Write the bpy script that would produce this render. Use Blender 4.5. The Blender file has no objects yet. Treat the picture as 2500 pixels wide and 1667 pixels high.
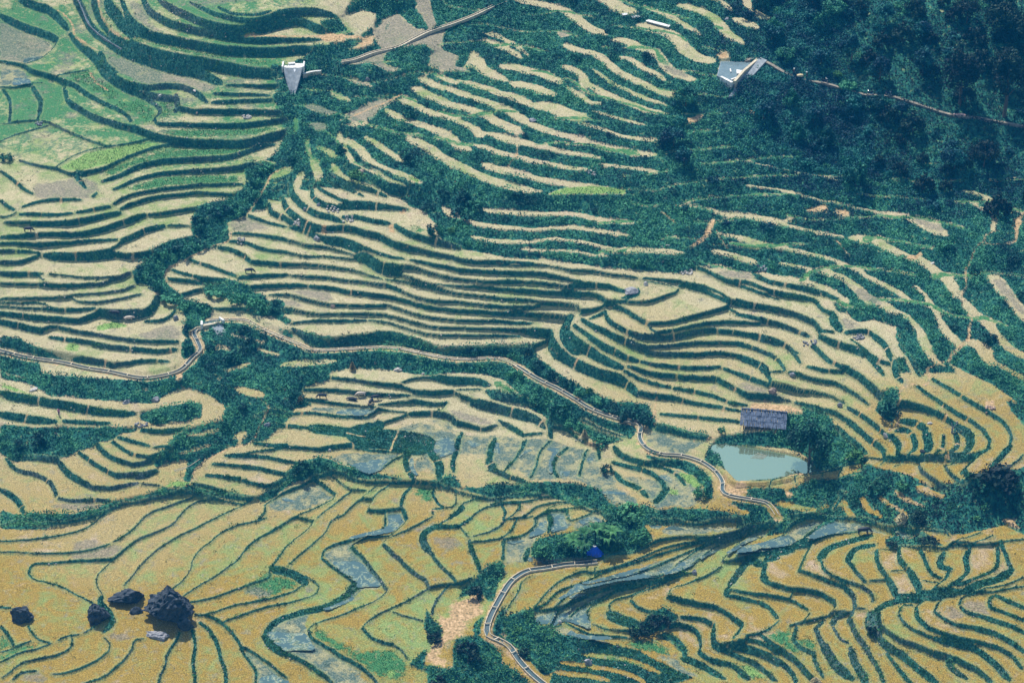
import bpy, bmesh, math, random
import numpy as np
from mathutils import Vector, Matrix
R = math.radians
rng = np.random.default_rng(7)
random.seed(7)
scene = bpy.context.scene
col = scene.collection

# ------------------------------------------------------------------ camera
cam_d = bpy.data.cameras.new("camera")
cam = bpy.data.objects.new("camera", cam_d); col.objects.link(cam)
cam.location = (0, 0, 250); cam.rotation_euler = (R(60), 0, 0)
cam_d.sensor_width = 36.0; cam_d.lens = 36.0 * 6000 / 2500
cam_d.clip_start = 1.0; cam_d.clip_end = 6000
scene.camera = cam

# ------------------------------------------------------------------ sky, sun, exposure
SUN_EL, SUN_AZ = 58.0, -28.0            # azimuth measured from +Y (beyond the hill) towards +X
world = bpy.data.worlds.new("World"); scene.world = world; world.use_nodes = True
wn = world.node_tree.nodes; wl = world.node_tree.links
sky = wn.new("ShaderNodeTexSky"); sky.sky_type = 'NISHITA'; sky.sun_disc = False
sky.sun_elevation = R(SUN_EL); sky.sun_rotation = R(SUN_AZ)
sky.air_density = 1.4; sky.dust_density = 1.0
wl.new(sky.outputs[0], wn["Background"].inputs[0]); wn["Background"].inputs[1].default_value = 0.10
sd = bpy.data.lights.new("sun", 'SUN'); sun = bpy.data.objects.new("sun", sd); col.objects.link(sun)
sd.energy = 4.4; sd.angle = R(0.6); sd.color = (1.0, 0.95, 0.86)
dirv = Vector((math.sin(R(SUN_AZ)) * math.cos(R(SUN_EL)), math.cos(R(SUN_AZ)) * math.cos(R(SUN_EL)), math.sin(R(SUN_EL))))
sun.rotation_euler = (-dirv).to_track_quat('-Z', 'Y').to_euler()
vs = scene.view_settings
vs.view_transform = 'Standard'; vs.look = 'None'; vs.gamma = 1.0; vs.use_curve_mapping = False
vs.exposure = 0.52
scene.cycles.max_bounces = 6; scene.cycles.volume_bounces = 0

BASE = """-311 1 2 2 1 2 1 2 2 1 2 1 2 2 1 2 1 2 2 1 2 2 1 2 2 1 2 2 2 1 2 2 1 2 1 2 1 2 2 1 2 1 2 2 1 2 1 2 1 2 1 2 1 2 1 2 1 2 1 2 2 1 2 1 2 2 1 2 1 2 2 2 2 2 2 2 2 2 2 2 2 1 1 1 1 1 1 1 2 1 2 1 2 2 1 2 1 2 2 1 2 1 2 2 1 2 1
-306 2 1 2 2 1 2 1 2 2 1 2 1 2 2 1 2 2 1 2 2 1 2 2 2 2 2 2 2 2 2 2 1 2 1 2 1 2 1 2 1 2 1 2 2 1 1 2 1 1 2 1 1 1 2 1 1 2 1 2 2 1 2 1 2 1 2 2 1 2 2 3 2 3 3 3 4 3 2 2 1 1 0 0 0 0 1 1 1 1 1 2 2 1 2 1 2 2 1 2 1 2 2 1 2 1 2
-300 1 2 2 1 2 1 2 2 1 2 1 2 2 1 2 1 2 2 2 2 2 2 3 3 3 3 3 2 2 2 2 1 2 1 1 1 2 1 2 1 2 1 2 1 1 2 0 1 1 0 1 0 1 1 1 1 1 1 2 1 2 1 2 1 2 1 2 2 3 3 3 4 5 5 6 5 5 4 3 0 0 -2 -2 -3 -2 -1 0 0 1 1 2 1 2 1 2 1 2 2 1 2 1 2 2 1 2 1
-295 2 1 2 2 1 2 1 2 2 1 2 1 2 2 1 2 2 2 2 3 3 4 4 5 5 6 4 4 4 2 2 1 0 1 1 0 1 2 1 1 2 1 1 1 1 0 0 -1 -1 -1 -1 -1 -1 0 0 0 0 1 1 1 1 1 2 1 2 2 2 2 4 5 6 6 5 6 5 4 5 4 3 4 3 3 2 -7 -7 -4 -3 -1 -1 1 1 2 1 2 1 2 1 2 2 1 2 1 2 2 1 2
-289 1 2 1 2 2 1 2 1 2 2 1 2 1 2 2 2 2 2 3 5 5 7 9 9 11 10 0 0 0 0 0 0 0 -1 0 1 0 1 0 1 1 1 1 1 0 0 0 0 -1 -1 -2 -2 -3 -2 -3 -2 -2 -1 0 0 1 1 1 1 2 2 6 6 7 6 6 6 6 6 5 5 4 4 4 3 4 3 3 2 1 -11 -8 -4 -2 -1 1 1 2 1 2 1 2 2 1 2 1 2 2 1 2 1
-284 2 1 2 2 1 2 1 2 2 1 2 1 2 2 1 3 2 4 5 8 10 14 16 2 0 1 0 0 0 0 0 0 -1 0 0 0 1 0 1 1 1 1 1 0 1 0 0 0 -1 -2 -1 -2 -3 -2 -3 -3 -2 -2 -2 -1 -1 1 2 2 4 5 6 6 6 7 6 6 6 6 5 5 4 4 4 4 3 3 3 3 3 2 -11 -10 -5 -3 0 1 1 2 1 2 1 2 2 1 2 1 2 2 1 2
-278 1 2 1 2 2 1 2 1 2 2 1 2 1 2 2 3 4 6 9 13 20 6 1 1 0 1 0 0 0 0 0 -1 0 0 0 0 1 0 1 1 1 1 1 0 1 0 0 -1 -1 -1 -1 -2 -3 -2 -3 -2 -3 -2 -2 -1 0 0 2 3 3 5 6 6 6 6 7 6 6 6 5 5 5 4 4 4 3 3 3 3 3 2 2 -12 -11 -5 -2 0 1 1 2 1 2 1 2 2 1 2 1 2 2 1
-273 2 1 2 1 2 2 1 2 1 2 2 1 2 2 3 3 6 10 16 22 1 1 1 0 1 0 1 0 0 0 -1 0 0 0 0 0 0 1 1 1 0 1 1 1 0 1 0 -1 -1 -1 -2 -2 -2 -2 -3 -2 -3 -2 -1 -1 -1 1 1 3 4 4 6 5 7 6 6 7 6 6 5 5 5 4 4 4 4 3 3 3 2 3 2 2 -17 -10 -4 -1 0 2 1 2 1 2 1 2 2 1 2 1 2 2
-267 1 2 1 2 2 1 2 1 2 2 1 2 2 2 3 5 10 16 23 2 1 1 0 1 1 0 0 0 0 0 0 0 -1 0 0 0 1 0 1 1 1 1 1 1 0 0 0 0 -1 -1 -2 -2 -2 -2 -3 -2 -2 -2 -2 -1 0 0 2 2 4 4 6 5 6 7 6 6 7 5 6 5 5 4 5 3 6 10 -4 1 3 2 3 2 -5 -17 -7 -3 0 1 2 1 2 1 2 2 1 2 1 2 2 1
-262 2 1 2 1 2 2 1 2 1 2 2 1 2 3 4 8 14 26 4 1 1 1 1 1 0 1 0 0 0 0 -1 0 0 0 0 0 0 1 1 1 1 0 1 1 1 0 0 -1 -1 -1 -1 -2 -2 -2 -3 -2 -2 -2 -2 0 -1 1 1 3 3 5 5 5 6 6 7 6 6 8 6 4 3 2 0 7 10 9 1 -2 2 3 2 3 2 -16 -12 -5 -1 1 1 2 1 2 1 2 2 1 2 1 2 2
-257 2 2 1 2 1 2 2 1 2 1 2 2 2 4 5 12 21 14 1 1 1 1 2 1 0 1 1 0 0 0 0 0 -2 -1 0 1 0 1 2 0 1 1 1 1 2 6 1 -2 -6 -3 -2 -2 -2 -2 -3 -2 -2 -2 -1 -1 0 1 1 3 3 4 5 5 6 6 5 4 7 13 5 3 4 1 2 7 8 9 7 -7 2 3 2 2 3 -7 -17 -8 -2 1 1 1 2 1 2 2 1 2 1 2 2 1
-251 2 1 2 1 2 2 1 2 1 2 2 2 2 4 8 16 25 1 1 2 1 1 6 10 -4 1 2 1 0 -1 1 1 -4 -5 1 0 2 1 2 0 1 0 4 1 1 5 0 -1 -4 -6 -9 -5 -1 0 -1 -4 -2 -2 -1 0 0 0 2 2 3 4 4 2 1 4 12 6 9 11 6 6 5 2 4 5 8 9 6 -9 2 2 3 2 2 2 -20 -11 -3 -1 1 2 1 2 1 2 2 1 2 1 2 2
-245 1 2 1 2 2 1 2 1 2 2 1 3 2 6 10 21 14 1 1 1 2 1 18 0 -4 0 3 1 -1 -1 -2 1 -4 -4 1 0 2 0 3 1 1 2 2 0 3 2 0 0 0 -5 -10 -6 -2 1 -3 -5 -4 -2 -2 -2 -1 -3 3 1 0 -4 5 6 9 12 11 9 10 9 8 11 6 5 6 3 4 6 5 -11 1 3 2 2 3 2 -15 -14 -5 -1 1 1 2 2 1 2 1 2 2 1 2 1
-240 2 2 1 2 1 2 2 1 2 1 2 2 4 6 14 26 1 2 1 1 1 2 20 -1 -2 0 0 1 0 -2 -4 0 -4 -4 1 0 2 2 3 3 2 0 1 3 0 -1 2 2 0 -3 -7 -6 -3 -3 -4 -6 -3 -2 -1 -1 -1 -2 -4 -2 5 4 3 7 11 12 7 9 8 10 15 11 8 8 3 1 3 4 4 -12 0 2 3 2 2 2 -7 -18 -7 -2 1 1 2 1 2 1 2 2 1 2 1 2
-234 2 1 2 2 1 2 1 2 2 1 2 2 4 8 16 19 2 1 1 2 1 3 19 1 0 0 -3 -2 1 -3 -3 -2 -4 -5 1 2 3 4 4 4 -1 0 2 0 -2 2 2 0 0 0 -4 -6 -6 -3 -3 -5 -5 -2 -1 -2 -1 -1 -2 5 9 5 3 6 10 5 4 6 9 12 16 10 9 7 3 1 3 4 4 -9 -4 3 2 2 3 2 0 -22 -9 -2 0 1 1 2 2 1 2 1 2 2 1 2
-228 2 1 2 1 2 2 1 2 1 2 2 3 4 9 19 11 2 1 2 1 1 4 17 3 1 0 -4 -4 -2 0 -2 -3 -3 -5 -1 3 4 3 5 3 -1 2 0 -1 1 1 0 -1 1 1 -1 -4 -4 -3 -3 -6 -4 -4 -2 -3 -2 -3 0 8 11 11 5 4 2 2 3 5 10 10 16 11 8 8 2 2 3 6 3 -6 -4 2 3 2 2 2 2 -20 -11 -3 0 1 1 2 2 1 2 1 2 2 1 2
-222 2 1 2 1 2 2 1 2 1 2 2 3 5 10 21 4 1 2 1 2 1 7 13 2 1 -1 -2 -4 -4 0 -1 -2 -3 -4 0 3 2 1 4 4 2 0 -1 1 1 -1 0 2 0 0 1 0 0 -4 -4 -7 -3 -1 -1 -3 -8 -5 2 5 10 11 7 2 3 4 3 3 7 11 12 10 9 9 5 2 3 6 4 0 -8 3 2 3 2 2 2 -16 -13 -4 -1 1 1 2 1 2 2 1 2 1 2 2
-216 2 1 2 1 2 2 1 2 1 2 2 3 5 11 18 2 2 2 1 2 1 9 8 2 0 0 -2 -4 -3 1 -2 -1 -2 -2 1 2 0 -2 1 3 4 4 1 0 0 0 1 1 -2 0 1 3 2 -2 -6 -6 -4 -2 -1 -4 -4 0 4 3 6 7 4 2 5 4 4 3 7 10 11 8 9 12 8 2 -1 1 5 4 -5 3 2 3 2 2 2 -11 -16 -6 -1 1 1 2 1 2 2 1 2 1 2 2
-210 2 1 2 1 2 2 1 2 2 1 2 3 6 11 14 2 1 2 2 1 2 15 2 -1 0 0 -3 -3 -1 -1 -1 -1 -1 0 2 2 0 0 -2 -1 1 2 5 3 0 2 0 0 -2 -1 1 3 4 -1 -2 -6 -6 -4 -5 -5 3 4 4 5 6 3 5 5 5 4 1 3 8 11 7 6 7 11 9 2 -3 0 3 4 3 3 2 3 2 2 2 -6 -19 -7 -1 0 1 2 2 1 2 1 2 2 1 2
-204 2 1 2 2 1 2 1 2 2 1 2 4 5 12 9 2 2 1 2 2 1 14 0 0 0 -2 -3 -2 0 0 -1 1 0 0 2 1 1 1 1 -1 -3 -3 2 6 2 2 1 1 -1 0 1 3 1 -1 -1 -2 -4 -2 -4 -5 0 1 5 4 4 4 8 5 6 4 0 5 9 7 5 4 7 8 9 4 -2 -1 3 3 7 4 3 2 2 3 2 -1 -22 -9 -2 0 2 1 2 1 2 1 2 2 1 2
-198 2 2 1 2 1 2 2 1 2 2 2 3 5 12 5 2 2 2 1 2 2 10 1 -2 -2 -2 -1 0 0 0 0 2 2 0 0 1 2 0 1 0 -5 -4 1 6 4 3 0 4 1 3 1 0 -2 -2 -2 0 0 1 0 0 0 0 -1 0 1 1 5 5 8 5 2 5 7 7 4 4 8 10 10 6 2 -2 -1 2 6 6 3 3 2 2 3 2 -23 -10 -3 0 1 1 2 2 1 2 1 2 2 1
-191 1 2 2 1 2 1 2 2 1 2 2 3 5 11 3 2 2 1 2 2 2 6 0 -3 -2 0 1 0 0 1 -1 3 2 0 1 -1 2 1 -3 -3 -3 0 4 4 4 2 3 3 3 1 1 1 -3 -2 -2 1 4 4 -1 0 1 1 -1 -3 -2 1 1 3 5 7 4 3 6 6 7 6 9 13 10 7 4 -2 -2 1 5 7 3 2 3 2 3 2 -21 -12 -4 0 1 2 1 2 1 2 2 1 2 1
-185 2 1 2 2 1 2 1 2 2 1 2 3 5 8 2 2 2 2 2 1 3 3 1 -2 -1 1 1 0 -1 1 -2 2 2 0 1 1 -1 1 -4 -2 -1 2 3 2 4 3 4 2 4 -1 1 1 -3 -3 -1 4 5 3 1 2 3 1 -1 -4 -3 0 2 1 1 4 7 3 2 4 7 11 15 14 10 7 5 3 0 2 2 0 2 3 3 2 3 2 -18 -14 -5 0 1 1 2 1 2 1 2 2 1 2
-178 1 2 1 2 2 1 2 1 2 2 2 2 5 5 2 2 2 2 2 1 4 2 1 0 1 1 1 -1 -2 -2 -1 0 2 0 1 1 -1 0 -1 -1 -1 2 1 3 3 3 3 4 2 -1 2 0 -4 -2 1 5 3 3 2 4 4 3 1 1 0 -1 -2 -2 -1 0 2 5 4 3 7 15 17 13 11 8 8 8 2 1 1 -10 2 3 3 2 3 2 -14 -17 -5 -2 1 1 2 2 1 2 1 2 2 1
-172 2 1 2 1 2 2 1 2 2 1 2 2 4 3 2 2 2 2 2 2 6 1 0 0 0 1 1 0 -2 -3 -1 0 0 2 -1 1 1 -2 1 0 1 1 3 3 1 2 0 4 3 0 4 -1 -4 -4 0 6 3 3 3 4 5 3 4 4 4 2 1 -2 -6 -4 -2 0 5 7 9 14 15 14 10 10 12 11 6 1 0 -21 2 3 2 3 2 3 -10 -19 -7 -2 1 1 2 1 2 1 2 2 1 2
-165 1 2 1 2 2 1 2 1 2 2 1 2 2 3 2 2 2 2 2 2 4 1 1 2 0 -1 -1 1 0 -2 -1 -1 -1 0 1 -1 2 1 -1 1 1 1 4 4 2 1 -1 -1 4 4 0 1 -4 -4 -2 5 4 3 4 6 5 6 7 5 3 3 1 -2 -3 -3 -1 0 -1 4 9 14 15 13 11 9 10 11 8 5 -1 -21 -1 3 3 2 3 2 -4 -22 -9 -2 0 2 1 2 1 2 2 1 2 1
-159 2 2 1 2 1 2 2 1 2 1 2 1 1 2 2 2 2 2 2 2 2 1 5 2 0 -1 -3 -2 1 -1 0 -1 -2 0 1 1 2 0 0 0 1 1 2 3 3 1 1 -1 0 4 2 0 -1 -3 -2 2 4 5 5 5 2 6 8 4 4 3 3 1 -1 -2 0 -1 1 1 8 14 15 10 11 8 8 7 8 7 4 -19 -1 2 3 2 3 2 2 -26 -9 -3 0 1 2 1 2 2 1 2 1 2
-152 2 1 2 1 2 2 1 2 1 2 1 1 -1 2 2 2 2 2 2 1 -1 4 6 0 0 0 -2 -2 -1 1 -1 -2 -2 1 1 1 3 -1 1 3 0 0 1 3 3 1 -2 2 0 2 4 2 -1 -1 1 2 2 3 4 0 2 5 7 5 5 4 3 4 1 0 -1 0 2 3 7 11 13 10 12 9 2 3 8 8 6 -10 -5 2 3 2 2 2 2 -21 -12 -3 0 1 2 1 2 1 2 2 1 2
-145 1 2 2 1 2 1 2 2 1 1 1 0 -1 2 2 2 2 2 2 -2 -2 6 3 2 4 0 0 -2 -2 1 0 -2 -4 0 3 3 -1 -3 0 3 2 3 1 2 0 0 0 1 0 5 6 2 0 2 3 0 0 0 -1 0 4 3 5 7 6 3 3 3 3 2 0 0 3 5 6 10 12 9 9 10 0 2 9 8 7 -5 -6 2 2 3 2 2 2 -18 -13 -4 0 1 1 2 2 1 2 1 2 2
-138 1 2 2 1 2 1 2 2 1 1 1 -1 -1 2 2 2 2 2 2 -5 1 3 0 5 5 3 3 -1 -3 0 3 0 -2 -2 0 0 0 -2 -4 -1 3 6 5 3 -2 -1 4 5 -3 -1 2 1 4 5 -1 -1 -1 -2 -1 2 6 4 6 5 4 2 3 2 2 2 1 1 6 6 6 11 10 5 8 10 2 5 10 6 6 0 -9 3 2 2 2 2 2 -14 -14 -4 -1 1 1 2 1 2 2 1 2 1
-131 1 2 2 1 2 1 2 1 2 1 0 -1 -1 2 2 2 2 2 2 -8 1 1 2 5 7 5 3 4 1 -3 -4 1 0 1 -2 -1 -1 1 -1 -3 2 5 6 2 -2 -1 6 2 -6 -5 0 6 6 0 -2 -2 -1 -1 0 6 12 8 1 0 1 1 2 2 2 1 2 3 7 6 8 13 11 5 6 8 5 9 6 6 1 0 -6 2 2 2 2 2 1 -9 -15 -5 -1 1 1 2 1 2 2 1 2 1
-124 1 2 2 1 2 1 2 1 2 1 0 -2 0 2 2 2 2 2 1 -14 4 4 2 4 7 4 7 6 4 -3 -9 -2 2 2 1 -1 -2 0 2 1 0 1 1 -1 0 -1 5 -1 -6 -5 1 7 6 -2 -1 -3 -1 -1 3 11 13 3 0 -1 0 2 2 2 5 3 1 4 6 6 11 14 10 9 6 5 7 6 5 2 0 0 -4 2 2 2 2 1 2 -4 -17 -6 -1 1 1 2 1 2 2 1 2 1
-117 1 2 2 1 2 1 2 2 1 1 0 -2 1 1 2 2 2 2 -1 -14 6 5 3 3 3 7 7 7 5 0 -4 -5 0 -1 2 1 -2 -1 0 1 2 -3 -3 1 1 0 -1 -4 -5 -4 1 7 5 0 -1 -2 -1 0 5 12 8 2 1 1 3 3 1 4 8 3 0 2 5 7 12 13 11 13 5 3 5 5 3 -1 0 3 -3 1 2 2 1 2 1 1 -18 -6 -2 1 1 2 1 2 2 1 2 1
-110 2 1 2 1 2 2 1 2 1 1 0 -2 2 1 2 2 2 2 -3 -10 6 5 2 2 3 5 8 9 4 0 -2 -1 -1 -2 -4 0 2 -2 -2 1 3 -2 -4 -5 -1 -2 -4 -3 -1 -2 0 5 5 2 1 -2 0 6 8 9 4 0 5 2 2 0 2 4 6 3 3 3 7 9 10 11 13 11 4 4 5 3 -1 0 4 4 -3 -1 1 2 2 1 2 1 -15 -7 -1 0 2 1 2 1 2 1 2 2
-103 2 1 2 2 1 2 1 2 1 1 0 -1 2 2 2 1 2 2 -5 -4 3 3 2 4 4 5 7 6 4 2 -1 -2 -1 -2 -5 -2 0 -3 -2 -1 -1 -3 -4 -6 -2 -3 -2 0 1 0 2 3 3 6 4 -1 2 10 9 5 1 2 4 2 1 1 2 4 2 2 5 8 8 7 9 10 12 8 6 5 4 0 0 4 4 2 -2 -3 2 2 1 2 1 1 -11 -7 -2 1 1 1 2 1 2 2 1 2
-95 1 2 1 2 2 1 2 1 2 1 0 0 2 2 1 2 2 2 -6 -2 4 5 5 4 5 6 4 1 2 0 -1 -3 -3 -1 -1 -1 -1 -4 -3 -6 -5 -1 -1 -5 -8 -4 -1 2 3 7 4 0 3 7 7 3 4 7 5 3 1 2 3 1 3 3 4 3 1 2 8 9 7 4 7 9 9 9 8 5 2 -1 1 5 2 3 1 -6 2 1 2 1 1 2 -8 -8 -1 0 1 2 1 2 1 2 2 1
-88 2 1 2 1 2 2 1 2 1 2 1 1 1 2 2 1 2 2 -3 2 5 3 4 6 5 3 1 -1 -1 -2 -1 -3 -3 -1 2 3 -1 -4 -7 -6 -3 0 -1 -4 -7 -6 -3 1 6 6 2 5 9 7 4 3 3 3 3 0 2 7 4 3 1 2 2 3 3 6 9 8 6 4 6 4 8 11 8 3 0 1 2 1 2 3 1 -4 1 2 1 1 2 1 -5 -7 -2 0 2 1 2 1 2 1 2 2
-81 2 2 1 2 1 2 2 1 2 2 2 1 2 2 1 2 1 2 -1 4 6 3 3 2 1 1 1 0 0 -2 -4 -3 -2 2 2 1 0 -3 -5 -5 -2 0 0 -1 -4 -4 -2 0 -1 2 7 12 10 2 0 0 1 2 0 2 9 12 4 1 -1 -1 1 3 3 7 9 7 7 6 3 3 9 9 6 2 0 2 0 0 3 2 1 -2 1 2 1 1 2 1 -2 -7 -2 1 1 1 2 2 1 2 1 2
-73 2 1 2 1 2 2 1 2 2 2 3 3 1 2 1 2 1 2 2 2 2 2 2 1 0 1 1 3 1 -1 -2 -4 -1 1 -1 -1 1 -1 -2 -2 -3 -1 0 1 1 -1 -2 -2 -1 0 6 9 3 1 0 0 2 1 6 10 13 9 2 -1 -2 -2 -2 0 3 6 7 8 6 7 7 5 5 7 3 1 1 2 -1 1 4 2 3 -3 1 1 1 2 1 1 1 -7 -1 0 2 1 2 1 2 1 2 2
-65 1 2 1 2 2 1 2 2 2 3 5 2 2 1 2 1 2 0 -3 1 2 2 1 1 2 4 3 -1 -1 2 2 -2 -2 -1 -1 -2 0 0 -1 -2 -2 -1 0 1 0 0 0 1 3 1 1 0 -1 2 1 3 1 9 13 14 11 8 3 -5 -6 -6 -3 -1 4 6 6 6 5 10 10 6 1 2 2 1 1 1 1 3 1 4 5 -3 -2 1 2 1 1 1 1 -4 -1 1 1 2 1 2 1 2 2 1
-58 2 1 2 2 1 2 2 2 2 4 8 1 2 1 1 2 1 -1 -6 1 1 1 4 4 4 4 2 -1 -1 -1 -1 1 -2 -2 -3 0 1 -2 -2 -2 -2 -2 -1 0 0 3 3 5 3 -1 -1 -2 -2 0 3 4 10 15 15 12 12 8 5 -4 -10 -10 -6 0 2 5 4 4 7 9 11 5 -2 0 1 1 1 2 3 2 0 5 4 -2 -3 2 1 1 1 1 1 -1 -1 1 2 1 2 1 2 2 1 2
-50 2 1 2 1 2 2 1 3 3 6 9 1 1 2 1 1 1 -5 -4 2 3 2 3 3 3 5 3 2 0 -2 -4 -2 -4 -3 -1 0 -1 -2 -2 -1 -1 -2 -1 -1 1 3 9 8 3 -1 -2 -3 -3 -1 -1 5 18 15 12 12 8 6 4 0 -4 -8 -7 -2 1 2 3 4 5 5 9 5 0 0 -1 1 1 2 4 0 1 4 2 0 -1 1 1 2 1 1 1 0 1 1 1 2 2 1 2 1 2 2
-42 1 2 2 1 2 2 1 3 4 8 10 1 1 1 2 1 1 -12 -2 2 4 3 3 6 5 4 2 0 -1 -1 -4 -7 -3 -3 -1 1 0 -2 0 5 2 -3 -4 -4 -1 8 12 7 2 0 -2 -2 -2 -3 0 3 13 17 9 9 8 4 1 -1 -1 -3 -4 0 4 1 1 1 1 5 8 5 0 -2 0 1 0 2 4 0 1 3 0 0 3 1 1 1 1 2 1 1 2 1 2 2 1 2 2 1 2 1
-34 1 2 2 1 2 1 2 3 5 11 11 1 1 1 1 1 0 -20 2 4 7 5 6 3 -2 1 1 0 -1 -3 -3 -4 -1 -4 -1 2 1 -1 3 2 2 -1 -1 -1 3 8 10 6 4 1 1 0 -1 -3 -4 -1 6 16 9 10 9 0 -3 -3 -4 -1 3 6 2 0 3 1 1 4 4 1 -2 -1 1 0 0 3 2 0 1 2 0 0 5 2 1 1 1 1 2 1 4 2 2 2 1 2 2 1 2 1
-26 1 2 1 2 2 1 3 3 6 14 10 1 1 1 1 1 0 -11 4 5 5 6 3 -1 -4 1 2 -1 -5 -8 -4 -1 -1 -2 -1 -2 0 5 5 3 1 0 0 1 6 9 9 7 4 3 2 1 1 -1 -3 -2 6 9 7 7 4 -4 -4 -2 -4 2 6 4 2 4 6 1 -1 -2 0 -2 -1 0 0 1 1 3 -1 1 1 0 0 2 6 2 1 1 1 2 1 1 5 4 2 2 1 2 2 1 2 1
-18 1 2 2 1 2 2 2 4 8 17 9 1 1 1 1 1 1 6 2 2 1 1 -1 1 -2 -2 -3 -2 -8 -9 -3 2 0 1 -1 -3 -1 5 5 4 3 1 2 2 6 10 9 9 7 5 4 1 0 0 0 2 5 3 0 1 0 -2 -3 -1 -3 -1 3 5 4 5 2 -2 -3 -2 -1 -2 0 1 1 2 1 0 -1 2 0 -2 2 3 4 4 2 1 1 1 1 2 6 4 3 2 1 2 2 1 2 1
-10 1 2 2 1 2 2 2 5 10 21 7 1 1 1 0 1 1 5 1 1 3 2 1 -1 -3 -4 -5 -7 -9 -4 -2 0 2 4 2 -2 -2 2 4 3 3 5 4 5 8 10 10 9 8 8 3 1 1 1 -2 0 0 0 -1 -1 -1 -3 -2 -2 -3 -2 5 3 3 3 1 -2 -2 -2 -2 0 0 2 2 2 -1 -2 1 3 1 -1 2 2 3 4 1 2 1 1 1 2 6 5 4 2 1 2 2 1 2 1
-2 2 1 2 1 2 2 3 6 12 26 3 0 1 1 1 0 2 5 1 0 2 1 0 0 -1 -6 -9 -10 -8 -1 1 1 3 8 2 -2 -1 0 2 2 4 4 5 12 12 9 7 7 7 4 1 2 1 0 -2 -2 -1 -1 0 -1 -1 -2 -2 -2 -2 -2 3 1 2 2 2 -1 -2 -3 -2 0 2 2 1 -1 -1 1 4 2 1 1 1 0 1 5 1 2 1 1 2 1 7 6 3 3 2 1 2 1 2 2
6 2 1 2 2 1 3 3 6 15 28 0 1 1 1 1 0 4 7 0 -5 -2 0 -1 -1 -2 -3 -4 -8 -7 1 3 2 2 4 0 0 0 0 2 1 2 4 10 16 10 8 8 8 5 -2 -1 1 0 -1 -1 -2 -1 -1 0 -1 -2 -4 -2 -2 0 1 -1 1 3 2 0 -1 -2 -1 0 0 1 1 -1 -1 1 4 4 1 1 3 1 -1 0 4 1 1 2 1 1 1 6 8 4 3 2 1 2 2 1 2
15 1 2 1 2 2 2 4 7 17 27 1 1 1 0 1 1 7 8 0 -3 -3 -1 -2 -3 -5 -4 -2 -6 -6 -3 1 3 1 -1 4 4 1 1 1 0 3 9 13 9 10 10 8 5 1 -1 -2 1 -1 -1 -1 -1 -2 0 -1 0 -1 -3 -3 -2 0 0 0 0 0 1 1 1 0 -1 -1 -1 -2 -1 0 3 3 4 1 1 2 3 2 -1 -1 3 2 1 1 2 1 1 5 9 5 3 2 2 1 2 2 1
23 2 1 2 1 2 3 4 9 19 24 1 1 1 1 1 0 16 10 -2 -3 -2 -2 -3 -6 -4 -6 -8 -2 -5 -5 -2 -1 -1 3 6 4 1 2 4 5 6 8 9 6 7 10 4 3 3 -1 0 0 0 0 -1 -1 -2 -1 -1 -1 -1 -1 -1 -1 -1 0 -1 -1 0 2 0 0 -1 -1 -1 -1 -2 -1 2 3 2 0 1 3 3 2 2 0 0 3 2 1 2 1 1 2 3 11 5 3 2 2 2 1 2 2
31 2 2 1 2 2 2 5 10 22 20 1 1 1 1 1 2 23 2 0 0 2 -2 -5 -8 -8 -7 -10 -7 -1 -1 -4 -3 3 3 4 2 2 4 11 11 4 3 6 5 4 4 2 5 3 2 1 1 0 1 -1 -3 -2 -2 0 -1 0 1 0 -2 -1 -1 -1 -1 -1 -1 -1 0 1 1 0 -1 -1 0 0 1 -1 0 3 3 3 1 1 2 1 3 2 2 1 1 2 1 2 12 6 4 2 2 1 2 2 1
40 2 1 2 2 1 3 5 11 25 15 1 2 1 1 1 2 24 3 2 1 2 -1 -4 -9 -12 -10 -8 -8 -4 0 -1 -2 3 3 0 2 3 12 14 8 4 2 3 3 4 2 2 4 4 4 2 2 3 1 -1 -4 -3 -1 0 -1 -1 0 -1 -3 -2 -3 -2 -2 -1 0 0 1 2 1 0 -1 -1 -1 -1 -1 0 3 2 2 2 0 1 2 2 3 4 2 1 1 2 1 2 11 7 4 2 2 2 1 2 2
49 1 2 1 2 2 3 6 12 27 9 1 2 1 2 1 3 21 5 2 0 -1 -1 -1 -5 -10 -14 -9 -5 -4 -1 -2 -2 -1 0 3 5 9 13 11 8 6 2 3 3 4 6 3 -1 2 3 4 2 0 -1 0 -1 0 -1 -1 -1 -2 0 -2 -3 -5 -3 -2 -1 -1 0 1 1 0 0 0 -1 -1 -1 0 0 1 1 2 1 1 0 0 2 3 2 6 2 1 2 1 1 2 10 8 4 3 2 1 2 2 1
57 2 2 1 2 2 3 6 13 29 3 1 2 2 1 1 5 18 2 4 2 -1 -1 -3 -7 -6 -13 -10 -5 -3 -2 -1 -1 -2 -1 3 6 10 13 10 8 5 6 6 7 9 3 -2 -3 2 2 1 -1 -1 0 0 0 0 0 0 1 1 0 -1 -5 -5 -3 -2 -2 -1 -1 0 0 0 0 0 0 0 -1 0 1 0 1 1 1 0 -1 1 3 1 2 8 1 2 1 2 1 2 8 9 5 3 1 2 2 1 2
66 2 1 2 2 2 3 6 14 25 2 2 1 2 2 1 7 11 4 4 -1 0 -1 -4 -6 -5 -7 -9 -8 -4 -1 0 0 -1 0 1 2 11 14 10 9 8 7 8 9 4 -1 -2 0 1 0 -2 -1 0 1 1 1 1 0 2 2 0 0 -1 -4 -4 -3 -3 -2 -1 -1 -1 0 0 0 -1 0 0 1 0 0 1 1 0 1 0 -1 2 1 1 2 8 2 1 1 2 1 2 7 9 5 3 2 2 2 1 2
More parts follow.
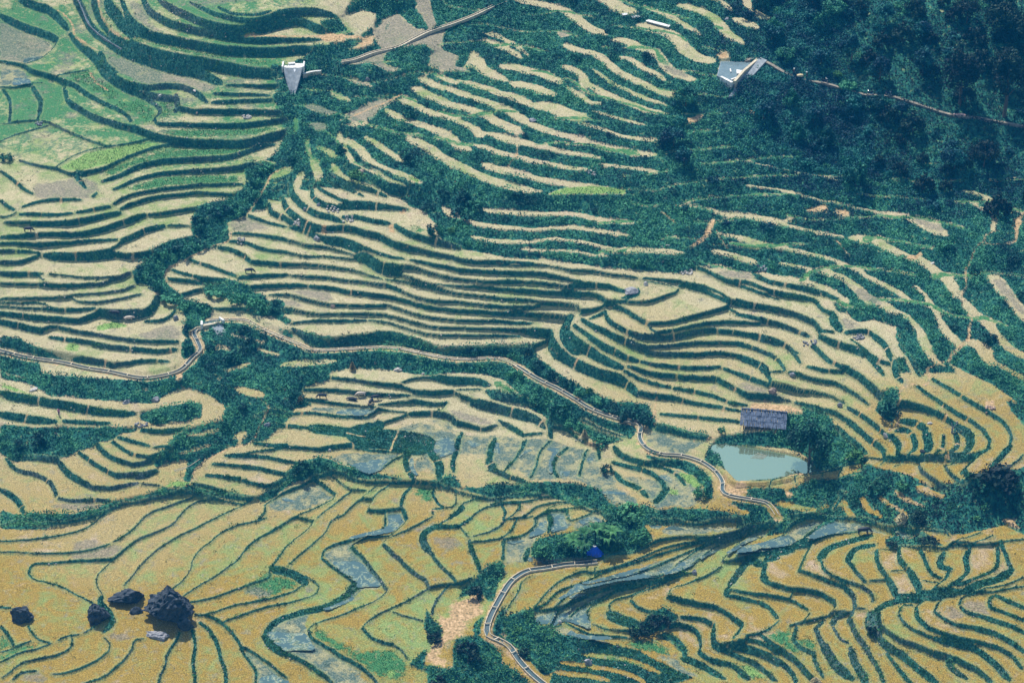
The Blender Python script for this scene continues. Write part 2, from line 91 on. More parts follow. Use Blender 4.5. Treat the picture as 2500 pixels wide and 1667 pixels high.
75 2 1 2 1 3 3 6 14 20 2 2 2 2 2 1 8 8 4 1 -1 0 -2 -3 -2 -4 -7 -5 -3 -4 -4 -1 1 0 0 0 2 7 12 10 11 9 9 9 4 1 0 0 1 -1 -2 -1 0 2 1 1 0 1 1 2 1 1 1 -1 -2 -4 -2 -3 -1 -2 -1 -1 -1 -1 0 0 0 0 1 0 1 0 1 1 0 0 0 1 1 1 1 8 2 1 2 1 2 1 5 11 5 3 2 2 1 2 2
84 1 2 2 1 3 3 6 14 14 2 3 2 2 2 2 11 4 2 -1 1 1 1 -2 -1 -4 -8 -6 -4 -1 0 -1 0 0 -1 2 5 3 6 11 10 11 10 6 2 0 2 1 -1 0 2 0 0 1 1 0 1 0 0 2 1 0 0 0 1 -2 -2 -2 -1 -2 -2 -1 -1 0 -1 0 1 0 1 0 0 1 1 0 1 0 0 1 0 1 1 7 3 1 2 1 2 1 3 11 6 3 2 2 1 2 2
93 1 2 2 1 2 4 6 13 9 3 2 2 2 2 3 13 1 1 2 2 -1 -1 1 0 -4 -5 -6 -3 -2 -1 0 -1 -2 0 2 4 2 6 10 10 12 8 4 2 2 2 0 0 3 1 1 1 3 0 -2 0 1 1 0 0 2 1 1 1 0 -1 -2 -1 -1 -2 -1 -1 -1 0 0 0 0 0 1 0 1 0 1 0 1 0 1 0 0 1 6 4 1 2 1 2 2 1 11 6 3 2 2 1 2 2
102 2 1 2 1 2 3 6 12 5 2 3 2 2 3 3 10 2 2 2 1 -1 -2 0 2 0 -4 -3 -1 -1 0 -1 -1 -3 -3 2 0 2 9 8 9 11 6 4 3 2 1 1 2 2 2 2 0 1 0 1 1 -1 0 2 1 1 3 2 2 1 -1 -1 -1 -1 -2 -1 -2 -1 0 0 0 0 0 1 0 1 0 1 0 1 0 0 1 0 1 4 6 1 1 2 2 1 2 9 6 3 2 2 1 2 2
111 2 1 2 2 1 3 5 9 2 3 2 3 2 3 3 8 2 2 1 1 1 -1 -1 3 0 -1 -3 -1 1 2 2 0 -2 -7 -5 1 6 7 7 9 9 6 4 3 3 1 2 1 2 2 0 1 -1 1 2 0 1 3 1 0 3 4 4 4 -1 -2 0 0 -1 -1 -2 -2 -1 -1 0 0 0 0 1 0 1 0 1 0 1 0 1 0 0 1 2 7 2 1 2 1 2 2 7 6 3 2 2 1 2 2
120 2 1 2 2 1 2 3 5 3 2 3 3 2 2 5 5 1 1 2 1 1 2 3 1 -1 1 2 2 2 1 2 0 0 -3 -9 -6 6 6 7 9 7 7 4 2 3 0 1 3 1 1 1 -1 -1 2 2 2 2 0 1 3 3 5 5 3 0 0 0 1 1 -2 -2 -3 -2 -1 0 0 0 1 0 1 0 1 0 1 0 1 0 0 1 0 1 8 2 1 2 1 2 2 5 6 3 2 2 2 1 2
130 1 2 1 2 1 1 1 1 3 3 2 3 3 2 7 3 -1 0 2 1 3 4 1 0 3 7 4 1 -1 -1 0 0 0 -1 -3 -4 1 6 6 7 8 5 3 2 1 1 3 1 2 1 -1 0 0 2 4 1 -1 -1 4 5 5 3 3 4 3 1 1 2 4 -1 -5 -4 -2 -2 0 0 0 1 0 1 1 0 1 0 1 0 1 0 0 1 0 8 2 1 2 2 1 2 4 5 3 3 1 2 2 1
139 1 2 2 1 1 0 -3 0 3 2 3 3 2 3 9 1 -1 -2 2 4 4 0 1 3 8 5 4 3 -1 0 0 0 0 0 -2 -2 -3 5 6 7 5 2 2 2 2 3 2 3 1 -1 0 0 1 2 1 0 0 3 4 5 4 3 4 4 2 5 2 3 7 -1 -7 -5 -3 -1 0 0 1 0 1 1 0 1 1 0 1 0 1 0 0 0 1 7 2 2 1 2 1 2 4 4 3 2 2 1 2 2
148 2 1 2 1 0 -2 -6 -1 3 3 2 3 3 3 7 2 0 1 2 3 0 2 6 4 5 0 2 6 4 3 3 0 -1 0 1 0 -7 2 5 5 5 0 -1 2 4 3 4 2 1 -1 -1 0 1 1 0 1 2 4 4 4 3 4 4 3 6 5 2 3 4 0 -4 -4 -2 -1 0 1 0 1 1 1 0 1 1 1 0 1 0 0 0 1 0 6 3 1 2 1 2 1 3 4 2 2 2 2 1 2
158 1 2 1 1 -1 -4 -11 1 2 3 3 3 3 3 6 4 0 2 2 -1 1 8 5 4 1 -3 3 7 7 6 7 3 0 0 -1 -2 -4 -1 3 4 3 4 -1 -2 2 4 3 2 1 -2 -1 0 1 1 0 0 3 4 5 3 4 4 2 6 6 2 4 4 0 -1 0 -1 -1 1 0 1 1 1 1 1 1 1 0 1 1 0 0 1 0 0 1 4 3 2 1 2 1 2 2 3 2 2 2 1 2 1
167 2 1 2 0 -2 -7 -16 3 3 3 3 3 3 3 3 5 0 2 1 1 6 6 6 3 -3 1 6 5 5 9 7 7 3 1 -1 -3 -4 -2 0 3 5 4 2 0 -2 -3 2 2 0 -2 0 1 0 -1 1 2 2 4 4 4 5 2 5 4 5 4 7 1 -4 -1 2 3 2 1 1 2 1 1 1 1 1 1 1 1 1 0 0 1 0 0 0 3 4 1 1 2 1 2 2 2 2 2 1 2 1 2
177 2 1 1 0 -3 -11 -17 3 3 3 3 3 3 2 2 3 1 3 1 5 7 7 4 1 5 10 2 0 4 5 9 10 4 3 0 -2 -5 -4 0 3 4 4 5 0 -5 -8 0 2 -1 -2 0 1 -1 0 1 1 3 4 4 5 4 3 4 5 4 6 5 -1 -1 2 2 4 3 2 2 1 2 1 2 1 1 1 1 1 0 1 0 1 0 0 1 2 2 1 2 1 2 1 2 1 2 1 2 1 2 2
187 1 2 0 -1 -5 -15 -16 3 3 3 3 3 3 -3 5 3 0 4 1 8 8 5 3 10 11 4 0 0 4 10 13 7 4 1 -2 -2 -5 -3 3 3 3 1 2 -1 -3 -7 -3 0 -1 -2 -1 -2 1 1 0 1 5 3 5 5 3 4 4 4 4 7 2 2 5 6 2 1 2 2 2 2 2 2 2 1 1 1 1 1 0 1 1 0 1 0 0 1 1 2 1 2 1 2 0 1 2 1 2 1 2 1
196 2 1 1 -2 -8 -20 -14 3 3 3 3 3 3 -3 4 1 2 3 2 10 8 3 8 13 4 3 6 12 12 9 7 4 1 -2 -3 -4 -3 0 4 4 0 -4 -2 3 0 -7 -8 -4 -2 -2 -1 0 2 2 1 2 4 5 5 2 3 4 4 2 7 5 2 5 7 5 4 3 2 1 3 3 2 2 2 2 1 1 1 1 1 1 0 0 1 0 0 1 -1 1 1 2 1 2 0 0 1 2 1 2 2 1
206 2 1 0 -3 -10 -28 -9 3 3 3 3 4 3 -1 2 0 1 2 8 9 4 5 14 6 5 13 18 12 8 10 10 8 3 -4 -9 -7 -2 -2 1 3 0 -6 -6 0 -1 -4 -9 -8 -4 -3 1 4 3 1 1 4 4 4 1 4 5 2 2 5 6 2 6 5 6 4 7 4 3 2 4 4 3 2 2 2 1 2 1 0 1 1 0 1 0 1 0 1 -4 0 2 1 2 1 -1 0 1 2 1 2 1 2
216 2 1 -1 -4 -14 -35 -2 3 3 3 3 3 4 1 0 1 2 7 7 2 2 12 11 6 18 22 13 9 11 16 15 12 6 -6 -23 -17 -4 1 1 -3 0 -4 -10 -4 -2 -3 -5 -8 -6 -3 1 6 0 1 4 4 4 2 5 6 0 0 5 6 2 2 6 7 4 5 6 5 5 6 6 4 4 2 2 2 1 2 1 0 1 0 1 1 0 0 0 1 -6 0 2 1 2 0 -1 0 1 2 1 2 1 2
226 2 0 -1 -6 -18 -39 2 4 3 3 3 3 2 -1 2 4 7 5 4 1 3 14 9 18 25 18 10 11 15 15 14 13 -13 14 -20 -20 -12 2 0 -7 -6 -5 -11 -7 -2 -3 -3 -4 -4 -2 0 1 0 4 6 4 3 4 6 1 1 3 3 2 1 6 6 6 3 5 6 5 8 10 7 5 3 3 -2 -2 1 1 1 1 1 0 1 -1 -1 1 1 1 0 2 1 1 2 -2 0 0 1 2 1 2 1 2
236 2 0 -2 -8 -22 -38 3 3 3 3 3 4 0 -1 4 7 2 3 3 2 8 14 17 27 21 11 12 15 12 12 -8 -28 -3 5 28 7 -9 -6 -5 -7 -16 -8 -11 -8 -3 -2 0 -3 -1 -1 -3 -1 4 6 6 3 2 5 1 2 6 4 -2 0 4 5 6 4 3 7 5 6 11 7 1 2 1 3 2 2 1 2 1 1 1 1 1 2 1 1 1 1 1 2 1 1 1 -3 0 1 1 2 1 2 1 2
246 2 0 -3 -10 -28 -35 3 3 3 3 4 3 2 3 4 3 -1 1 3 5 12 16 26 26 13 11 16 13 8 -30 -1 3 4 1 1 5 11 6 -7 -8 -16 -14 -9 -10 -3 2 1 -1 0 0 -2 0 5 5 4 3 2 1 0 5 6 1 -1 2 3 5 3 3 7 7 3 5 14 4 4 3 3 3 2 2 2 2 1 1 2 1 1 1 1 1 1 1 1 2 1 1 -2 -1 0 1 1 2 1 2 2 1
257 1 0 -4 -12 -33 -32 3 3 3 3 3 4 3 1 1 3 0 0 5 11 11 22 26 21 10 13 14 -12 -6 5 6 5 3 2 0 -1 -2 -1 4 1 -12 -15 -10 -12 -3 2 1 3 3 2 0 1 2 3 3 1 0 0 4 4 2 0 3 2 5 3 2 5 12 9 6 5 5 4 4 4 3 3 3 2 2 2 1 1 2 1 1 1 1 1 1 1 2 1 1 -2 -2 0 1 1 1 2 2 1 2 1
267 1 -1 -4 -15 -37 -29 3 3 3 3 3 3 -2 2 1 2 2 1 9 11 16 24 23 15 11 14 -18 4 9 9 7 5 4 2 0 -2 -3 -3 -3 -3 -3 -9 -10 -11 -7 -3 1 9 6 3 1 1 0 0 -1 -1 1 5 5 0 -1 4 8 7 7 4 4 7 5 4 5 4 4 5 4 4 3 4 2 3 2 2 1 2 1 1 1 1 1 1 1 1 2 1 -3 -2 0 1 1 1 2 1 2 1 2 2
277 1 -1 -5 -16 -42 -26 3 3 3 3 3 2 -6 1 1 2 4 6 10 11 20 21 21 11 6 -9 8 10 10 9 8 6 4 2 0 -2 -3 -4 -3 -4 -4 -3 -8 -14 -9 -7 2 12 8 4 1 0 -2 -4 -1 -1 7 10 5 1 0 8 4 4 4 3 4 4 5 4 5 4 5 4 4 5 3 4 3 3 2 2 1 2 1 1 1 1 1 1 1 2 -2 -2 -1 0 1 1 1 1 2 2 1 2 1 2
288 0 -1 -5 -18 -45 -25 3 3 3 3 3 -3 -7 1 2 6 7 6 8 13 21 19 17 4 -4 9 10 11 10 10 9 7 4 2 0 -2 -4 -4 -4 -3 -4 -3 -3 -4 -8 -20 8 15 1 0 0 1 2 1 2 2 2 3 2 3 3 3 4 3 4 3 4 4 5 4 5 4 5 4 5 4 4 4 3 3 3 2 1 2 1 1 1 1 1 1 -2 -2 0 -1 1 0 2 1 1 2 1 2 2 1 2 1
298 1 -1 -6 -19 -45 -27 2 3 3 3 3 -10 -5 3 8 6 2 8 6 16 20 16 5 3 10 10 11 11 11 11 9 8 5 2 0 -3 -3 -5 -4 -4 -4 -3 -3 -2 -2 -2 -1 0 0 0 1 1 1 2 2 2 2 2 3 3 3 3 3 3 4 3 4 4 5 4 5 4 5 5 4 5 4 4 4 3 3 2 1 2 1 -1 -1 0 -1 0 0 0 0 1 1 1 2 1 2 1 2 2 1 2 1 2
309 0 -1 -6 -18 -44 -32 2 3 3 3 3 -22 5 9 5 0 6 6 7 17 16 11 7 9 10 10 11 12 11 11 11 8 6 3 -1 -2 -4 -5 -4 -4 -4 -3 -3 -2 -2 -1 -1 0 0 0 1 1 1 2 2 2 2 2 3 2 3 3 3 4 3 4 4 4 4 4 5 5 4 5 5 5 4 4 1 1 1 1 1 0 1 1 0 1 1 1 0 1 2 1 1 2 1 2 1 2 2 1 2 1 2 2
319 1 -1 -5 -17 -41 -41 3 3 3 3 2 -17 5 4 -1 4 7 3 10 14 17 11 8 9 10 10 11 12 12 11 12 9 7 3 0 -3 -5 -4 -5 -4 -3 -4 -2 -2 -2 -1 -1 0 0 1 1 1 1 2 2 2 2 2 3 2 3 3 3 3 4 3 4 4 4 5 4 5 5 5 4 3 2 2 1 2 1 1 2 1 1 2 1 1 1 2 1 1 2 1 2 1 2 1 2 2 1 2 1 2 2 1
330 1 -1 -4 -15 -35 -53 3 3 2 3 1 -16 2 2 5 4 2 4 12 15 19 8 8 8 10 10 11 11 12 13 12 9 3 2 1 1 -2 -5 -4 -4 -4 -3 -2 -2 -1 -1 -1 0 0 1 1 1 1 2 2 2 2 2 3 2 3 3 3 3 3 4 4 4 4 4 7 5 5 3 3 2 2 2 1 2 1 2 1 2 1 2 1 2 1 2 1 2 1 2 1 2 2 1 2 1 2 2 1 2 1 2
341 1 0 -4 -12 -28 -60 -4 3 3 3 -1 -21 3 8 5 0 -1 5 32 10 7 8 7 9 9 9 11 12 12 14 11 5 3 2 1 1 0 0 -3 -5 -3 -3 -2 -2 -1 -1 0 0 0 1 1 1 2 1 2 2 2 2 3 2 3 3 3 3 3 7 6 6 5 5 4 3 3 2 2 2 2 1 2 2 1 2 1 2 1 2 2 1 2 1 2 1 2 2 1 2 1 2 2 1 2 1 2 2 1 2
352 1 0 -2 -9 -21 -46 -32 3 2 3 -3 -23 4 24 11 -3 0 15 9 6 6 7 7 8 9 9 10 12 21 13 8 3 3 1 2 1 1 1 0 -2 -2 -4 -5 -4 -1 -1 0 0 1 0 1 2 1 2 2 1 2 4 5 5 5 5 5 5 4 4 4 4 3 2 3 2 2 2 2 2 1 2 2 1 2 1 2 1 2 2 1 2 1 2 2 1 2 1 2 2 1 2 1 2 2 1 2 1 2 2
363 1 1 -2 -6 -15 -32 -58 3 2 3 1 -1 6 6 4 4 4 4 5 5 6 6 7 8 8 9 10 30 16 9 4 3 2 2 1 2 1 1 1 1 0 -1 -1 -1 -1 -1 -1 0 1 1 2 2 3 2 3 3 3 3 3 3 3 3 3 3 3 2 3 2 2 2 2 2 1 2 2 1 2 2 1 2 2 1 2 1 2 2 1 2 1 2 2 1 2 1 2 2 1 2 1 2 2 1 2 1 2 2
374 1 1 -1 -3 -9 -21 -40 -38 2 3 3 3 3 3 3 4 4 4 5 5 5 6 7 7 7 20 30 17 9 5 4 2 2 1 2 1 2 1 2 1 1 1 0 1 0 1 1 1 1 2 1 2 2 2 2 2 2 3 2 2 2 2 2 2 2 2 2 2 2 2 1 2 2 1 2 1 2 2 1 2 1 2 2 1 2 1 2 2 1 2 1 2 2 1 2 1 2 2 1 2 1 2 2 1 2 1
385 1 1 1 -2 -5 -12 -24 -42 -27 2 3 3 3 3 3 4 3 4 5 5 5 5 6 7 32 28 16 10 5 4 2 2 1 2 2 1 2 1 2 1 2 1 1 2 1 1 1 2 1 2 2 1 2 2 2 1 2 2 2 1 2 2 2 2 1 2 2 1 2 2 1 2 1 2 2 1 2 2 1 2 1 2 2 1 2 1 2 2 1 2 1 2 2 1 2 1 2 2 1 2 1 2 2 1 2 1
396 1 1 1 0 -2 -7 -13 -22 -36 -31 2 3 3 3 3 3 4 4 4 4 5 5 22 33 23 14 9 5 4 2 2 2 1 2 2 1 2 1 2 1 2 2 1 2 1 2 1 2 1 2 1 2 2 1 2 2 1 2 2 1 2 2 1 2 2 1 2 1 2 2 1 2 1 2 2 1 2 1 2 2 1 2 1 2 2 1 2 1 2 2 1 2 1 2 2 1 2 1 2 2 1 2 1 2 2 1
406 2 1 2 0 0 -3 -6 -11 -18 -25 -31 -15 3 3 3 3 4 4 3 5 24 30 23 16 11 8 5 3 2 2 2 2 1 2 2 1 2 1 2 1 2 2 1 2 1 2 2 1 2 1 2 2 1 2 1 2 2 1 2 1 2 2 1 2 2 1 2 1 2 2 1 2 1 2 2 1 2 1 2 2 1 2 1 2 2 1 2 1 2 2 1 2 1 2 2 1 2 1 2 2 1 2 1 2 2 1
417 2 2 1 1 1 -1 -2 -5 -7 -11 -14 -16 -15 -11 -5 1 9 14 17 18 17 14 11 9 5 4 3 3 2 1 2 2 1 2 1 2 2 1 2 1 2 2 1 2 1 2 2 1 2 1 2 2 1 2 1 2 2 1 2 1 2 2 1 2 1 2 2 1 2 1 2 2 1 2 1 2 2 1 2 1 2 2 1 2 1 2 2 1 2 1 2 2 1 2 1 2 2 1 2 1 2 2 1 2 1 2
428 2 1 2 1 1 1 0 -1 -3 -4 -5 -6 -5 -4 -1 2 5 7 9 8 8 7 6 4 3 3 2 2 2 1 2 2 1 2 1 2 2 1 2 1 2 2 1 2 1 2 2 1 2 1 2 2 1 2 1 2 2 1 2 1 2 2 1 2 1 2 2 1 2 1 2 2 1 2 1 2 2 1 2 1 2 2 1 2 1 2 2 1 2 1 2 2 1 2 1 2 2 1 2 1 2 2 1 2 1 2
439 2 1 2 1 2 1 1 0 0 0 -1 -2 -1 0 0 2 3 4 5 4 4 4 3 2 3 2 1 2 2 1 2 1 2 2 1 2 1 2 2 1 2 1 2 2 1 2 1 2 2 1 2 1 2 2 1 2 1 2 2 1 2 1 2 2 1 2 1 2 2 1 2 1 2 2 1 2 1 2 2 1 2 1 2 2 1 2 1 2 2 1 2 1 2 2 1 2 1 2 2 1 2 1 2 2 1 2
450 2 1 2 1 2 1 2 1 1 1 0 1 1 0 2 1 3 2 3 2 3 2 2 2 2 2 1 2 2 1 2 1 2 2 1 2 1 2 2 1 2 1 2 2 1 2 1 2 2 1 2 1 2 2 1 2 1 2 2 1 2 1 2 2 1 2 1 2 2 1 2 1 2 2 1 2 1 2 2 1 2 1 2 2 1 2 1 2 2 1 2 1 2 2 1 2 1 2 2 1 2 1 2 2 1 2
461 2 1 2 1 2 2 1 2 1 1 2 1 1 1 2 2 1 2 2 2 2 2 2 1 2 2 1 2 1 2 2 1 2 1 2 2 1 2 1 2 2 1 2 1 2 2 1 2 1 2 2 1 2 1 2 2 1 2 1 2 2 1 2 1 2 2 1 2 1 2 2 1 2 1 2 2 1 2 1 2 2 1 2 1 2 2 1 2 1 2 2 1 2 1 2 2 1 2 1 2 2 1 2 1 2 2
472 2 1 2 1 2 2 1 2 1 2 1 2 1 2 1 2 2 1 2 2 1 2 2 1 2 2 1 2 1 2 2 1 2 1 2 2 1 2 1 2 2 1 2 1 2 2 1 2 1 2 2 1 2 1 2 2 1 2 1 2 2 1 2 1 2 2 1 2 1 2 2 1 2 1 2 2 1 2 1 2 2 1 2 1 2 2 1 2 1 2 2 1 2 1 2 2 1 2 1 2 2 1 2 1 2 2
483 1 2 2 1 2 1 2 2 1 2 1 2 2 1 2 1 2 2 1 2 1 2 2 1 2 1 2 2 1 2 1 2 2 1 2 1 2 2 1 2 1 2 2 1 2 1 2 2 1 2 1 2 2 1 2 1 2 2 1 2 1 2 2 1 2 1 2 2 1 2 1 2 2 1 2 2 1 2 1 2 2 1 2 1 2 2 1 2 1 2 2 1 2 1 2 2 1 2 1 2 2 1 2 1 2 2
494 1 2 2 1 2 1 2 2 1 2 1 2 2 1 2 1 2 2 1 2 1 2 2 1 2 1 2 2 1 2 1 2 2 1 2 1 2 2 1 2 1 2 2 1 2 1 2 2 1 2 1 2 2 1 2 1 2 2 1 2 1 2 2 1 2 1 2 2 1 2 1 2 2 1 2 1 2 2 1 2 1 2 2 1 2 1 2 2 1 2 1 2 2 1 2 1 2 2 1 2 1 2 2 1 2 1
505 1 2 1 2 2 1 2 1 2 2 1 2 1 2 2 1 2 1 2 2 1 2 1 2 2 1 2 1 2 2 1 2 1 2 2 1 2 2 1 2 1 2 2 1 2 1 2 2 1 2 1 2 2 1 2 1 2 2 1 2 1 2 2 1 2 1 2 2 1 2 1 2 2 1 2 1 2 2 1 2 1 2 2 1 2 1 2 2 1 2 1 2 2 1 2 1 2 2 1 2 1 2 2 1 2 1
516 1 2 1 2 2 1 2 1 2 2 1 2 1 2 2 1 2 1 2 2 1 2 1 2 2 1 2 1 2 2 1 2 1 2 2 1 2 1 2 2 1 2 1 2 2 1 2 1 2 2 1 2 1 2 2 1 2 1 2 2 1 2 1 2 2 1 2 1 2 2 1 2 1 2 2 1 2 1 2 2 1 2 1 2 2 1 2 1 2 2 1 2 1 2 2 1 2 1 2 2 1 2 1 2 2 1
527 1 2 1 2 2 1 2 1 2 2 1 2 1 2 2 1 2 1 2 2 1 2 1 2 2 1 2 1 2 2 1 2 1 2 2 1 2 1 2 2 1 2 1 2 2 1 2 1 2 2 1 2 1 2 2 1 2 1 2 2 1 2 1 2 2 1 2 1 2 2 1 2 1 2 2 1 2 1 2 2 1 2 1 2 2 1 2 1 2 2 1 2 1 2 2 1 2 1 2 2 1 2 1 2 2 1
537 2 2 1 2 1 2 2 1 2 1 2 2 1 2 1 2 2 1 2 1 2 2 1 2 1 2 2 1 2 1 2 2 1 2 1 2 2 1 2 1 2 2 1 2 1 2 2 1 2 1 2 2 1 2 1 2 2 1 2 1 2 2 1 2 1 2 2 1 2 1 2 2 1 2 1 2 2 1 2 1 2 2 1 2 1 2 2 1 2 1 2 2 1 2 1 2 2 1 2 1 2 2 1 2 1 2"""
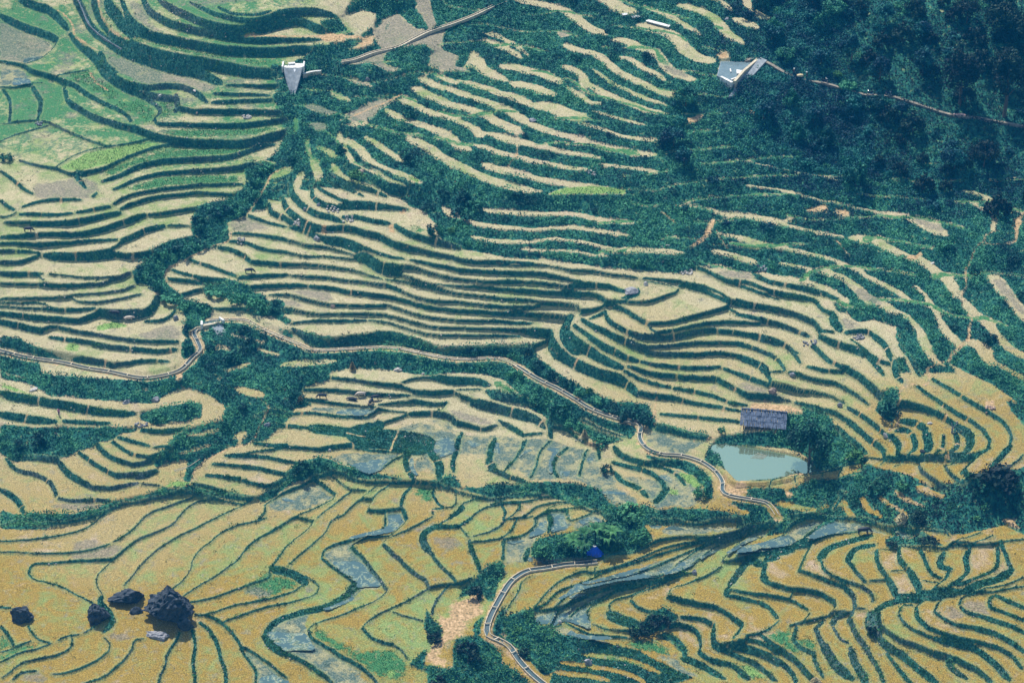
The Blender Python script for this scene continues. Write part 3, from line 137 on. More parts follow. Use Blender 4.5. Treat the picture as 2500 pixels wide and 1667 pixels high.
TRACE = """b1.1 -675,1266 -643,1227 -609,1217 -576,1220 -551,1240
b1.0 -743,1310 -703,1260 -666,1226 -622,1203 -586,1200 -560,1215 -532,1242 -516,1253
b1.2 -827,1364 -787,1298 -740,1249 -694,1209 -636,1187 -581,1192 -542,1219 -516,1234
b1.0 -873,1404 -840,1319 -799,1263 -753,1229 -694,1198 -636,1179 -581,1172 -512,1182
b1.1 -923,1425 -892,1323 -856,1264 -821,1229 -780,1208 -721,1181 -663,1158 -580,1151 -512,1161
b1.8 -963,1470 -950,1417 -916,1341 -886,1286 -862,1258
b1.3 -1008,1525 -982,1427 -947,1346 -910,1285 -853,1221 -807,1186 -747,1154 -690,1135 -632,1113 -581,1094 -534,1091
b0.6 -880,1258 -856,1252 -831,1238
b1.3 -1066,1568 -1025,1477 -993,1393 -954,1327 -901,1253 -853,1208 -806,1171 -761,1143 -718,1126 -688,1106 -661,1082
b1.0 -797,1169 -747,1146 -704,1130 -662,1092 -652,1075
b0.6 -640,1068 -601,1064 -565,1060 -527,1064
b0.8 -668,1042 -626,1034 -586,1035 -544,1032
b0.8 -668,1011 -625,1015 -585,1020 -538,1020
b0.8 -742,1007 -705,991 -651,989 -596,988 -514,984
b0.8 -793,976 -783,955 -742,952 -674,949 -593,951 -541,966 -503,976
b1.3 -1194,1570 -1147,1537 -1108,1510 -1077,1460 -1053,1418
b1.2 -1233,1514 -1182,1471 -1132,1434 -1092,1406 -1075,1388
b0.7 -1072,1386 -1080,1343 -1101,1295 -1128,1272
b1.3 -1047,1400 -1016,1346 -975,1280 -943,1212 -920,1168 -879,1117 -840,1088 -796,1067 -756,1053
b1.8 -957,1276 -940,1216 -904,1162
b1.0 -858,1106 -825,1089 -785,1096 -742,1086 -712,1061 -679,1013
b1.0 -854,1092 -825,1073 -796,1041 -786,1007 -796,973
b1.3 -756,1063 -748,1030 -750,1002
b0.7 -1197,1301 -1166,1287 -1138,1273 -1113,1241 -1084,1225 -1059,1207 -1037,1188
b0.6 -1046,1203 -1017,1215 -979,1226
b0.9 -1037,1189 -997,1155 -955,1098 -916,1059 -885,1030 -860,1002 -847,972
b1.0 -1026,1170 -1006,1100 -975,1055 -932,1010 -896,986 -852,960 -793,923 -751,905 -696,896 -642,892 -589,894 -550,913 -499,946
b0.3 -1177,1183 -1140,1182 -1117,1192 -1081,1199
b0.9 -1168,1175 -1144,1123 -1131,1062 -1126,1017
b1.1 -1108,1194 -1087,1148 -1068,1094 -1064,1025
b0.4 -1147,1013 -1120,1014 -1093,1017 -1060,1020
b0.5 -1054,1017 -1021,993 -973,950 -927,912 -889,890
b0.5 -1132,927 -1105,956 -1073,978 -1035,996
b0.3 -988,799 -958,851 -923,881 -884,890 -844,899 -802,921
b0.6 -1074,840 -1033,815 -990,799 -958,778 -935,774
b0.7 -1110,802 -1077,763 -1050,728 -1024,698
b0.6 -932,775 -885,800 -850,836 -814,870 -777,895 -738,901 -683,892 -615,890 -555,904
b0.9 -882,757 -844,787 -809,822 -758,843 -692,849 -626,856 -588,878 -550,903 -524,912
b0.7 -855,730 -817,775 -768,805 -716,815 -663,820 -611,829 -564,840
b0.3 -762,752 -711,766 -646,776 -586,779
G -965,1463 -935,1417 -879,1280 -856,1254 -883,1262 -930,1336 -966,1426
G -871,1254 -810,1219 -692,1165 -592,1130 -541,1107 -548,1096 -633,1126 -748,1165 -870,1241
G -886,1042 -839,1076 -796,1018 -805,979 -859,1022
G -798,1060 -767,1056 -753,1005 -770,963 -793,990
G -784,937 -701,946 -567,952 -514,969 -563,915 -697,904 -765,913
G -882,799 -801,868 -723,891 -589,891 -573,891 -613,862 -719,847 -822,821 -873,773
G -839,741 -768,804 -663,815 -596,812 -594,780 -737,764 -787,743
G -1027,1208 -976,1222 -917,1145 -881,1082 -908,1079 -973,1146
g -980,801 -934,864 -857,895 -779,910 -802,880 -874,818 -935,781
P -1231,1495 -1164,1449 -1097,1394 -1084,1352 -1110,1303 -1135,1280 -1197,1306
P -943,1243 -899,1233 -806,1170 -747,1134 -664,1078 -683,1050 -742,1091 -825,1094 -901,1163
P -850,1364 -848,1289 -794,1219 -824,1233 -876,1315 -899,1395
P -1019,734 -946,766 -897,750 -882,718 -1000,696
W -1134,1275 -1099,1300 -1090,1353 -1096,1338 -1139,1300
W -1147,1257 -1133,1257 -1109,1196 -1127,1189 -1147,1189
D -1197,1300 -1157,1282 -1136,1257 -1142,1196 -1177,1185
V -581,1094 -536,1115 -494,1100 -470,723 -576,752 -576,817 -545,840 -514,887 -502,945 -517,979 -521,1000 -536,1026 -525,1065 -548,1085
b1.2 -533,1246 -484,1260 -443,1265 -404,1258
b1.5 -604,1188 -564,1202 -525,1233 -484,1245 -446,1218 -430,1215
b0.8 -604,1173 -549,1177 -494,1181 -434,1183
b1.2 -603,1152 -548,1153 -494,1164 -458,1162
V -398,1258 -387,1269 -364,1356 62,1402 60,1096 19,1096 -37,1134 -90,1215 -119,1102 -188,1111 -228,1063 -254,1025 -293,986 -317,915 -343,907 -315,880 -218,757 -177,708 -202,663 56,642 58,905 -239,986 -317,925 -377,921 -397,906 -464,888 -513,820 -522,756 -575,752 -581,833 -514,872 -474,925 -474,994 -514,1032 -533,1091 -458,1164 -410,1163 -434,1186 -356,1188 -317,1248 -312,1317 -349,1324
V -534,1109 -464,1120 -436,1104 -408,1114 -353,1105 -215,1106 -188,1106 -254,1025 -344,924 -455,965 -527,1029
V -467,928 -377,921 -316,885 -177,708 -202,663 -522,756 -513,820
V -293,986 -228,1063 -171,1111 -89,1129 60,1109 56,642 -177,708 -258,788 -316,892
V -442,1238 -398,1259 -357,1204 -427,1211
s4.2 -84,1191 -73,1139 -53,1104 -17,1073
s2.6 -170,1097 -149,1080 -125,1057
s3.2 -204,1085 -176,1060 -153,1044 -131,1030 -90,1007 -68,998 -36,976 5,941 32,903 47,881
s3.7 -219,1054 -194,1027 -166,1000 -130,972 -89,956 -49,922 -14,888 15,857
s3.1 -249,1012 -212,980 -184,951 -145,928 -116,907 -80,872 -69,844
s3.0 -278,973 -251,938 -218,916 -169,884 -133,854 -119,822 -93,799
s4.0 -226,857 -180,820 -153,780 -113,744 -73,713 -34,687 5,666 46,659
s3.1 -119,1077 -77,1053 -41,1035 -9,1009 48,962
s3.2 -59,863 -22,844 18,829 47,814
s2.4 -80,820 -48,804 -22,785 13,773 47,754
s3.2 -61,760 -35,740 5,726 46,707
s1.4 -450,920 -451,886 -443,853
s2.6 -435,833 -420,785 -417,744
s2.4 -425,871 -399,840 -382,816
s1.8 -381,903 -367,844 -351,798 -336,760 -309,738 -268,707 -228,679
s2.8 -364,883 -335,836 -310,778 -283,743 -269,733
s2.4 -320,874 -286,827 -258,788 -234,760
s2.7 -261,734 -229,712 -195,686
s2.2 -388,794 -372,747 -339,714 -307,699 -268,682
s0.8 -383,737 -347,706 -307,689
s3.9 -519,798 -499,811 -482,826
s2.3 -467,729 -459,770 -456,801
s2.6 -23,1146 19,1124 49,1122
s1.7 -68,1279 -23,1250 5,1221
s2.6 -65,1250 -23,1215 13,1181
s2.1 -405,1040 -365,1009
s1.6 -452,1058 -419,1052
P -475,1022 -431,1013 -388,979 -401,964 -443,985
P -452,961 -417,960 -407,936 -425,918 -451,941
P -317,1246 -298,1312 -266,1349 -244,1309 -221,1280 -181,1263 -272,1170 -300,1179 -319,1219
P -224,1388 -195,1388 -175,1280 -192,1267 -222,1341
P -381,1111 -327,1151 -192,1253 -153,1280 -162,1200 -184,1179 -196,1204 -286,1157 -293,1120 -248,1096 -269,1081 -325,1112 -364,1114
P -189,1169 -162,1200 -120,1177 -133,1100 -188,1121
P -373,959 -295,1022 -254,1025 -318,932 -352,923
P -385,1086 -324,1066 -309,1044 -350,1055
P -174,1115 -155,1101 -91,1107 -117,1130
R -438,1205 -419,1218 -357,1204 -343,1197 -376,1190 -378,1176 -411,1171 -436,1180
R -335,1202 -327,1223 -316,1217 -317,1176 -341,1163 -363,1154
V -62,1410 626,1290 578,671 163,651 189,678 138,692 -57,814 -61,1170
V -61,1170 138,686 60,643 -56,649
s3.8 9,1374 66,1361 123,1329 156,1284 177,1253 213,1221
s5.3 198,1389 225,1348 247,1315 277,1296
s5.1 298,1256 330,1230 365,1199 384,1150 399,1115 419,1089 445,1072
s2.1 309,1319 347,1288 387,1244 425,1184
s3.5 387,1311 417,1295 452,1262 474,1219 487,1171 517,1125
s1.8 463,1318 485,1297 501,1259
s3.2 540,1319 541,1267 557,1227 586,1205
s3.4 509,1227 530,1198 553,1176
s3.6 235,1205 265,1196 286,1171 320,1135 338,1099 347,1058 369,1027 401,1005
s3.2 121,1203 153,1178 189,1161 215,1120 241,1074 272,1033 306,997 332,972 355,956
s2.2 246,1140 270,1120 291,1083 314,1053 339,1014
s2.9 117,1129 141,1110 157,1074 167,1038 198,1008 230,972 264,942 297,913 331,900
s1.7 182,1100 213,1045 252,1002 291,961 338,926
s2.0 120,1037 144,1006 170,970 194,957
s4.1 -22,1132 9,1134 36,1113 69,1097 107,1056
s4.3 3,1064 44,1045 90,1008
s3.9 -40,1028 3,1007 44,965
s5.7 55,969 89,958 121,931 153,907
s3.4 -45,975 -10,956 30,903 62,877 101,852 141,838 180,809 232,790 265,776 304,770
s4.4 -45,917 -18,893 14,859
s1.4 178,931 222,905 261,882 292,860
s2.0 147,886 195,865 234,842 286,821 320,816
s2.6 -45,850 -5,826 48,812 114,786 186,763
s2.4 -44,799 8,775 74,751 118,733 159,728
s1.8 186,746 230,735 282,726 308,722
s3.0 -44,736 8,717 60,700 125,685 184,681
s2.5 -43,685 8,666 60,657
s1.7 -47,1276 -5,1239 37,1173
s2.5 -47,1225 -13,1203 20,1163
g 68,646 101,670 190,684 241,668 240,650
P 338,1099 363,1065 394,1027 393,1008 361,1026 341,1057
P 104,1252 121,1262 135,1229 112,1222
R 455,1095 478,1114 490,1086 471,1081
R 517,1084 550,1089 533,1078
r 378,882 422,903 407,875 385,864
r 452,872 471,876 471,866
r 516,915 543,908 536,897 518,902
V 508,1340 1183,1255 1097,662 465,674
s3.2 508,1224 529,1205 554,1175
s0.6 485,777 562,756 639,735 715,713
s1.0 499,707 545,697 596,687
P 967,1201 980,1199 975,1179
P 932,1088 949,1092 938,1070
D 465,1081 550,1072 532,1028 487,952 454,1001
b1.2 -914,727 -942,777 -922,777
b0.8 -894,694 -888,708
b0.7 -1038,652 -1002,670 -964,678 -917,678
b0.7 -1090,686 -1071,664 -1055,646
b0.3 -1049,637 -1066,629 -1082,634
b0.7 -1040,631 -1003,627 -964,622 -929,628
b0.7 -920,631 -890,645 -855,667
b0.5 -1072,616 -1053,611 -1014,609
b0.8 -1014,608 -975,604 -934,604 -900,618 -865,639 -832,658
b0.5 -848,676 -823,714 -787,739 -737,758 -685,772 -633,776 -583,778
b0.6 -833,669 -809,702 -773,731 -736,744 -684,756 -604,748
b0.4 -776,676 -742,686 -710,699 -680,710
b0.7 -1073,575 -1035,573 -985,581 -934,580 -897,588 -861,607 -826,634 -803,655 -782,674
b0.6 -1072,562 -1034,560 -988,561 -933,567 -896,576 -858,580 -830,582
b0.9 -821,584 -798,607 -775,630 -741,648
b0.5 -734,650 -713,651 -687,651
b0.4 -840,556 -831,566 -821,581
b0.7 -1071,546 -1032,545 -989,545
b1.1 -979,543 -943,538 -892,541 -855,549 -833,554
b0.8 -828,552 -802,546 -779,552 -760,562
b0.7 -1067,517 -1028,516 -1008,527 -990,542
b0.8 -1064,493 -1025,488 -976,485
b0.5 -961,484 -935,480 -896,474 -858,474 -822,482
b0.6 -834,476 -810,488 -794,502
b0.5 -1060,468 -1022,466 -976,461
b0.6 -976,460 -944,454 -907,454 -877,458 -850,462 -834,474
b0.4 -982,484 -975,473 -968,464
b0.5 -1054,428 -1016,424 -978,423 -941,425 -907,431
b0.5 -904,432 -867,437 -830,444 -803,451 -781,472
b0.5 -907,431 -892,417 -864,415 -828,421 -792,433 -766,447
b0.5 -1054,422 -1016,418 -978,417 -954,407
b0.5 -1054,416 -1016,411 -977,406 -951,402
b0.7 -954,403 -925,396 -887,397 -856,404
b1.1 -846,402 -825,394 -787,390 -757,393
b1.0 -755,394 -743,404 -736,428 -735,458 -754,472
b0.7 -751,381 -724,383 -706,396 -696,422
b0.8 -1053,403 -1015,398 -962,386 -924,381 -885,374 -862,389 -846,401
b0.9 -1052,389 -1021,384 -992,373 -963,362
b0.5 -962,364 -944,373 -926,372
b0.6 -926,370 -882,348 -843,336 -804,323 -766,315 -729,314 -678,320
b0.8 -943,348 -906,337 -867,326 -828,310 -790,303 -752,297 -715,295 -681,302
V -1047,355 -1009,348 -966,317 -897,289 -897,279 -965,306 -1044,335
V -583,843 -498,853 -525,820 -535,769 -525,736 -523,718 -567,701 -609,672 -602,633 -598,614 -656,587 -709,549 -722,527 -722,504 -690,463 -682,459 -629,432 -614,400 -629,379 -648,360 -645,317 -630,279 -667,282 -672,314 -659,334 -675,345 -669,402 -679,421 -693,439 -733,462 -760,483 -782,480 -790,508 -772,547 -758,567 -721,602 -677,623 -686,667 -680,710 -604,749 -577,772
V -640,497 -596,495 -544,478 -541,470 -510,455 -508,434 -492,450 -454,455 -452,415 -515,419 -567,447 -594,463 -647,483
V -639,377 -590,390 -449,363 -443,286 -639,273 -631,318
P -1025,737 -983,753 -942,771 -897,754 -889,712 -908,683 -964,677 -1004,673 -1025,707
P -609,672 -575,698 -533,669 -517,640 -568,630 -598,641
P -941,422 -918,419 -916,409 -939,410
P -767,328 -699,382 -670,343 -692,319 -753,316
b0.5 -566,695 -533,670 -505,652 -479,643
b0.6 -592,629 -555,624 -516,615 -476,600
b0.6 -598,612 -567,604 -539,584 -512,573 -473,563
b0.8 -621,599 -592,590 -563,564 -549,545
b0.7 -546,541 -510,535 -471,532
b0.7 -677,565 -652,544 -611,522 -576,500
b0.7 -712,530 -674,510 -635,500 -596,494
b0.7 -717,505 -686,502 -648,496
b0.6 -683,463 -647,483
b0.7 -568,494 -533,500 -495,504 -470,508
b0.5 -539,476 -506,478 -468,481
b0.5 -503,460 -467,460
b0.6 -616,426 -578,426 -553,427 -533,425
b0.7 -593,389 -563,393 -526,400
s2.5 -668,461 -632,462 -593,453
s1.9 -605,414 -565,419 -527,410
g -909,332 -883,328 -879,302 -905,307
g -852,365 -812,387 -784,363 -844,349
b0.5 -511,784 -484,785
b0.7 -512,761 -496,763
b0.9 -522,720 -512,688 -489,667 -467,645
b0.6 -565,690 -529,666 -488,645
b0.8 -472,640 -439,617 -407,591 -380,581
b1.1 -494,735 -480,683 -453,643 -426,615 -396,598
b1.0 -478,767 -469,720 -450,682 -422,648 -387,629 -358,611
b1.0 -430,737 -425,695 -402,664 -365,648
b0.8 -416,725 -396,697 -363,667 -350,661
b0.9 -389,752 -347,711 -307,695 -267,675
b1.0 -394,746 -360,712 -333,692 -317,676
b1.3 -358,774 -328,746 -295,714 -260,687 -226,676
b0.7 -320,768 -282,734 -255,709 -221,683
b1.4 -365,655 -331,653 -300,649 -274,644
b0.7 -274,644 -245,638 -219,633
b0.9 -356,624 -330,622 -298,605 -259,592
b0.9 -246,584 -225,557 -199,536 -160,517 -109,500
b0.8 -394,601 -355,601 -315,578 -281,562 -250,535 -211,514
b0.4 -564,625 -525,617 -485,602 -453,587 -427,576 -393,573 -353,553 -332,541
b1.3 -393,582 -359,574 -333,556 -314,542
b0.6 -314,541 -280,519 -249,502 -223,493
b0.4 -563,602 -535,585 -509,572 -469,561 -430,548 -392,549 -353,539 -327,533
b1.2 -327,538 -301,520 -274,492 -248,481 -228,471
b0.5 -548,542 -519,535 -475,532 -429,529 -390,520 -352,512 -299,485 -268,470
b0.5 -554,495 -517,502 -479,507 -427,499 -389,494 -350,481 -299,468 -265,457
b0.6 -540,475 -503,479 -465,481 -427,480
b0.7 -421,479 -375,468 -336,451 -298,442 -265,433
b0.5 -502,460 -463,459 -424,438 -385,421 -347,417 -302,415
b0.6 -302,414 -262,414
b0.5 -469,425 -435,410 -396,397 -346,398 -309,401 -258,394
b0.6 -448,382 -409,387 -358,386 -301,390
b1.0 -450,368 -424,348 -393,332 -373,328
b1.0 -368,334 -319,340 -270,352 -232,348 -194,319 -144,298
b0.8 -141,296 -107,297 -87,300
b0.8 -85,300 -45,303 4,306 42,306
b0.6 -208,513 -172,498 -134,482 -109,466 -71,456 -33,459 42,454
b0.6 -210,489 -172,474 -134,459 -108,447 -71,441 -33,440 42,437
b0.5 -228,477 -197,470 -159,450 -121,434 -83,425 -46,421 19,423
b0.5 -228,467 -197,446 -158,426 -121,422 -83,418 -46,416 -8,412 42,408
b0.5 -261,468 -222,455 -184,435 -146,418 -108,406 -70,402 -20,394 42,391
b0.7 -260,456 -229,434
b0.4 -229,432 -196,410 -158,395 -120,392 -70,384 -20,379 42,383
b0.6 -262,432 -221,414 -183,395 -145,384 -108,377 -70,374 -20,372 42,375
b0.5 -262,417 -233,401 -195,380 -145,364 -95,357 -40,361
b0.5 -35,361 4,359 42,360
b0.5 -258,393 -220,375 -182,357 -145,346 -95,344 -45,345 22,346
b0.5 -296,390 -258,380 -220,360 -182,340 -144,332 -95,332 -45,334 17,338
b0.9 -173,539 -147,511 -109,502
V -255,709 -202,682 -151,711 -86,676 -26,652 56,647 55,461 -21,461 -71,483 -109,499 -152,517 -159,576 -181,621 -215,646 -244,678 -220,675
V -553,478 -512,461 -500,434 -480,442 -476,418 -451,385 -458,378 -499,422 -548,403
V -546,378 -521,377 -443,332 -417,311 54,297 54,269 -537,274
s2.3 -145,627 -123,597 -85,572 -34,561 45,551
s2.1 -57,612 -21,604 46,599
s1.9 -82,532 -46,519 45,516
s1.5 -253,640 -215,641 -181,621
s1.7 -109,499 -71,488 -8,466 45,467
s4.2 -239,608 -199,570 -157,522
P -469,470 -427,479 -380,469 -366,443 -385,424 -424,444
P -481,458 -437,443 -428,421 -466,426
r -240,630 -214,636 -227,624
r -257,592 -249,588 -246,563 -259,569
r -401,604 -394,605 -393,590 -404,595
g -230,722 -195,695 -202,682
G -220,577 -173,546 -199,541
V -56,654 86,669 190,687 347,716 374,747 587,784 557,419 471,437 385,465 347,448 259,445 176,448 58,481 -55,477
s2.6 -56,609 -5,602 59,600 111,604 149,601 174,589 213,583 248,575
s2.0 -55,560 -17,555 46,554 110,563 148,561 186,549 242,540
s1.7 -55,516 -5,513 41,516 84,529 135,523 173,513 218,505
s1.3 16,497 46,493 109,496 159,485 197,479
s3.1 220,498 261,503 299,502 352,499
s2.3 -55,472 8,461 58,462 108,457 178,449
s2.9 176,443 233,443 283,440 333,435
g 86,666 189,677 241,667 189,657 99,661
s1.6 343,637 382,638 415,631 433,625
s3.0 432,620 471,616 522,607 572,595
s2.1 436,559 479,546 515,528 565,512
s3.0 418,507 450,492 486,472 500,460
r 419,606 426,605 419,562 399,533 375,511 373,519 400,547
b0.5 -47,458 8,452 71,451 121,439 171,439 220,429 258,424
b0.6 -47,441 -4,438 58,434 108,421 140,411
b0.5 -42,421 -4,425 21,423
b0.5 23,422 58,419 83,416 113,408
b0.8 118,410 158,406 195,401 231,380
b0.6 -47,415 -4,412 33,407 70,407 98,404
b0.9 103,404 120,403 138,397
b0.5 -47,399 -4,392 33,391 60,390
b0.4 -47,383 -4,378 25,379 58,388
b0.3 63,390 95,388 128,377 142,358
b0.5 -47,372 -17,370 33,374 63,374
b0.5 65,372 95,367 120,351
b0.7 -39,361 -4,358 38,359
b0.5 -42,344 -12,343 25,347
b0.5 -42,333 -4,335 18,337
b1.0 28,344 58,340 78,337
b1.0 -42,302 -17,304 20,306 43,304
b0.6 140,398 165,392 182,380 191,364
b1.2 226,364 246,367 254,384
b0.6 139,357 164,360 189,366 218,356 246,361 259,378 257,390
b0.5 228,353 268,351 305,368 331,385 341,401
b0.6 268,424 308,421 345,417 370,410 406,393 430,372 443,357
b0.5 270,418 308,414 332,404
b0.7 343,411 358,416
b0.8 358,413 394,394 418,373 441,355
b0.7 383,463 409,439 432,416 469,399 504,378 540,362
b1.0 495,429 518,406 542,394
b0.6 448,355 477,345 514,340 538,331
b0.6 439,351 464,326 500,315 536,303
b0.6 275,286 314,287 351,304 390,323 439,349
b0.7 206,356 230,337 253,307 275,286 277,277 288,266
b0.6 286,265 325,274 376,298 426,310 500,310
b0.8 189,355 195,319 216,291 252,265 288,261 325,266 363,284 401,297 440,292
b0.7 447,290 474,284 498,271 533,255
b0.9 142,343 168,315 192,293 228,266 271,245
b0.6 269,246 313,250 362,264 412,269 449,268
b0.6 454,267 484,251 519,229
b0.9 127,329 156,297 179,272 215,246
b0.8 269,241 312,237 361,241
b2.3 120,358 112,346 107,321 116,294 131,278
b1.4 78,337 80,315 89,291 106,275
b1.0 159,340 186,355
V -54,305 43,319 45,273 -54,274
P 354,451 434,440 484,444 507,417 456,410
V 472,779 1114,775 1007,116 820,130 803,183 777,252 721,291 660,254 656,310 642,362 582,384 536,434 488,445 461,427 451,457
V 1114,775 1004,96 749,123 765,256 796,310
s1.6 466,613 512,600 549,588 587,577 624,566 661,554 691,547
s3.7 709,549 740,546 772,520 792,498 811,486
s3.6 812,479 842,471 867,437 884,412 894,378 898,342
s2.0 462,548 506,527 543,514 593,502 630,487 666,476 690,460 713,439 735,413 757,393 779,373 801,346
s1.8 552,463 588,453 625,444
s3.3 625,444 661,425 684,405 705,372 726,343 749,325 768,300
s3.0 499,429 535,413 571,406 608,394 636,379 660,350 677,340
s1.2 822,391 837,357
s1.8 837,357 846,314 856,265 869,222 887,183
s2.1 776,306 797,276 811,239 818,184 827,144
s3.7 663,305 677,279 704,253
s2.9 715,262 739,241 754,208 763,163
s2.2 673,229 702,211 722,177
s2.6 910,335 927,289 946,253 962,202 980,168 1007,141
s3.6 896,193 923,181 933,151
s4.2 979,417 992,388 1001,341 1018,283 1030,254
s1.5 959,687 984,681 1014,655 1044,616
s1.5 966,645 989,627 1007,607
s1.6 1007,607 1010,577 999,543
s1.1 504,705 558,694 595,682 646,664 696,651 734,638 784,624
s2.6 784,624 833,608 868,565 900,536
R 617,627 657,651 671,627 629,620
R 682,638 715,628 705,607 685,617
R 574,606 587,611 591,592 576,596
R 1045,577 1073,605 1062,566 1037,507 1050,558
r 813,481 839,491 846,507 850,494 836,470 816,466
b0.8 455,408 484,401 520,379 557,370 594,364
b0.8 498,416 533,397 582,383 630,367 658,345
b0.7 594,365 615,351 626,320 646,304
b0.7 457,357 493,344 530,336 566,324 589,308 609,290 620,257
b0.8 455,330 504,316 540,303 570,282 595,264
b1.8 644,306 646,280 656,256
b0.6 448,291 489,279 525,265 547,246 569,215
b0.7 452,267 487,249 510,233
b0.3 454,310 499,310
b0.9 616,259 639,253
b0.7 617,249 641,222 676,206 698,189
b0.9 599,234 615,202
b0.8 665,247 704,250 725,222 739,184
P 696,398 740,351 748,320 702,344
P 660,300 700,260 662,251
P 834,613 894,582 910,537 854,574
P 979,417 1006,399 1031,259 1016,274 982,377
b0.7 -797,260 -773,263 -737,272 -693,269
b0.9 -887,286 -849,278 -802,259
b0.9 -965,311 -926,298 -892,285
b0.5 -1041,313 -988,293 -912,278 -859,258 -808,241 -756,225
V -1041,311 -1001,294 -957,283 -946,246 -922,235 -855,225 -767,213 -720,227 -672,234 -638,263 -617,299 -620,336 -448,349 -434,146 -483,61 -558,50 -592,25 -612,-16 -613,-50 -489,-80 -421,-54 -420,-75 -489,-83 -630,-69 -744,-94 -785,-136 -874,-162 -967,-158 -976,-104 -938,-122 -831,-133 -767,-93 -700,-76 -632,-43 -627,13 -685,16 -694,6 -652,40 -639,77 -573,87 -567,153 -607,190 -658,208 -713,160 -773,159 -847,173 -922,184 -965,226 -1031,250
V -1014,131 -914,111 -877,110 -765,89 -728,86 -774,69 -787,66 -810,59 -848,51 -878,31 -928,43 -976,41 -1006,68
V -735,144 -616,161 -612,114 -634,102 -693,96 -732,113
V -670,36 -655,72 -639,80 -563,110 -547,61 -593,41 -627,13 -685,-12 -694,6
G -1034,269 -981,247 -960,237 -1007,252
s2.2 -1034,241 -1000,217 -965,193
g -1028,236 -973,197 -946,180 -895,166 -933,175 -971,186 -1026,221
b1.1 -1024,205 -984,187 -933,173 -869,153 -806,132 -745,127
s2.0 -965,193 -933,177 -882,163 -819,148 -769,135 -734,142 -699,147 -664,157 -623,180
s2.3 -1022,186 -982,172 -944,157 -906,148
s1.6 -893,141 -843,130 -805,120 -743,106
b1.2 -1017,153 -978,140 -940,130 -900,121
b0.9 -885,122 -841,113 -791,103
s0.9 -1015,136 -965,126 -902,113
s1.7 -734,92 -692,85 -645,92 -612,114
s2.2 -606,173 -590,157 -592,135 -605,122
s0.5 -885,114 -841,108 -803,103
b0.9 -727,79 -691,75 -644,80
b0.8 -769,65 -741,51 -706,36
b0.6 -694,32 -663,36
b0.8 -781,57 -753,29 -732,12 -707,6
b0.5 -703,5 -685,15
b0.8 -812,56 -788,25 -762,4 -734,-9
b0.8 -729,-9 -709,-3 -694,10
b0.8 -845,45 -822,19 -794,-7 -765,-29
b0.9 -762,-32 -737,-30
b1.2 -732,-28 -709,-29 -685,-16
b0.9 -953,46 -921,42 -884,30
b1.0 -884,30 -864,-4 -836,-34 -802,-59
b0.8 -799,-59 -771,-61 -742,-53 -719,-46
b0.3 -710,-48 -675,-58
b0.9 -987,45 -965,15 -921,-6 -889,-32 -873,-71
b0.8 -867,-81 -837,-91 -803,-90 -770,-91
b1.1 -987,-43 -965,-60 -944,-86 -926,-121
P -877,-92 -837,-91 -779,-92 -788,-115 -833,-120 -870,-109
P -848,-78 -804,-75 -801,-84 -842,-86
s1.5 -636,69 -607,72 -576,89
s1.0 -645,31 -617,39 -589,50
s1.9 -681,-7 -661,5 -634,15
s1.6 -705,-44 -680,-42 -657,-34
s3.2 -545,204 -522,191 -497,182
s1.8 -576,251 -552,264 -531,277
s1.1 -572,354 -542,346 -506,332
s1.1 -512,314 -474,296
s1.8 -598,306 -589,316 -573,307
s1.6 -543,70 -526,90 -533,58
r -670,242 -660,237 -660,214 -670,209
r -736,193 -724,200 -732,183
r -591,229 -582,237 -585,219
r -895,288 -890,288 -892,280 -897,281
g -665,-64 -656,-45 -609,-42 -631,-62
b0.5 -505,129 -472,145 -446,146
b0.9 -475,109 -444,108
b0.8 -501,54 -475,49 -439,48
b0.4 -504,29 -474,38 -439,45
b0.8 -556,25 -520,21 -485,22 -436,7
b0.6 -580,3 -542,0 -507,-4 -483,-10 -434,-26
b0.8 -589,-27 -552,-31 -523,-36
b0.6 -518,-40 -492,-49 -468,-54 -434,-32
b0.6 -611,-50 -585,-54 -548,-67
b0.6 -548,-73 -512,-82 -501,-83
V -549,350 -544,359 -417,320 -422,311 -474,276 -450,260 -399,268 -351,287 -331,282 -364,247 -368,238 -411,216 -425,210 -414,192 -394,174 -479,152 -505,177 -534,177
V -534,177 -479,152 -484,117 -497,70 -525,66
V -434,357 -368,338 -270,356 -219,345 -144,303 -20,314 29,313 54,320 54,279 -8,291 -144,291 -244,332 -368,322 -418,329
b0.4 -417,311 -367,312 -318,317
V -318,317 -281,322 -194,304 -119,283 -20,291 29,253 53,226 53,175 16,178 -20,237 -50,250 -118,253 -153,246 -180,254 -222,265 -238,283 -292,279 -329,282
V -486,-77 -436,-23 -414,2 -370,17 -345,5 -302,-19 -266,-31 -218,-42 -171,-56 -113,-39 -94,-75 51,-75 51,-97 -42,-102 -113,-68 -207,-48 -301,-41 -337,-19 -373,-22 -419,-36 -463,-76
s2.7 -364,252 -327,258 -290,255 -254,256 -216,240 -187,244
s2.3 -463,269 -435,280 -400,278 -361,289
b0.6 -363,241 -314,234 -265,224 -220,219
b0.3 -221,225 -192,242 -153,244
b1.1 -162,245 -118,236 -69,231 -47,218
b0.6 -218,217 -179,208 -118,215
b0.4 -111,217 -62,213
b0.6 -416,211 -362,212 -313,207 -269,201 -203,203
b0.4 -198,206 -167,207 -118,213
b0.6 -113,211 -83,189
b0.6 -422,189 -385,185 -348,176 -304,170
b0.4 -302,168 -273,170
b0.4 -268,175 -239,185 -193,194
b0.8 -193,194 -154,187 -130,191
b0.7 -474,144 -431,147 -383,149 -334,140 -286,141
b0.5 -286,143 -268,167 -239,166 -210,165
b1.0 -474,109 -440,109 -404,103
b3.4 -392,105 -356,98 -307,90
b0.4 -262,130 -238,144 -210,164
b0.6 -503,52 -459,45 -424,44 -376,37 -340,47 -305,57
b0.4 -521,22 -494,32 -448,44
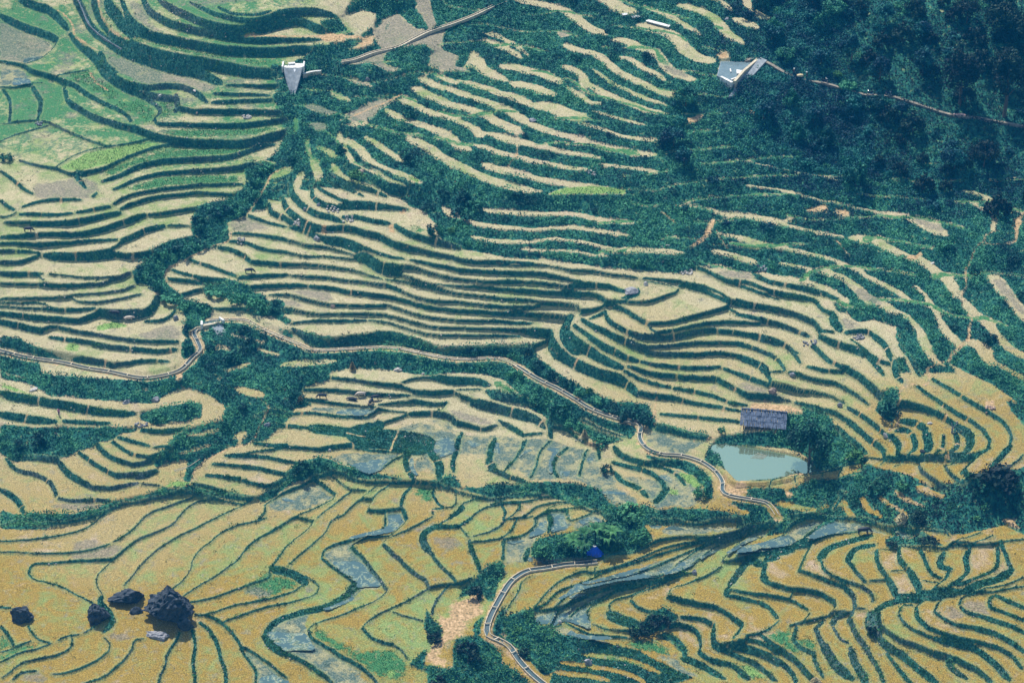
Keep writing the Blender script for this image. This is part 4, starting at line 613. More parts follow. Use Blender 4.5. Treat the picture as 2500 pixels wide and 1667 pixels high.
b0.6 -522,20 -482,22 -445,10 -414,2
b0.8 -520,-5 -491,-7 -467,-17 -440,-27
b0.6 -517,-40 -493,-48 -464,-53 -438,-33
b3.2 -262,130 -307,90 -301,66
b7.8 -302,87 -259,84 -211,76 -175,66
b0.8 -371,39 -317,51 -257,38 -205,38
b0.4 -130,189 -142,171 -166,170 -207,165
b0.8 -202,165 -166,168 -129,156 -112,136
b0.7 -109,133 -80,121 -53,110 -29,123
b1.2 -81,184 -44,169 4,149 40,131
b1.2 -52,205 -20,180 41,167
b1.0 -25,137 4,111 23,87
b0.6 21,87 40,90
b1.8 -168,68 -152,28 -140,-6 -141,-44
b1.2 -202,37 -206,12 -200,-22 -190,-46
b0.5 -252,-20 -232,7 -209,33
b1.0 -99,110 -106,70 -114,12 -113,-26
b1.4 -32,83 -41,47 -43,2 -31,-27
b0.9 -31,-29 -8,-46 23,-65
b0.6 23,70 9,12 -12,-33
W -234,110 -200,102 -168,75 -147,21 -115,39 -111,83 -140,100 -177,138 -213,126
W -351,15 -304,19 -232,12 -254,-21 -273,-34 -314,-8
W -399,168 -360,171 -275,165 -277,156 -303,141 -359,153 -393,160
W -87,82 -68,84 -60,69 -77,58
W -197,33 -190,33 -191,-14 -183,-41 -193,-29 -199,3
D -171,160 -119,145 -111,111 -151,144
D -230,125 -178,147 -116,107 16,84 40,49 4,-25 -31,-25 -48,35 -103,35 -119,25 -150,18 -168,75
D -331,35 -212,35 -230,11 -263,-33 -314,-8 -351,13
D -190,33 -167,47 -143,-42 -165,-5 -181,-37
D -463,-82 -387,-23 -342,-71 -350,-86 -395,-112 -467,-109
W -440,-69 -416,-75 -416,-84 -435,-80
b0.4 -481,-137 -472,-113 -469,-91 -441,-64 -407,-42 -382,-21
b0.7 -380,-22 -359,-48 -339,-69
b0.4 -339,-69 -343,-84 -363,-100 -390,-120 -417,-136
b0.4 -354,-16 -334,-37 -309,-63
b0.4 -309,-64 -331,-90 -351,-115 -368,-137
b0.4 -260,-53 -280,-76 -298,-95 -315,-123 -329,-137
b0.5 -235,-50 -257,-74 -268,-98 -274,-118
b0.6 -274,-120 -248,-125
b0.3 -307,-63 -281,-63
b0.3 -287,-85 -266,-89
b0.9 -195,-55 -206,-77 -211,-112 -206,-125 -198,-152
b0.6 -248,-125 -209,-118
b0.5 -242,-150 -241,-126
b0.3 -373,-22 -337,-19 -301,-41 -254,-49 -195,-50 -136,-60 -89,-87 -42,-103 39,-95
b0.7 -150,-61 -152,-80 -140,-109 -130,-122 -149,-126 -150,-140
b0.4 -108,-74 -107,-116 -125,-122
b1.3 -116,-154 -98,-129 -95,-117
b0.3 -93,-111 -66,-98 -21,-107
b0.4 -81,-160 -54,-125 -21,-111 -3,-99 39,-95
b0.7 -19,-113 -12,-141 -17,-160
b0.5 -17,-112 39,-110
b0.5 -7,-156 13,-133 16,-112
b0.4 20,-152 39,-131
W -239,-125 -213,-126 -203,-155 -238,-148
P -233,-90 -214,-92 -214,-107 -230,-103
P -137,168 -102,164 -37,136 -46,114 -97,131
P -445,138 -421,143 -422,128 -441,126
G -188,-52 -146,-59 -154,-99 -163,-106 -187,-71
G -45,241 -20,228 16,182 -25,191
V -37,309 43,314 57,278 96,243 145,219 153,179 201,148 267,132 280,86 277,67 247,93 176,125 141,157 95,203 32,245 -12,295 -42,299
V -53,206 20,191 40,220 109,166 152,124 190,108 242,89 246,67 233,48 191,47 174,51 128,91 109,103 68,113 56,143 -41,181
V 252,-16 313,-19 346,-38 378,-94 379,-146 369,-151 355,-93 325,-50 277,-34
V 277,81 328,58 386,38 381,25 363,31 282,69
V -51,-63 42,-68 77,-69 136,-75 170,-89 187,-142 249,-144 268,-168 304,-180 360,-185 427,-203 452,-183 510,-164 508,-206 185,-197 168,-149 135,-117 100,-106 31,-92 -51,-97
V 380,13 410,35 515,24 525,0 397,19 417,-63 448,-103 431,-115 403,-70 370,-29
b0.9 102,308 107,315 112,322
b1.3 77,325 97,283 131,254 167,226 203,208 231,185 249,160
b0.5 45,313 70,331
b1.3 114,320 126,297 155,269 191,239 220,220
b0.8 155,292 179,268 215,244 251,225
b0.6 116,281 128,278
b0.7 258,222 299,211 348,207 414,212
b0.7 421,207 455,184 490,161 503,152
b0.7 232,219 263,202 299,193 347,189 402,185
b0.8 407,182 441,153 464,134 495,130 523,120
b0.7 224,212 250,193 279,178 314,168
b0.8 322,165 357,158 393,142 427,121 460,114
b0.7 254,159 285,150 321,143 363,126 403,114 450,97
b0.7 290,103 330,96 366,88 401,81 447,65
b0.6 273,241 312,236
b0.6 312,236 361,239 411,248 449,240
b0.8 454,235 482,215 499,189 511,157
s4.2 57,307 87,268 118,233 154,202 189,170 220,150
b0.8 282,69 316,55 351,39 384,29
s1.5 -46,179 -4,166 32,151 66,128
b1.2 -41,168 8,149 44,130 63,108
b0.7 20,88 58,93
b1.1 73,125 77,81
b0.6 80,108 109,99 127,71 165,44
b0.8 197,32 215,-4 242,-26 270,-33 313,-19
b0.9 196,-9 230,-31 265,-50 286,-79 290,-104
b0.8 244,-30 288,-42 317,-71 329,-101
b1.1 197,-38 210,-68 240,-92 257,-124
b1.9 292,-107 272,-144
b0.6 29,72 12,21 -14,-36
b0.6 75,69 55,33 48,-11 36,-54
b0.8 108,45 88,16 80,-19 87,-54
b0.7 146,39 135,-7 129,-50
b0.8 167,36 168,3
b0.9 -44,-20 -16,-42 19,-62
D -33,84 79,76 108,51 146,39 166,24 166,-7 197,-57 203,-90 163,-94 124,-60 87,-59 35,-61 8,-20 -40,-12
D 262,59 282,69 351,38 377,28 337,-8 301,-9 265,19
D 170,-97 205,-94 238,-129 239,-151 191,-144
D 204,-47 284,-72 311,-44 333,-66 363,-109 363,-141 327,-177 305,-163 270,-166 257,-118 229,-76
W 62,51 89,55 93,41 83,9 73,-61 74,0 84,34 65,45
W 17,35 43,39 19,25 5,-7
W 94,-33 111,-35 106,-48 94,-46
W -35,36 -28,69 -26,30
W 170,-101 193,-99 216,-106 176,-108
W 145,13 157,7 149,-9
W 282,-66 299,-68 305,-81 291,-80
g 320,-58 345,-71 359,-104 349,-112 323,-79
g 294,-109 315,-113 313,-130 297,-129
r 125,76 162,50 172,37 160,44 127,68
r 79,218 93,227 88,214
r 376,26 394,44 390,25
b0.4 135,112 175,82 219,52
s0.9 135,111 175,82 198,66 219,52
b0.6 -39,-113 -16,-104 7,-92 54,-97
b0.6 -18,-115 -11,-141 -18,-161
b0.4 -39,-115 19,-111 54,-101 70,-102
b0.5 -2,-153 12,-131 14,-113
b0.4 24,-150 47,-122 82,-113 105,-111
b0.4 54,-142 77,-123 109,-113
b0.3 104,-131 128,-127 146,-140 157,-143
b0.5 100,-129 108,-159
b0.5 72,-132 104,-133
W 74,-135 100,-131 106,-156 76,-151
W 131,-159 146,-147 164,-156 161,-172
s2.3 350,-173 384,-169 417,-186 439,-193
R 406,-115 440,-117 445,-143 409,-142
V 526,94 573,92 615,59 623,27 663,-32 673,-72 654,-77 590,-83 567,-79 574,-54 561,-27 528,-1 436,18 437,34 516,27
V 714,70 743,71 749,45 736,12 725,-11 709,15 699,43
V 436,-128 482,-122 516,-132 574,-106 621,-109 669,-93 709,-124 756,-165 780,-188 800,-200 852,-207 878,-188 933,-189 958,-174 943,-297 633,-224 629,-153 569,-160 524,-152 480,-157 437,-147
V 865,181 900,187 925,122 1006,105 975,-75 950,-19 939,54 878,119 857,153
V 933,246 1027,236 1009,126 967,161 946,206
V 422,-167 479,-163 500,-189 604,-179 624,-203 622,-222 419,-219
b0.7 453,290 489,280 524,263 547,245 562,220 571,190
b0.8 452,268 487,249 515,228 532,199 539,177
b0.8 450,238 478,222 501,199 508,172 509,153
b0.8 447,190 475,174 504,152
b0.7 584,176 612,164 647,157
b0.8 600,242 611,210 632,175 659,157
b0.8 659,154 680,132 695,101 712,64
b0.7 613,253 637,227 664,211 693,187
b0.7 673,226 698,192 718,162 740,148
b1.0 700,186 713,158 725,119
b1.1 715,240 731,213 740,186 743,156
b0.4 511,176 537,175
b0.6 546,168 587,146 633,129 665,95 688,56
b0.5 511,150 550,132 585,117 619,103 646,73
b0.2 521,121 544,111
b0.6 553,107 593,77 626,55 647,32
b0.7 650,60 670,34 690,4 709,-30 725,-48
b0.9 649,28 666,-2 685,-38 701,-65 702,-89
b1.1 724,-39 732,-65 726,-96
b0.7 628,22 643,-6 663,-36 673,-69
b0.3 673,-72 654,-77 624,-82 589,-88 543,-92 495,-105 453,-111
b1.1 732,-29 751,-26 762,-51 759,-85 746,-100
b1.8 786,-38 787,-76 781,-101 771,-109
b0.8 817,-59 809,-99 792,-119
b1.1 840,-46 839,-85 830,-109 810,-120
b1.7 845,-39 864,-69 862,-97 846,-125 821,-126
b0.8 741,33 772,24 805,6 836,-25 849,-44
b1.4 742,-2 768,-11 791,-35
b0.8 783,73 808,38 838,0 868,-34 891,-68 897,-99 891,-119
b1.2 891,-124 865,-141 843,-169 833,-180
b0.8 815,92 845,54 875,15 904,-18 929,-52 939,-87 932,-114
b1.3 932,-119 908,-152 886,-179
b0.4 952,-145 932,-171 910,-193
b0.7 702,-94 745,-104 787,-122 822,-121 844,-124
b0.6 626,-83 617,-104
b0.4 588,-100 594,-87 624,-81 659,-77 702,-92
b0.5 536,-113 538,-95 557,-87
b0.4 485,-120 495,-106 531,-95
b0.5 694,-105 701,-99 721,-103
b0.6 662,-95 672,-85
b0.4 720,-116 741,-104 766,-116
b0.6 764,-122 764,-149 780,-178 804,-204
b0.8 766,-122 788,-124 842,-136 866,-137
b0.7 809,-145 811,-166 821,-191 832,-204
b0.8 816,-144 841,-139 865,-141
b0.9 836,-175 840,-203
b0.8 604,-174 618,-151 619,-139
b0.5 569,-181 588,-154
s1.5 715,248 737,230 756,200 766,166 779,140 789,102 790,78
b1.2 750,151 749,123 757,92
b0.8 765,197 779,155 794,106
V 792,240 820,251 823,200 835,149 811,130 798,105 781,158 759,212
s2.0 810,246 812,195 823,150 841,128
s2.3 853,246 867,207 880,181
s3.4 897,196 919,188 928,140 937,122
s1.7 857,136 887,98 918,70 937,42 960,11
s1.8 945,123 969,98 995,69
s2.0 817,108 836,75 865,32 895,-6 918,-33 946,-87 963,-144
s3.0 961,196 980,166 1005,134
s1.7 742,19 770,4 796,-24
s2.2 754,-181 770,-195 793,-217
s0.9 715,-173 734,-201 759,-231
s1.1 688,-182 707,-207 726,-232
s1.6 654,-167 664,-199 684,-222
r 901,8 924,19 918,-15 903,-8
r 514,-132 525,-135 531,-150 515,-147
R 466,112 486,128 568,86 565,76 465,102
P 451,174 504,149 538,123 526,119 467,133 449,151
r 682,41 693,57 691,38
O 389,19 435,13 481,1 515,-12 549,-26 570,-47 577,-67 589,-84 543,-88 495,-103 449,-109 426,-112 416,-93 406,-66 397,-34 383,2
b0.3 -968,-149 -947,-139 -919,-138 -898,-150 -863,-155 -829,-149 -796,-136 -770,-114 -744,-97 -710,-88 -676,-79 -653,-73 -630,-69 -596,-68 -560,-78 -516,-90
b0.3 -772,-117 -785,-139 -804,-164 -836,-181 -880,-193 -925,-198 -964,-199
b0.3 -605,-68 -640,-88 -673,-107 -694,-125 -707,-151 -724,-182 -746,-205
b0.3 -752,-210 -773,-225 -806,-234 -839,-237 -897,-234 -959,-229
b0.4 -574,-76 -602,-79 -623,-103 -634,-126 -645,-153 -676,-177 -702,-194 -717,-216 -732,-241 -746,-262 -760,-286 -763,-308 -758,-334 -748,-354
b0.6 -742,-255 -769,-256 -814,-257 -847,-261 -874,-262 -889,-270 -891,-293 -880,-309 -854,-320 -822,-335 -789,-361 -760,-380
b0.4 -494,-80 -523,-97 -566,-133 -609,-168 -640,-196 -670,-235 -688,-270 -699,-302 -710,-328
b0.5 -472,-94 -471,-121 -482,-139 -518,-152 -546,-172 -566,-201 -586,-230 -593,-252 -594,-283 -604,-312 -623,-340
b0.5 -428,-147 -450,-170 -475,-191 -496,-222 -508,-254 -524,-277 -548,-308 -579,-337 -599,-359
b0.4 -421,-214 -434,-246 -447,-284 -449,-309 -477,-325 -511,-347 -553,-368 -584,-376
b0.3 -410,-352 -442,-369 -496,-383 -528,-399 -554,-408 -572,-407
b0.3 -409,-377 -452,-390 -483,-407 -517,-429
b0.7 -552,-408 -531,-421 -509,-444 -488,-476 -479,-500 -461,-533 -450,-560 -447,-590
b0.9 -561,-426 -541,-449 -525,-483 -515,-517 -504,-555 -499,-588
b0.8 -573,-448 -564,-480 -563,-512 -563,-536 -555,-563 -553,-586
b0.6 -594,-457 -602,-485 -609,-517 -608,-543 -614,-568 -617,-592
b0.4 -655,-475 -670,-480 -674,-511 -686,-540 -704,-566 -722,-584 -744,-594
b1.1 -748,-359 -747,-378 -728,-401 -716,-431 -727,-459
b0.5 -726,-476 -712,-501 -718,-523 -738,-545 -764,-562 -788,-572 -803,-570
b0.4 -763,-464 -746,-448
b0.5 -785,-472 -780,-495 -784,-511 -805,-526 -837,-533 -861,-542 -875,-562 -889,-579
b0.6 -864,-449 -852,-474 -836,-490 -818,-495
b0.4 -820,-498 -844,-510 -871,-518 -899,-541
b0.4 -854,-490 -877,-504 -904,-514
b0.7 -916,-447 -898,-470 -882,-500
b0.7 -925,-394 -907,-397
b0.5 -806,-488 -789,-475 -771,-468
b0.7 -870,-584 -858,-567 -835,-563
b0.6 -480,-494 -457,-509 -429,-535 -405,-561 -394,-571
b1.2 -405,-418 -430,-434 -441,-466 -427,-496 -398,-518
W -475,-502 -452,-516 -417,-550 -391,-583 -381,-604 -442,-603 -451,-551 -472,-515
W -434,-447 -394,-423 -387,-511 -419,-496 -434,-472
D -470,-93 -432,-62 -430,-98 -453,-99
P -820,-214 -800,-195 -776,-201 -762,-218 -723,-209 -725,-227 -746,-255 -823,-256 -817,-234
P -488,-333 -457,-331 -435,-353 -453,-366 -484,-351
P -727,-459 -678,-463 -676,-481 -715,-480
G -903,-517 -858,-493 -824,-498 -871,-518 -900,-538
G -915,-452 -888,-491 -900,-508 -904,-508
P -854,-567 -825,-566 -806,-592 -855,-585
b0.3 -468,-134 -481,-140 -504,-147
b0.4 -375,-142 -387,-168 -408,-195 -424,-223 -435,-257 -446,-284
b0.4 -329,-132 -344,-152 -353,-184 -370,-209 -393,-241 -412,-270
b0.3 -410,-131 -427,-145
b0.2 -410,-131 -379,-144
b0.4 -434,-154 -466,-182 -485,-205 -496,-227
b2.0 -444,-280 -417,-289 -393,-304 -380,-321
b0.3 -380,-326 -401,-347 -428,-364 -461,-373 -483,-378
b0.5 -380,-303 -365,-319 -355,-333 -360,-355 -384,-368 -416,-380 -449,-389 -480,-406
b0.6 -240,-143 -241,-171 -270,-189 -304,-203 -333,-214 -349,-229 -352,-249
b0.7 -352,-251 -330,-277 -306,-301 -289,-322
b1.9 -289,-322 -294,-348 -317,-377 -349,-398 -381,-405 -413,-420 -431,-439 -439,-461
b0.7 -439,-465 -429,-493 -401,-516 -372,-533 -347,-554 -324,-576 -310,-598
b0.5 -196,-149 -207,-172 -229,-195 -270,-199 -292,-211 -299,-221
b0.8 -299,-221 -279,-249 -261,-288 -242,-320 -229,-348
b0.4 -227,-351 -244,-377 -271,-397 -303,-417 -335,-431 -354,-444 -362,-456
b0.7 -362,-459 -354,-483 -324,-505 -297,-531 -268,-553 -243,-579 -231,-604
b0.4 -150,-147 -179,-171 -213,-194 -235,-206 -242,-218
b0.8 -239,-221 -218,-254 -198,-281 -180,-308 -159,-327
b0.7 -159,-327 -152,-345
b0.4 -152,-347 -173,-369 -205,-396 -233,-413 -258,-438 -268,-454
b0.7 -268,-456 -250,-480 -230,-494 -212,-499
b0.5 -212,-500 -196,-514 -185,-535
b0.4 -214,-411 -189,-424 -160,-436
b1.5 -133,-177 -149,-176 -165,-195 -164,-226 -154,-249
b0.8 -152,-253 -138,-283 -119,-314 -103,-338
b0.3 -152,-349 -118,-341 -96,-341 -72,-331
b0.7 -118,-343 -131,-366 -141,-398 -143,-421
b0.8 -120,-159 -136,-176 -99,-178 -76,-156
b0.5 -99,-179 -82,-212
b1.0 -80,-220 -73,-256 -63,-286 -59,-313
b0.3 -73,-212 -42,-199 -21,-176 -14,-159
b0.3 -75,-226 -41,-221 -21,-214
b0.4 -19,-213 0,-187 9,-158
b0.4 -14,-214 15,-205 38,-185
b0.8 -15,-215 -16,-274
b0.4 -14,-160 16,-154 39,-147
W -240,-130 -209,-123 -201,-156 -220,-181 -247,-193 -293,-206 -306,-210 -300,-203 -270,-190 -239,-173
W -346,-231 -329,-214 -302,-204 -301,-225 -266,-285 -239,-336 -281,-338 -291,-318 -335,-269
W -434,-431 -403,-413 -364,-405 -372,-436 -365,-473 -350,-509 -399,-514 -430,-477
D -350,-239 -302,-210 -234,-345 -279,-342
D -435,-422 -388,-408 -364,-405 -372,-433 -363,-474 -320,-512 -274,-551 -251,-596 -301,-600 -338,-559 -399,-516 -432,-476
W -286,-327 -272,-338 -292,-377 -326,-401 -361,-409 -349,-391 -317,-371
W -472,-503 -449,-519 -421,-546 -393,-576 -384,-604 -441,-604 -455,-546
G -354,-446 -321,-479 -276,-518 -214,-508 -184,-549 -190,-583 -237,-578 -263,-551 -320,-501 -352,-480
G -446,-288 -411,-306 -385,-324 -418,-351 -451,-363 -485,-351 -487,-331
P -487,-333 -465,-326 -444,-366 -470,-365
P -188,-181 -143,-158 -156,-187 -170,-195
P -155,-209 -110,-205 -91,-234 -127,-246
P -380,-326 -362,-329 -361,-352 -379,-349
R -134,-417 -112,-432 -109,-382 -98,-385 -58,-358 -53,-417 -77,-437 -87,-472 -117,-493 -133,-533 -103,-558 -116,-560 -150,-550 -149,-520 -122,-469
g -220,-563 -205,-563 -205,-577 -217,-577
V -155,-397 -143,-430 -122,-456 -126,-479 -143,-492 -157,-457
V -89,-342 -63,-327 -54,-307 -43,-294 -16,-278 -12,-303 -27,-350 -33,-399 -56,-356 -89,-368 -102,-389
V -168,-535 -147,-503 -151,-537 -152,-565 -182,-549
V -104,-487 -57,-474 -33,-493 -18,-509 -18,-539 14,-575 -144,-612 -150,-553 -120,-563 -103,-563
V -70,-454 -51,-421 -55,-466 -68,-478
V -27,-412 -7,-406 -16,-436 48,-404 47,-538 -3,-491 -40,-473
D -12,-216 27,-199 50,-176 27,-270 -12,-279
G -472,-77 -418,-52 -400,-46 -433,-69 -467,-87
b0.3 -11,-159 -25,-185 -38,-197
b0.3 -38,-220 -20,-213 -4,-192 7,-162
b0.3 -13,-214 19,-203 42,-174 42,-151
b0.4 40,-152 68,-133 72,-133
b1.2 70,-134 74,-162 69,-195
b0.4 70,-134 104,-131
b0.3 104,-133 109,-157 113,-166 141,-152 153,-141
b0.2 157,-142 182,-165
b1.0 30,-240 25,-275
b0.8 -17,-220 -15,-274
W 44,-150 63,-136 67,-169 60,-193 32,-206 39,-182
W 77,-141 97,-134 111,-165 103,-186 76,-197
W -11,-219 26,-206 30,-210 7,-222
W 127,-164 157,-148 161,-157 133,-177
W 30,-257 43,-272 32,-276
D 44,-150 63,-136 69,-176 30,-240 25,-275 -9,-283 -11,-215 37,-206
D 77,-137 98,-132 113,-166 99,-194 76,-201
D 124,-162 157,-143 179,-173 158,-182 117,-192
V 35,-237 44,-211 76,-205 121,-197 156,-181 191,-156 105,-113 73,-90 169,-115 205,-138 248,-162 270,-170 304,-168 394,-189 434,-202 453,-161 476,-161 497,-197 461,-209 427,-208 394,-202 352,-207 299,-193 263,-185 246,-202 262,-247 221,-266 176,-275 160,-288 119,-293 68,-287 37,-272
b0.2 263,-188 299,-195 326,-204 352,-208 394,-203 427,-208
D 277,-226 292,-200 348,-210 423,-210 404,-221 324,-234
W 294,-204 348,-211 325,-215 289,-211
W 260,-198 278,-203 273,-210 258,-205
b0.2 97,-291 142,-297 162,-287 178,-272 221,-266 255,-252 283,-242 313,-235 369,-238
b0.4 -10,-416 3,-385 14,-357 18,-336 36,-317 63,-303 92,-293 150,-300
b0.5 160,-290 152,-311
b0.3 40,-406 58,-375 78,-347 101,-323 124,-310 152,-313
b0.2 152,-316 186,-302 220,-287 255,-271 289,-255 324,-243 369,-238 415,-222
b0.3 44,-405 62,-391 80,-367 100,-350 118,-341 152,-322 186,-304 232,-286 277,-267 324,-247 369,-238 438,-217 492,-203
b0.2 78,-397 96,-372 116,-348 141,-346 174,-335 219,-318 276,-290 323,-259 369,-240 415,-225 462,-212 494,-204
b0.2 40,-408 73,-401 104,-381 136,-361 163,-347 196,-336 241,-327 286,-315 311,-280 346,-251 381,-238 427,-224
b0.3 68,-441 75,-416 82,-399 113,-374 140,-356 174,-344 208,-336 252,-329 297,-318 325,-298
b0.3 106,-410 122,-386 151,-367 185,-346 219,-337 252,-331 286,-321 320,-310
b0.3 443,-218 414,-246 389,-282
b0.2 411,-231 381,-241 350,-270 328,-295
b0.3 494,-231 459,-251 431,-263 412,-283
b0.4 387,-285 436,-284
b0.5 139,-414 137,-392 149,-372 174,-357 197,-339 230,-334
b0.5 179,-394 176,-375 187,-362 219,-350 252,-334 286,-324 320,-315
b0.5 145,-426 165,-436 193,-440 215,-437
b2.6 177,-396 196,-413 222,-421
b0.6 95,-425 112,-438 138,-453 171,-453 215,-451
b0.2 68,-443 88,-432
b0.3 214,-366 225,-351 252,-339 298,-321 331,-311
b0.6 216,-367 228,-385 250,-398
V 250,-398 277,-388 302,-412 275,-425 238,-436 209,-439
b0.3 285,-361 292,-345 319,-337 353,-320 384,-296
b0.7 282,-364 306,-377 338,-389 370,-401 391,-422 408,-447
b0.8 411,-447 405,-463 395,-481
b0.7 304,-411 337,-415 358,-430
b1.0 362,-436 359,-475 365,-489 375,-496
b0.1 369,-490 386,-490 397,-485
b0.8 284,-423 310,-425 331,-439 336,-470 332,-491
b0.9 332,-493 353,-513 385,-521 405,-540 414,-560
b0.9 369,-493 397,-504 428,-522 447,-546 460,-572
b1.0 271,-435 292,-451 304,-472 308,-501
b1.3 302,-499 321,-509 348,-528 372,-552
b0.9 388,-492 418,-500 449,-515 469,-534
b0.8 421,-487 440,-492 470,-516
b0.3 414,-489 423,-480 452,-472 471,-450
b1.6 462,-300 434,-288 413,-321 395,-355
b1.3 391,-357 390,-371
b0.4 396,-365 426,-376 480,-391
b0.7 394,-375 426,-386 458,-404 472,-437
b0.7 464,-303 458,-344 467,-361 482,-372
b1.2 464,-297 489,-288
W 40,-411 78,-400 73,-421 66,-437 51,-439 42,-426
W 80,-404 107,-381 113,-376 122,-378 104,-418 86,-423 77,-434 68,-441
W 75,-441 95,-432 116,-455 149,-460 182,-462 155,-470 116,-465 86,-454
W 117,-390 147,-368 140,-385 140,-442 121,-433 106,-417
W 100,-368 145,-349 185,-341 163,-350 118,-370
W 152,-342 231,-308 323,-257 311,-265 242,-306 174,-335 152,-344
W 298,-311 333,-280 381,-239 404,-232 364,-254 333,-286
W 389,-282 433,-232 462,-216 435,-243
W 414,-282 436,-261 494,-234 506,-226 502,-270 457,-276
W 241,-326 298,-297 346,-255 334,-272 298,-307
G 185,-332 253,-310 323,-269 275,-314 208,-331
G 193,-461 248,-450 269,-467 285,-495 246,-484 214,-474
D 257,-486 279,-492 330,-546 317,-548 277,-518
G 88,-290 119,-293 146,-297 97,-292
G 159,-491 202,-497 259,-533 233,-529 180,-509
g 417,-519 437,-540 446,-561 405,-544
V -48,-441 -15,-439 20,-415 38,-409 51,-442 73,-442 94,-459 138,-466 148,-479 104,-502 85,-512 76,-540 56,-552 18,-504 -15,-480 -36,-477
V -47,-495 -23,-502 -17,-531 18,-558 35,-579 -46,-585
V 271,-433 304,-472 308,-501 303,-483 281,-451 259,-439
R -21,-467 -8,-459 -10,-473
b0.3 418,-221 465,-210 495,-197 535,-191 581,-188 613,-202 645,-212 676,-239 705,-265 745,-290 787,-305 794,-314
b0.3 418,-240 442,-222 465,-213 495,-202
b0.3 415,-275 439,-259 462,-249 497,-231 517,-212 535,-196 567,-188
b1.9 517,-262 541,-249 558,-231 579,-209 598,-198
b0.4 415,-283 444,-281 472,-270 506,-261
b0.3 555,-262 597,-243 642,-241
b0.2 697,-260 735,-281 749,-292
b0.3 699,-265 735,-284 755,-316
b0.4 791,-336 816,-326 852,-308
b0.4 805,-333 838,-334 873,-318
b0.4 667,-303 708,-314 739,-326 781,-344 793,-337 826,-338 859,-337 893,-333 926,-330
b0.9 413,-307 435,-288 460,-276 506,-263 555,-262
b1.1 465,-292 457,-336 462,-356
b0.6 464,-359 495,-377 528,-380 556,-390
b1.9 467,-295 483,-276 516,-270
b0.7 558,-392 578,-413 578,-433
b0.5 577,-435 566,-441
b0.8 552,-266 536,-297 523,-333
b0.6 523,-335 546,-352 573,-370 600,-387
b0.9 601,-390 612,-412 612,-445
b1.8 660,-257 629,-263 594,-274 574,-291 563,-312
b0.6 562,-319 568,-351 593,-377 624,-394
b0.7 628,-397 643,-418 645,-439
b1.6 661,-288 632,-290 619,-307 612,-328
b0.8 611,-331 621,-361 635,-391
b0.9 665,-308 663,-352 671,-380
b0.3 642,-389 670,-388
b1.0 673,-385 680,-412 685,-438
b0.4 682,-377 709,-374
b0.9 705,-317 701,-348 709,-371
b1.2 712,-380 720,-414 722,-451
b0.8 740,-331 744,-367 751,-405 764,-420
b0.4 732,-423 758,-431
b1.2 780,-350 770,-374 770,-390 786,-398
b0.9 782,-402 769,-429 745,-450
b1.0 828,-341 815,-371 814,-405 797,-429 776,-446
b0.9 877,-342 869,-388 854,-413 823,-432 789,-443
b0.9 884,-333 887,-368 889,-410
b2.0 889,-410 865,-433 831,-446 798,-456
b0.4 908,-432 872,-453 840,-459 820,-463
b0.4 905,-454 871,-463 845,-466 820,-463
b1.9 798,-456 744,-458 713,-450 682,-449 659,-458 647,-471
b1.0 728,-463 716,-477
b0.8 714,-478 711,-509 725,-536
b0.7 727,-538 752,-553 782,-565 813,-575 842,-590 860,-610 871,-638
b0.6 709,-466 690,-467 681,-485
b0.6 680,-490 688,-514 706,-536 732,-553
b1.0 736,-555 772,-568 802,-581 820,-604 836,-630 848,-660
b0.7 769,-464 752,-476 742,-500
b0.6 741,-504 756,-524 775,-538 806,-545
b0.9 808,-547 836,-559 858,-579 881,-604
b0.7 820,-463 795,-472 786,-491
b0.8 787,-497 799,-515 829,-528
b0.9 831,-530 859,-543 887,-565
b0.8 846,-473 837,-487 839,-506 862,-519 891,-538
b0.9 852,-473 871,-491 896,-507
b0.6 408,-371 451,-382 483,-392 509,-401 529,-424
b0.6 532,-433 522,-450 495,-461
b0.5 506,-382 501,-395
b0.7 408,-381 440,-392 462,-411 475,-438
b0.5 477,-445 463,-460 440,-475 415,-482
b0.8 403,-436 411,-452 401,-477
b0.4 495,-461 533,-451 566,-442 598,-445 629,-454
b0.9 506,-464 499,-491
b0.9 498,-494 509,-515 530,-530
b0.9 539,-472 544,-506
b1.4 546,-510 556,-543 567,-571 592,-601
b1.1 554,-451 539,-472
b1.3 594,-444 576,-451 570,-468
b0.7 569,-475 576,-504 590,-519
b1.4 593,-532 597,-569 608,-596 612,-618
b1.1 608,-448 597,-466
b0.8 599,-471 606,-506 617,-533 625,-560
b0.8 625,-562 634,-593 640,-625
b2.1 637,-467 634,-496 639,-521
b0.6 648,-514 660,-533 679,-552 705,-564 729,-580
b0.9 733,-582 759,-593 783,-612 806,-633 818,-657
b1.0 649,-470 644,-508 645,-527
b1.0 641,-527 653,-546 674,-570 692,-593 710,-618 730,-641
b0.8 654,-560 664,-588 677,-618 686,-640
b1.1 753,-593 762,-616 780,-638
b0.8 442,-480 463,-504 483,-522 501,-543
b0.9 503,-546 515,-571 527,-599
b0.8 529,-531 533,-561 541,-587
b0.9 404,-491 432,-502 463,-521 482,-542 493,-567 495,-585
b0.8 400,-507 424,-522 444,-544 459,-571
b0.9 398,-532 409,-557
W 415,-282 430,-265 462,-252 505,-227 530,-202 567,-189 585,-191 566,-219 528,-260 495,-261 461,-267 442,-282
W 525,-270 552,-246 577,-222 602,-200 645,-215 685,-251 691,-261 660,-244 634,-239 586,-247 550,-265
W 703,-265 735,-283 739,-293 718,-296 706,-273
W 422,-248 451,-218 488,-205 464,-223 431,-246
G 398,-524 424,-529 449,-563 397,-553
G 448,-483 499,-463 496,-502 517,-525 504,-533 473,-508
G 503,-491 532,-499 539,-520 526,-525 506,-508
P 794,-484 829,-478 833,-505 841,-522 809,-519 795,-503
P 760,-493 779,-495 795,-521 776,-527 763,-515
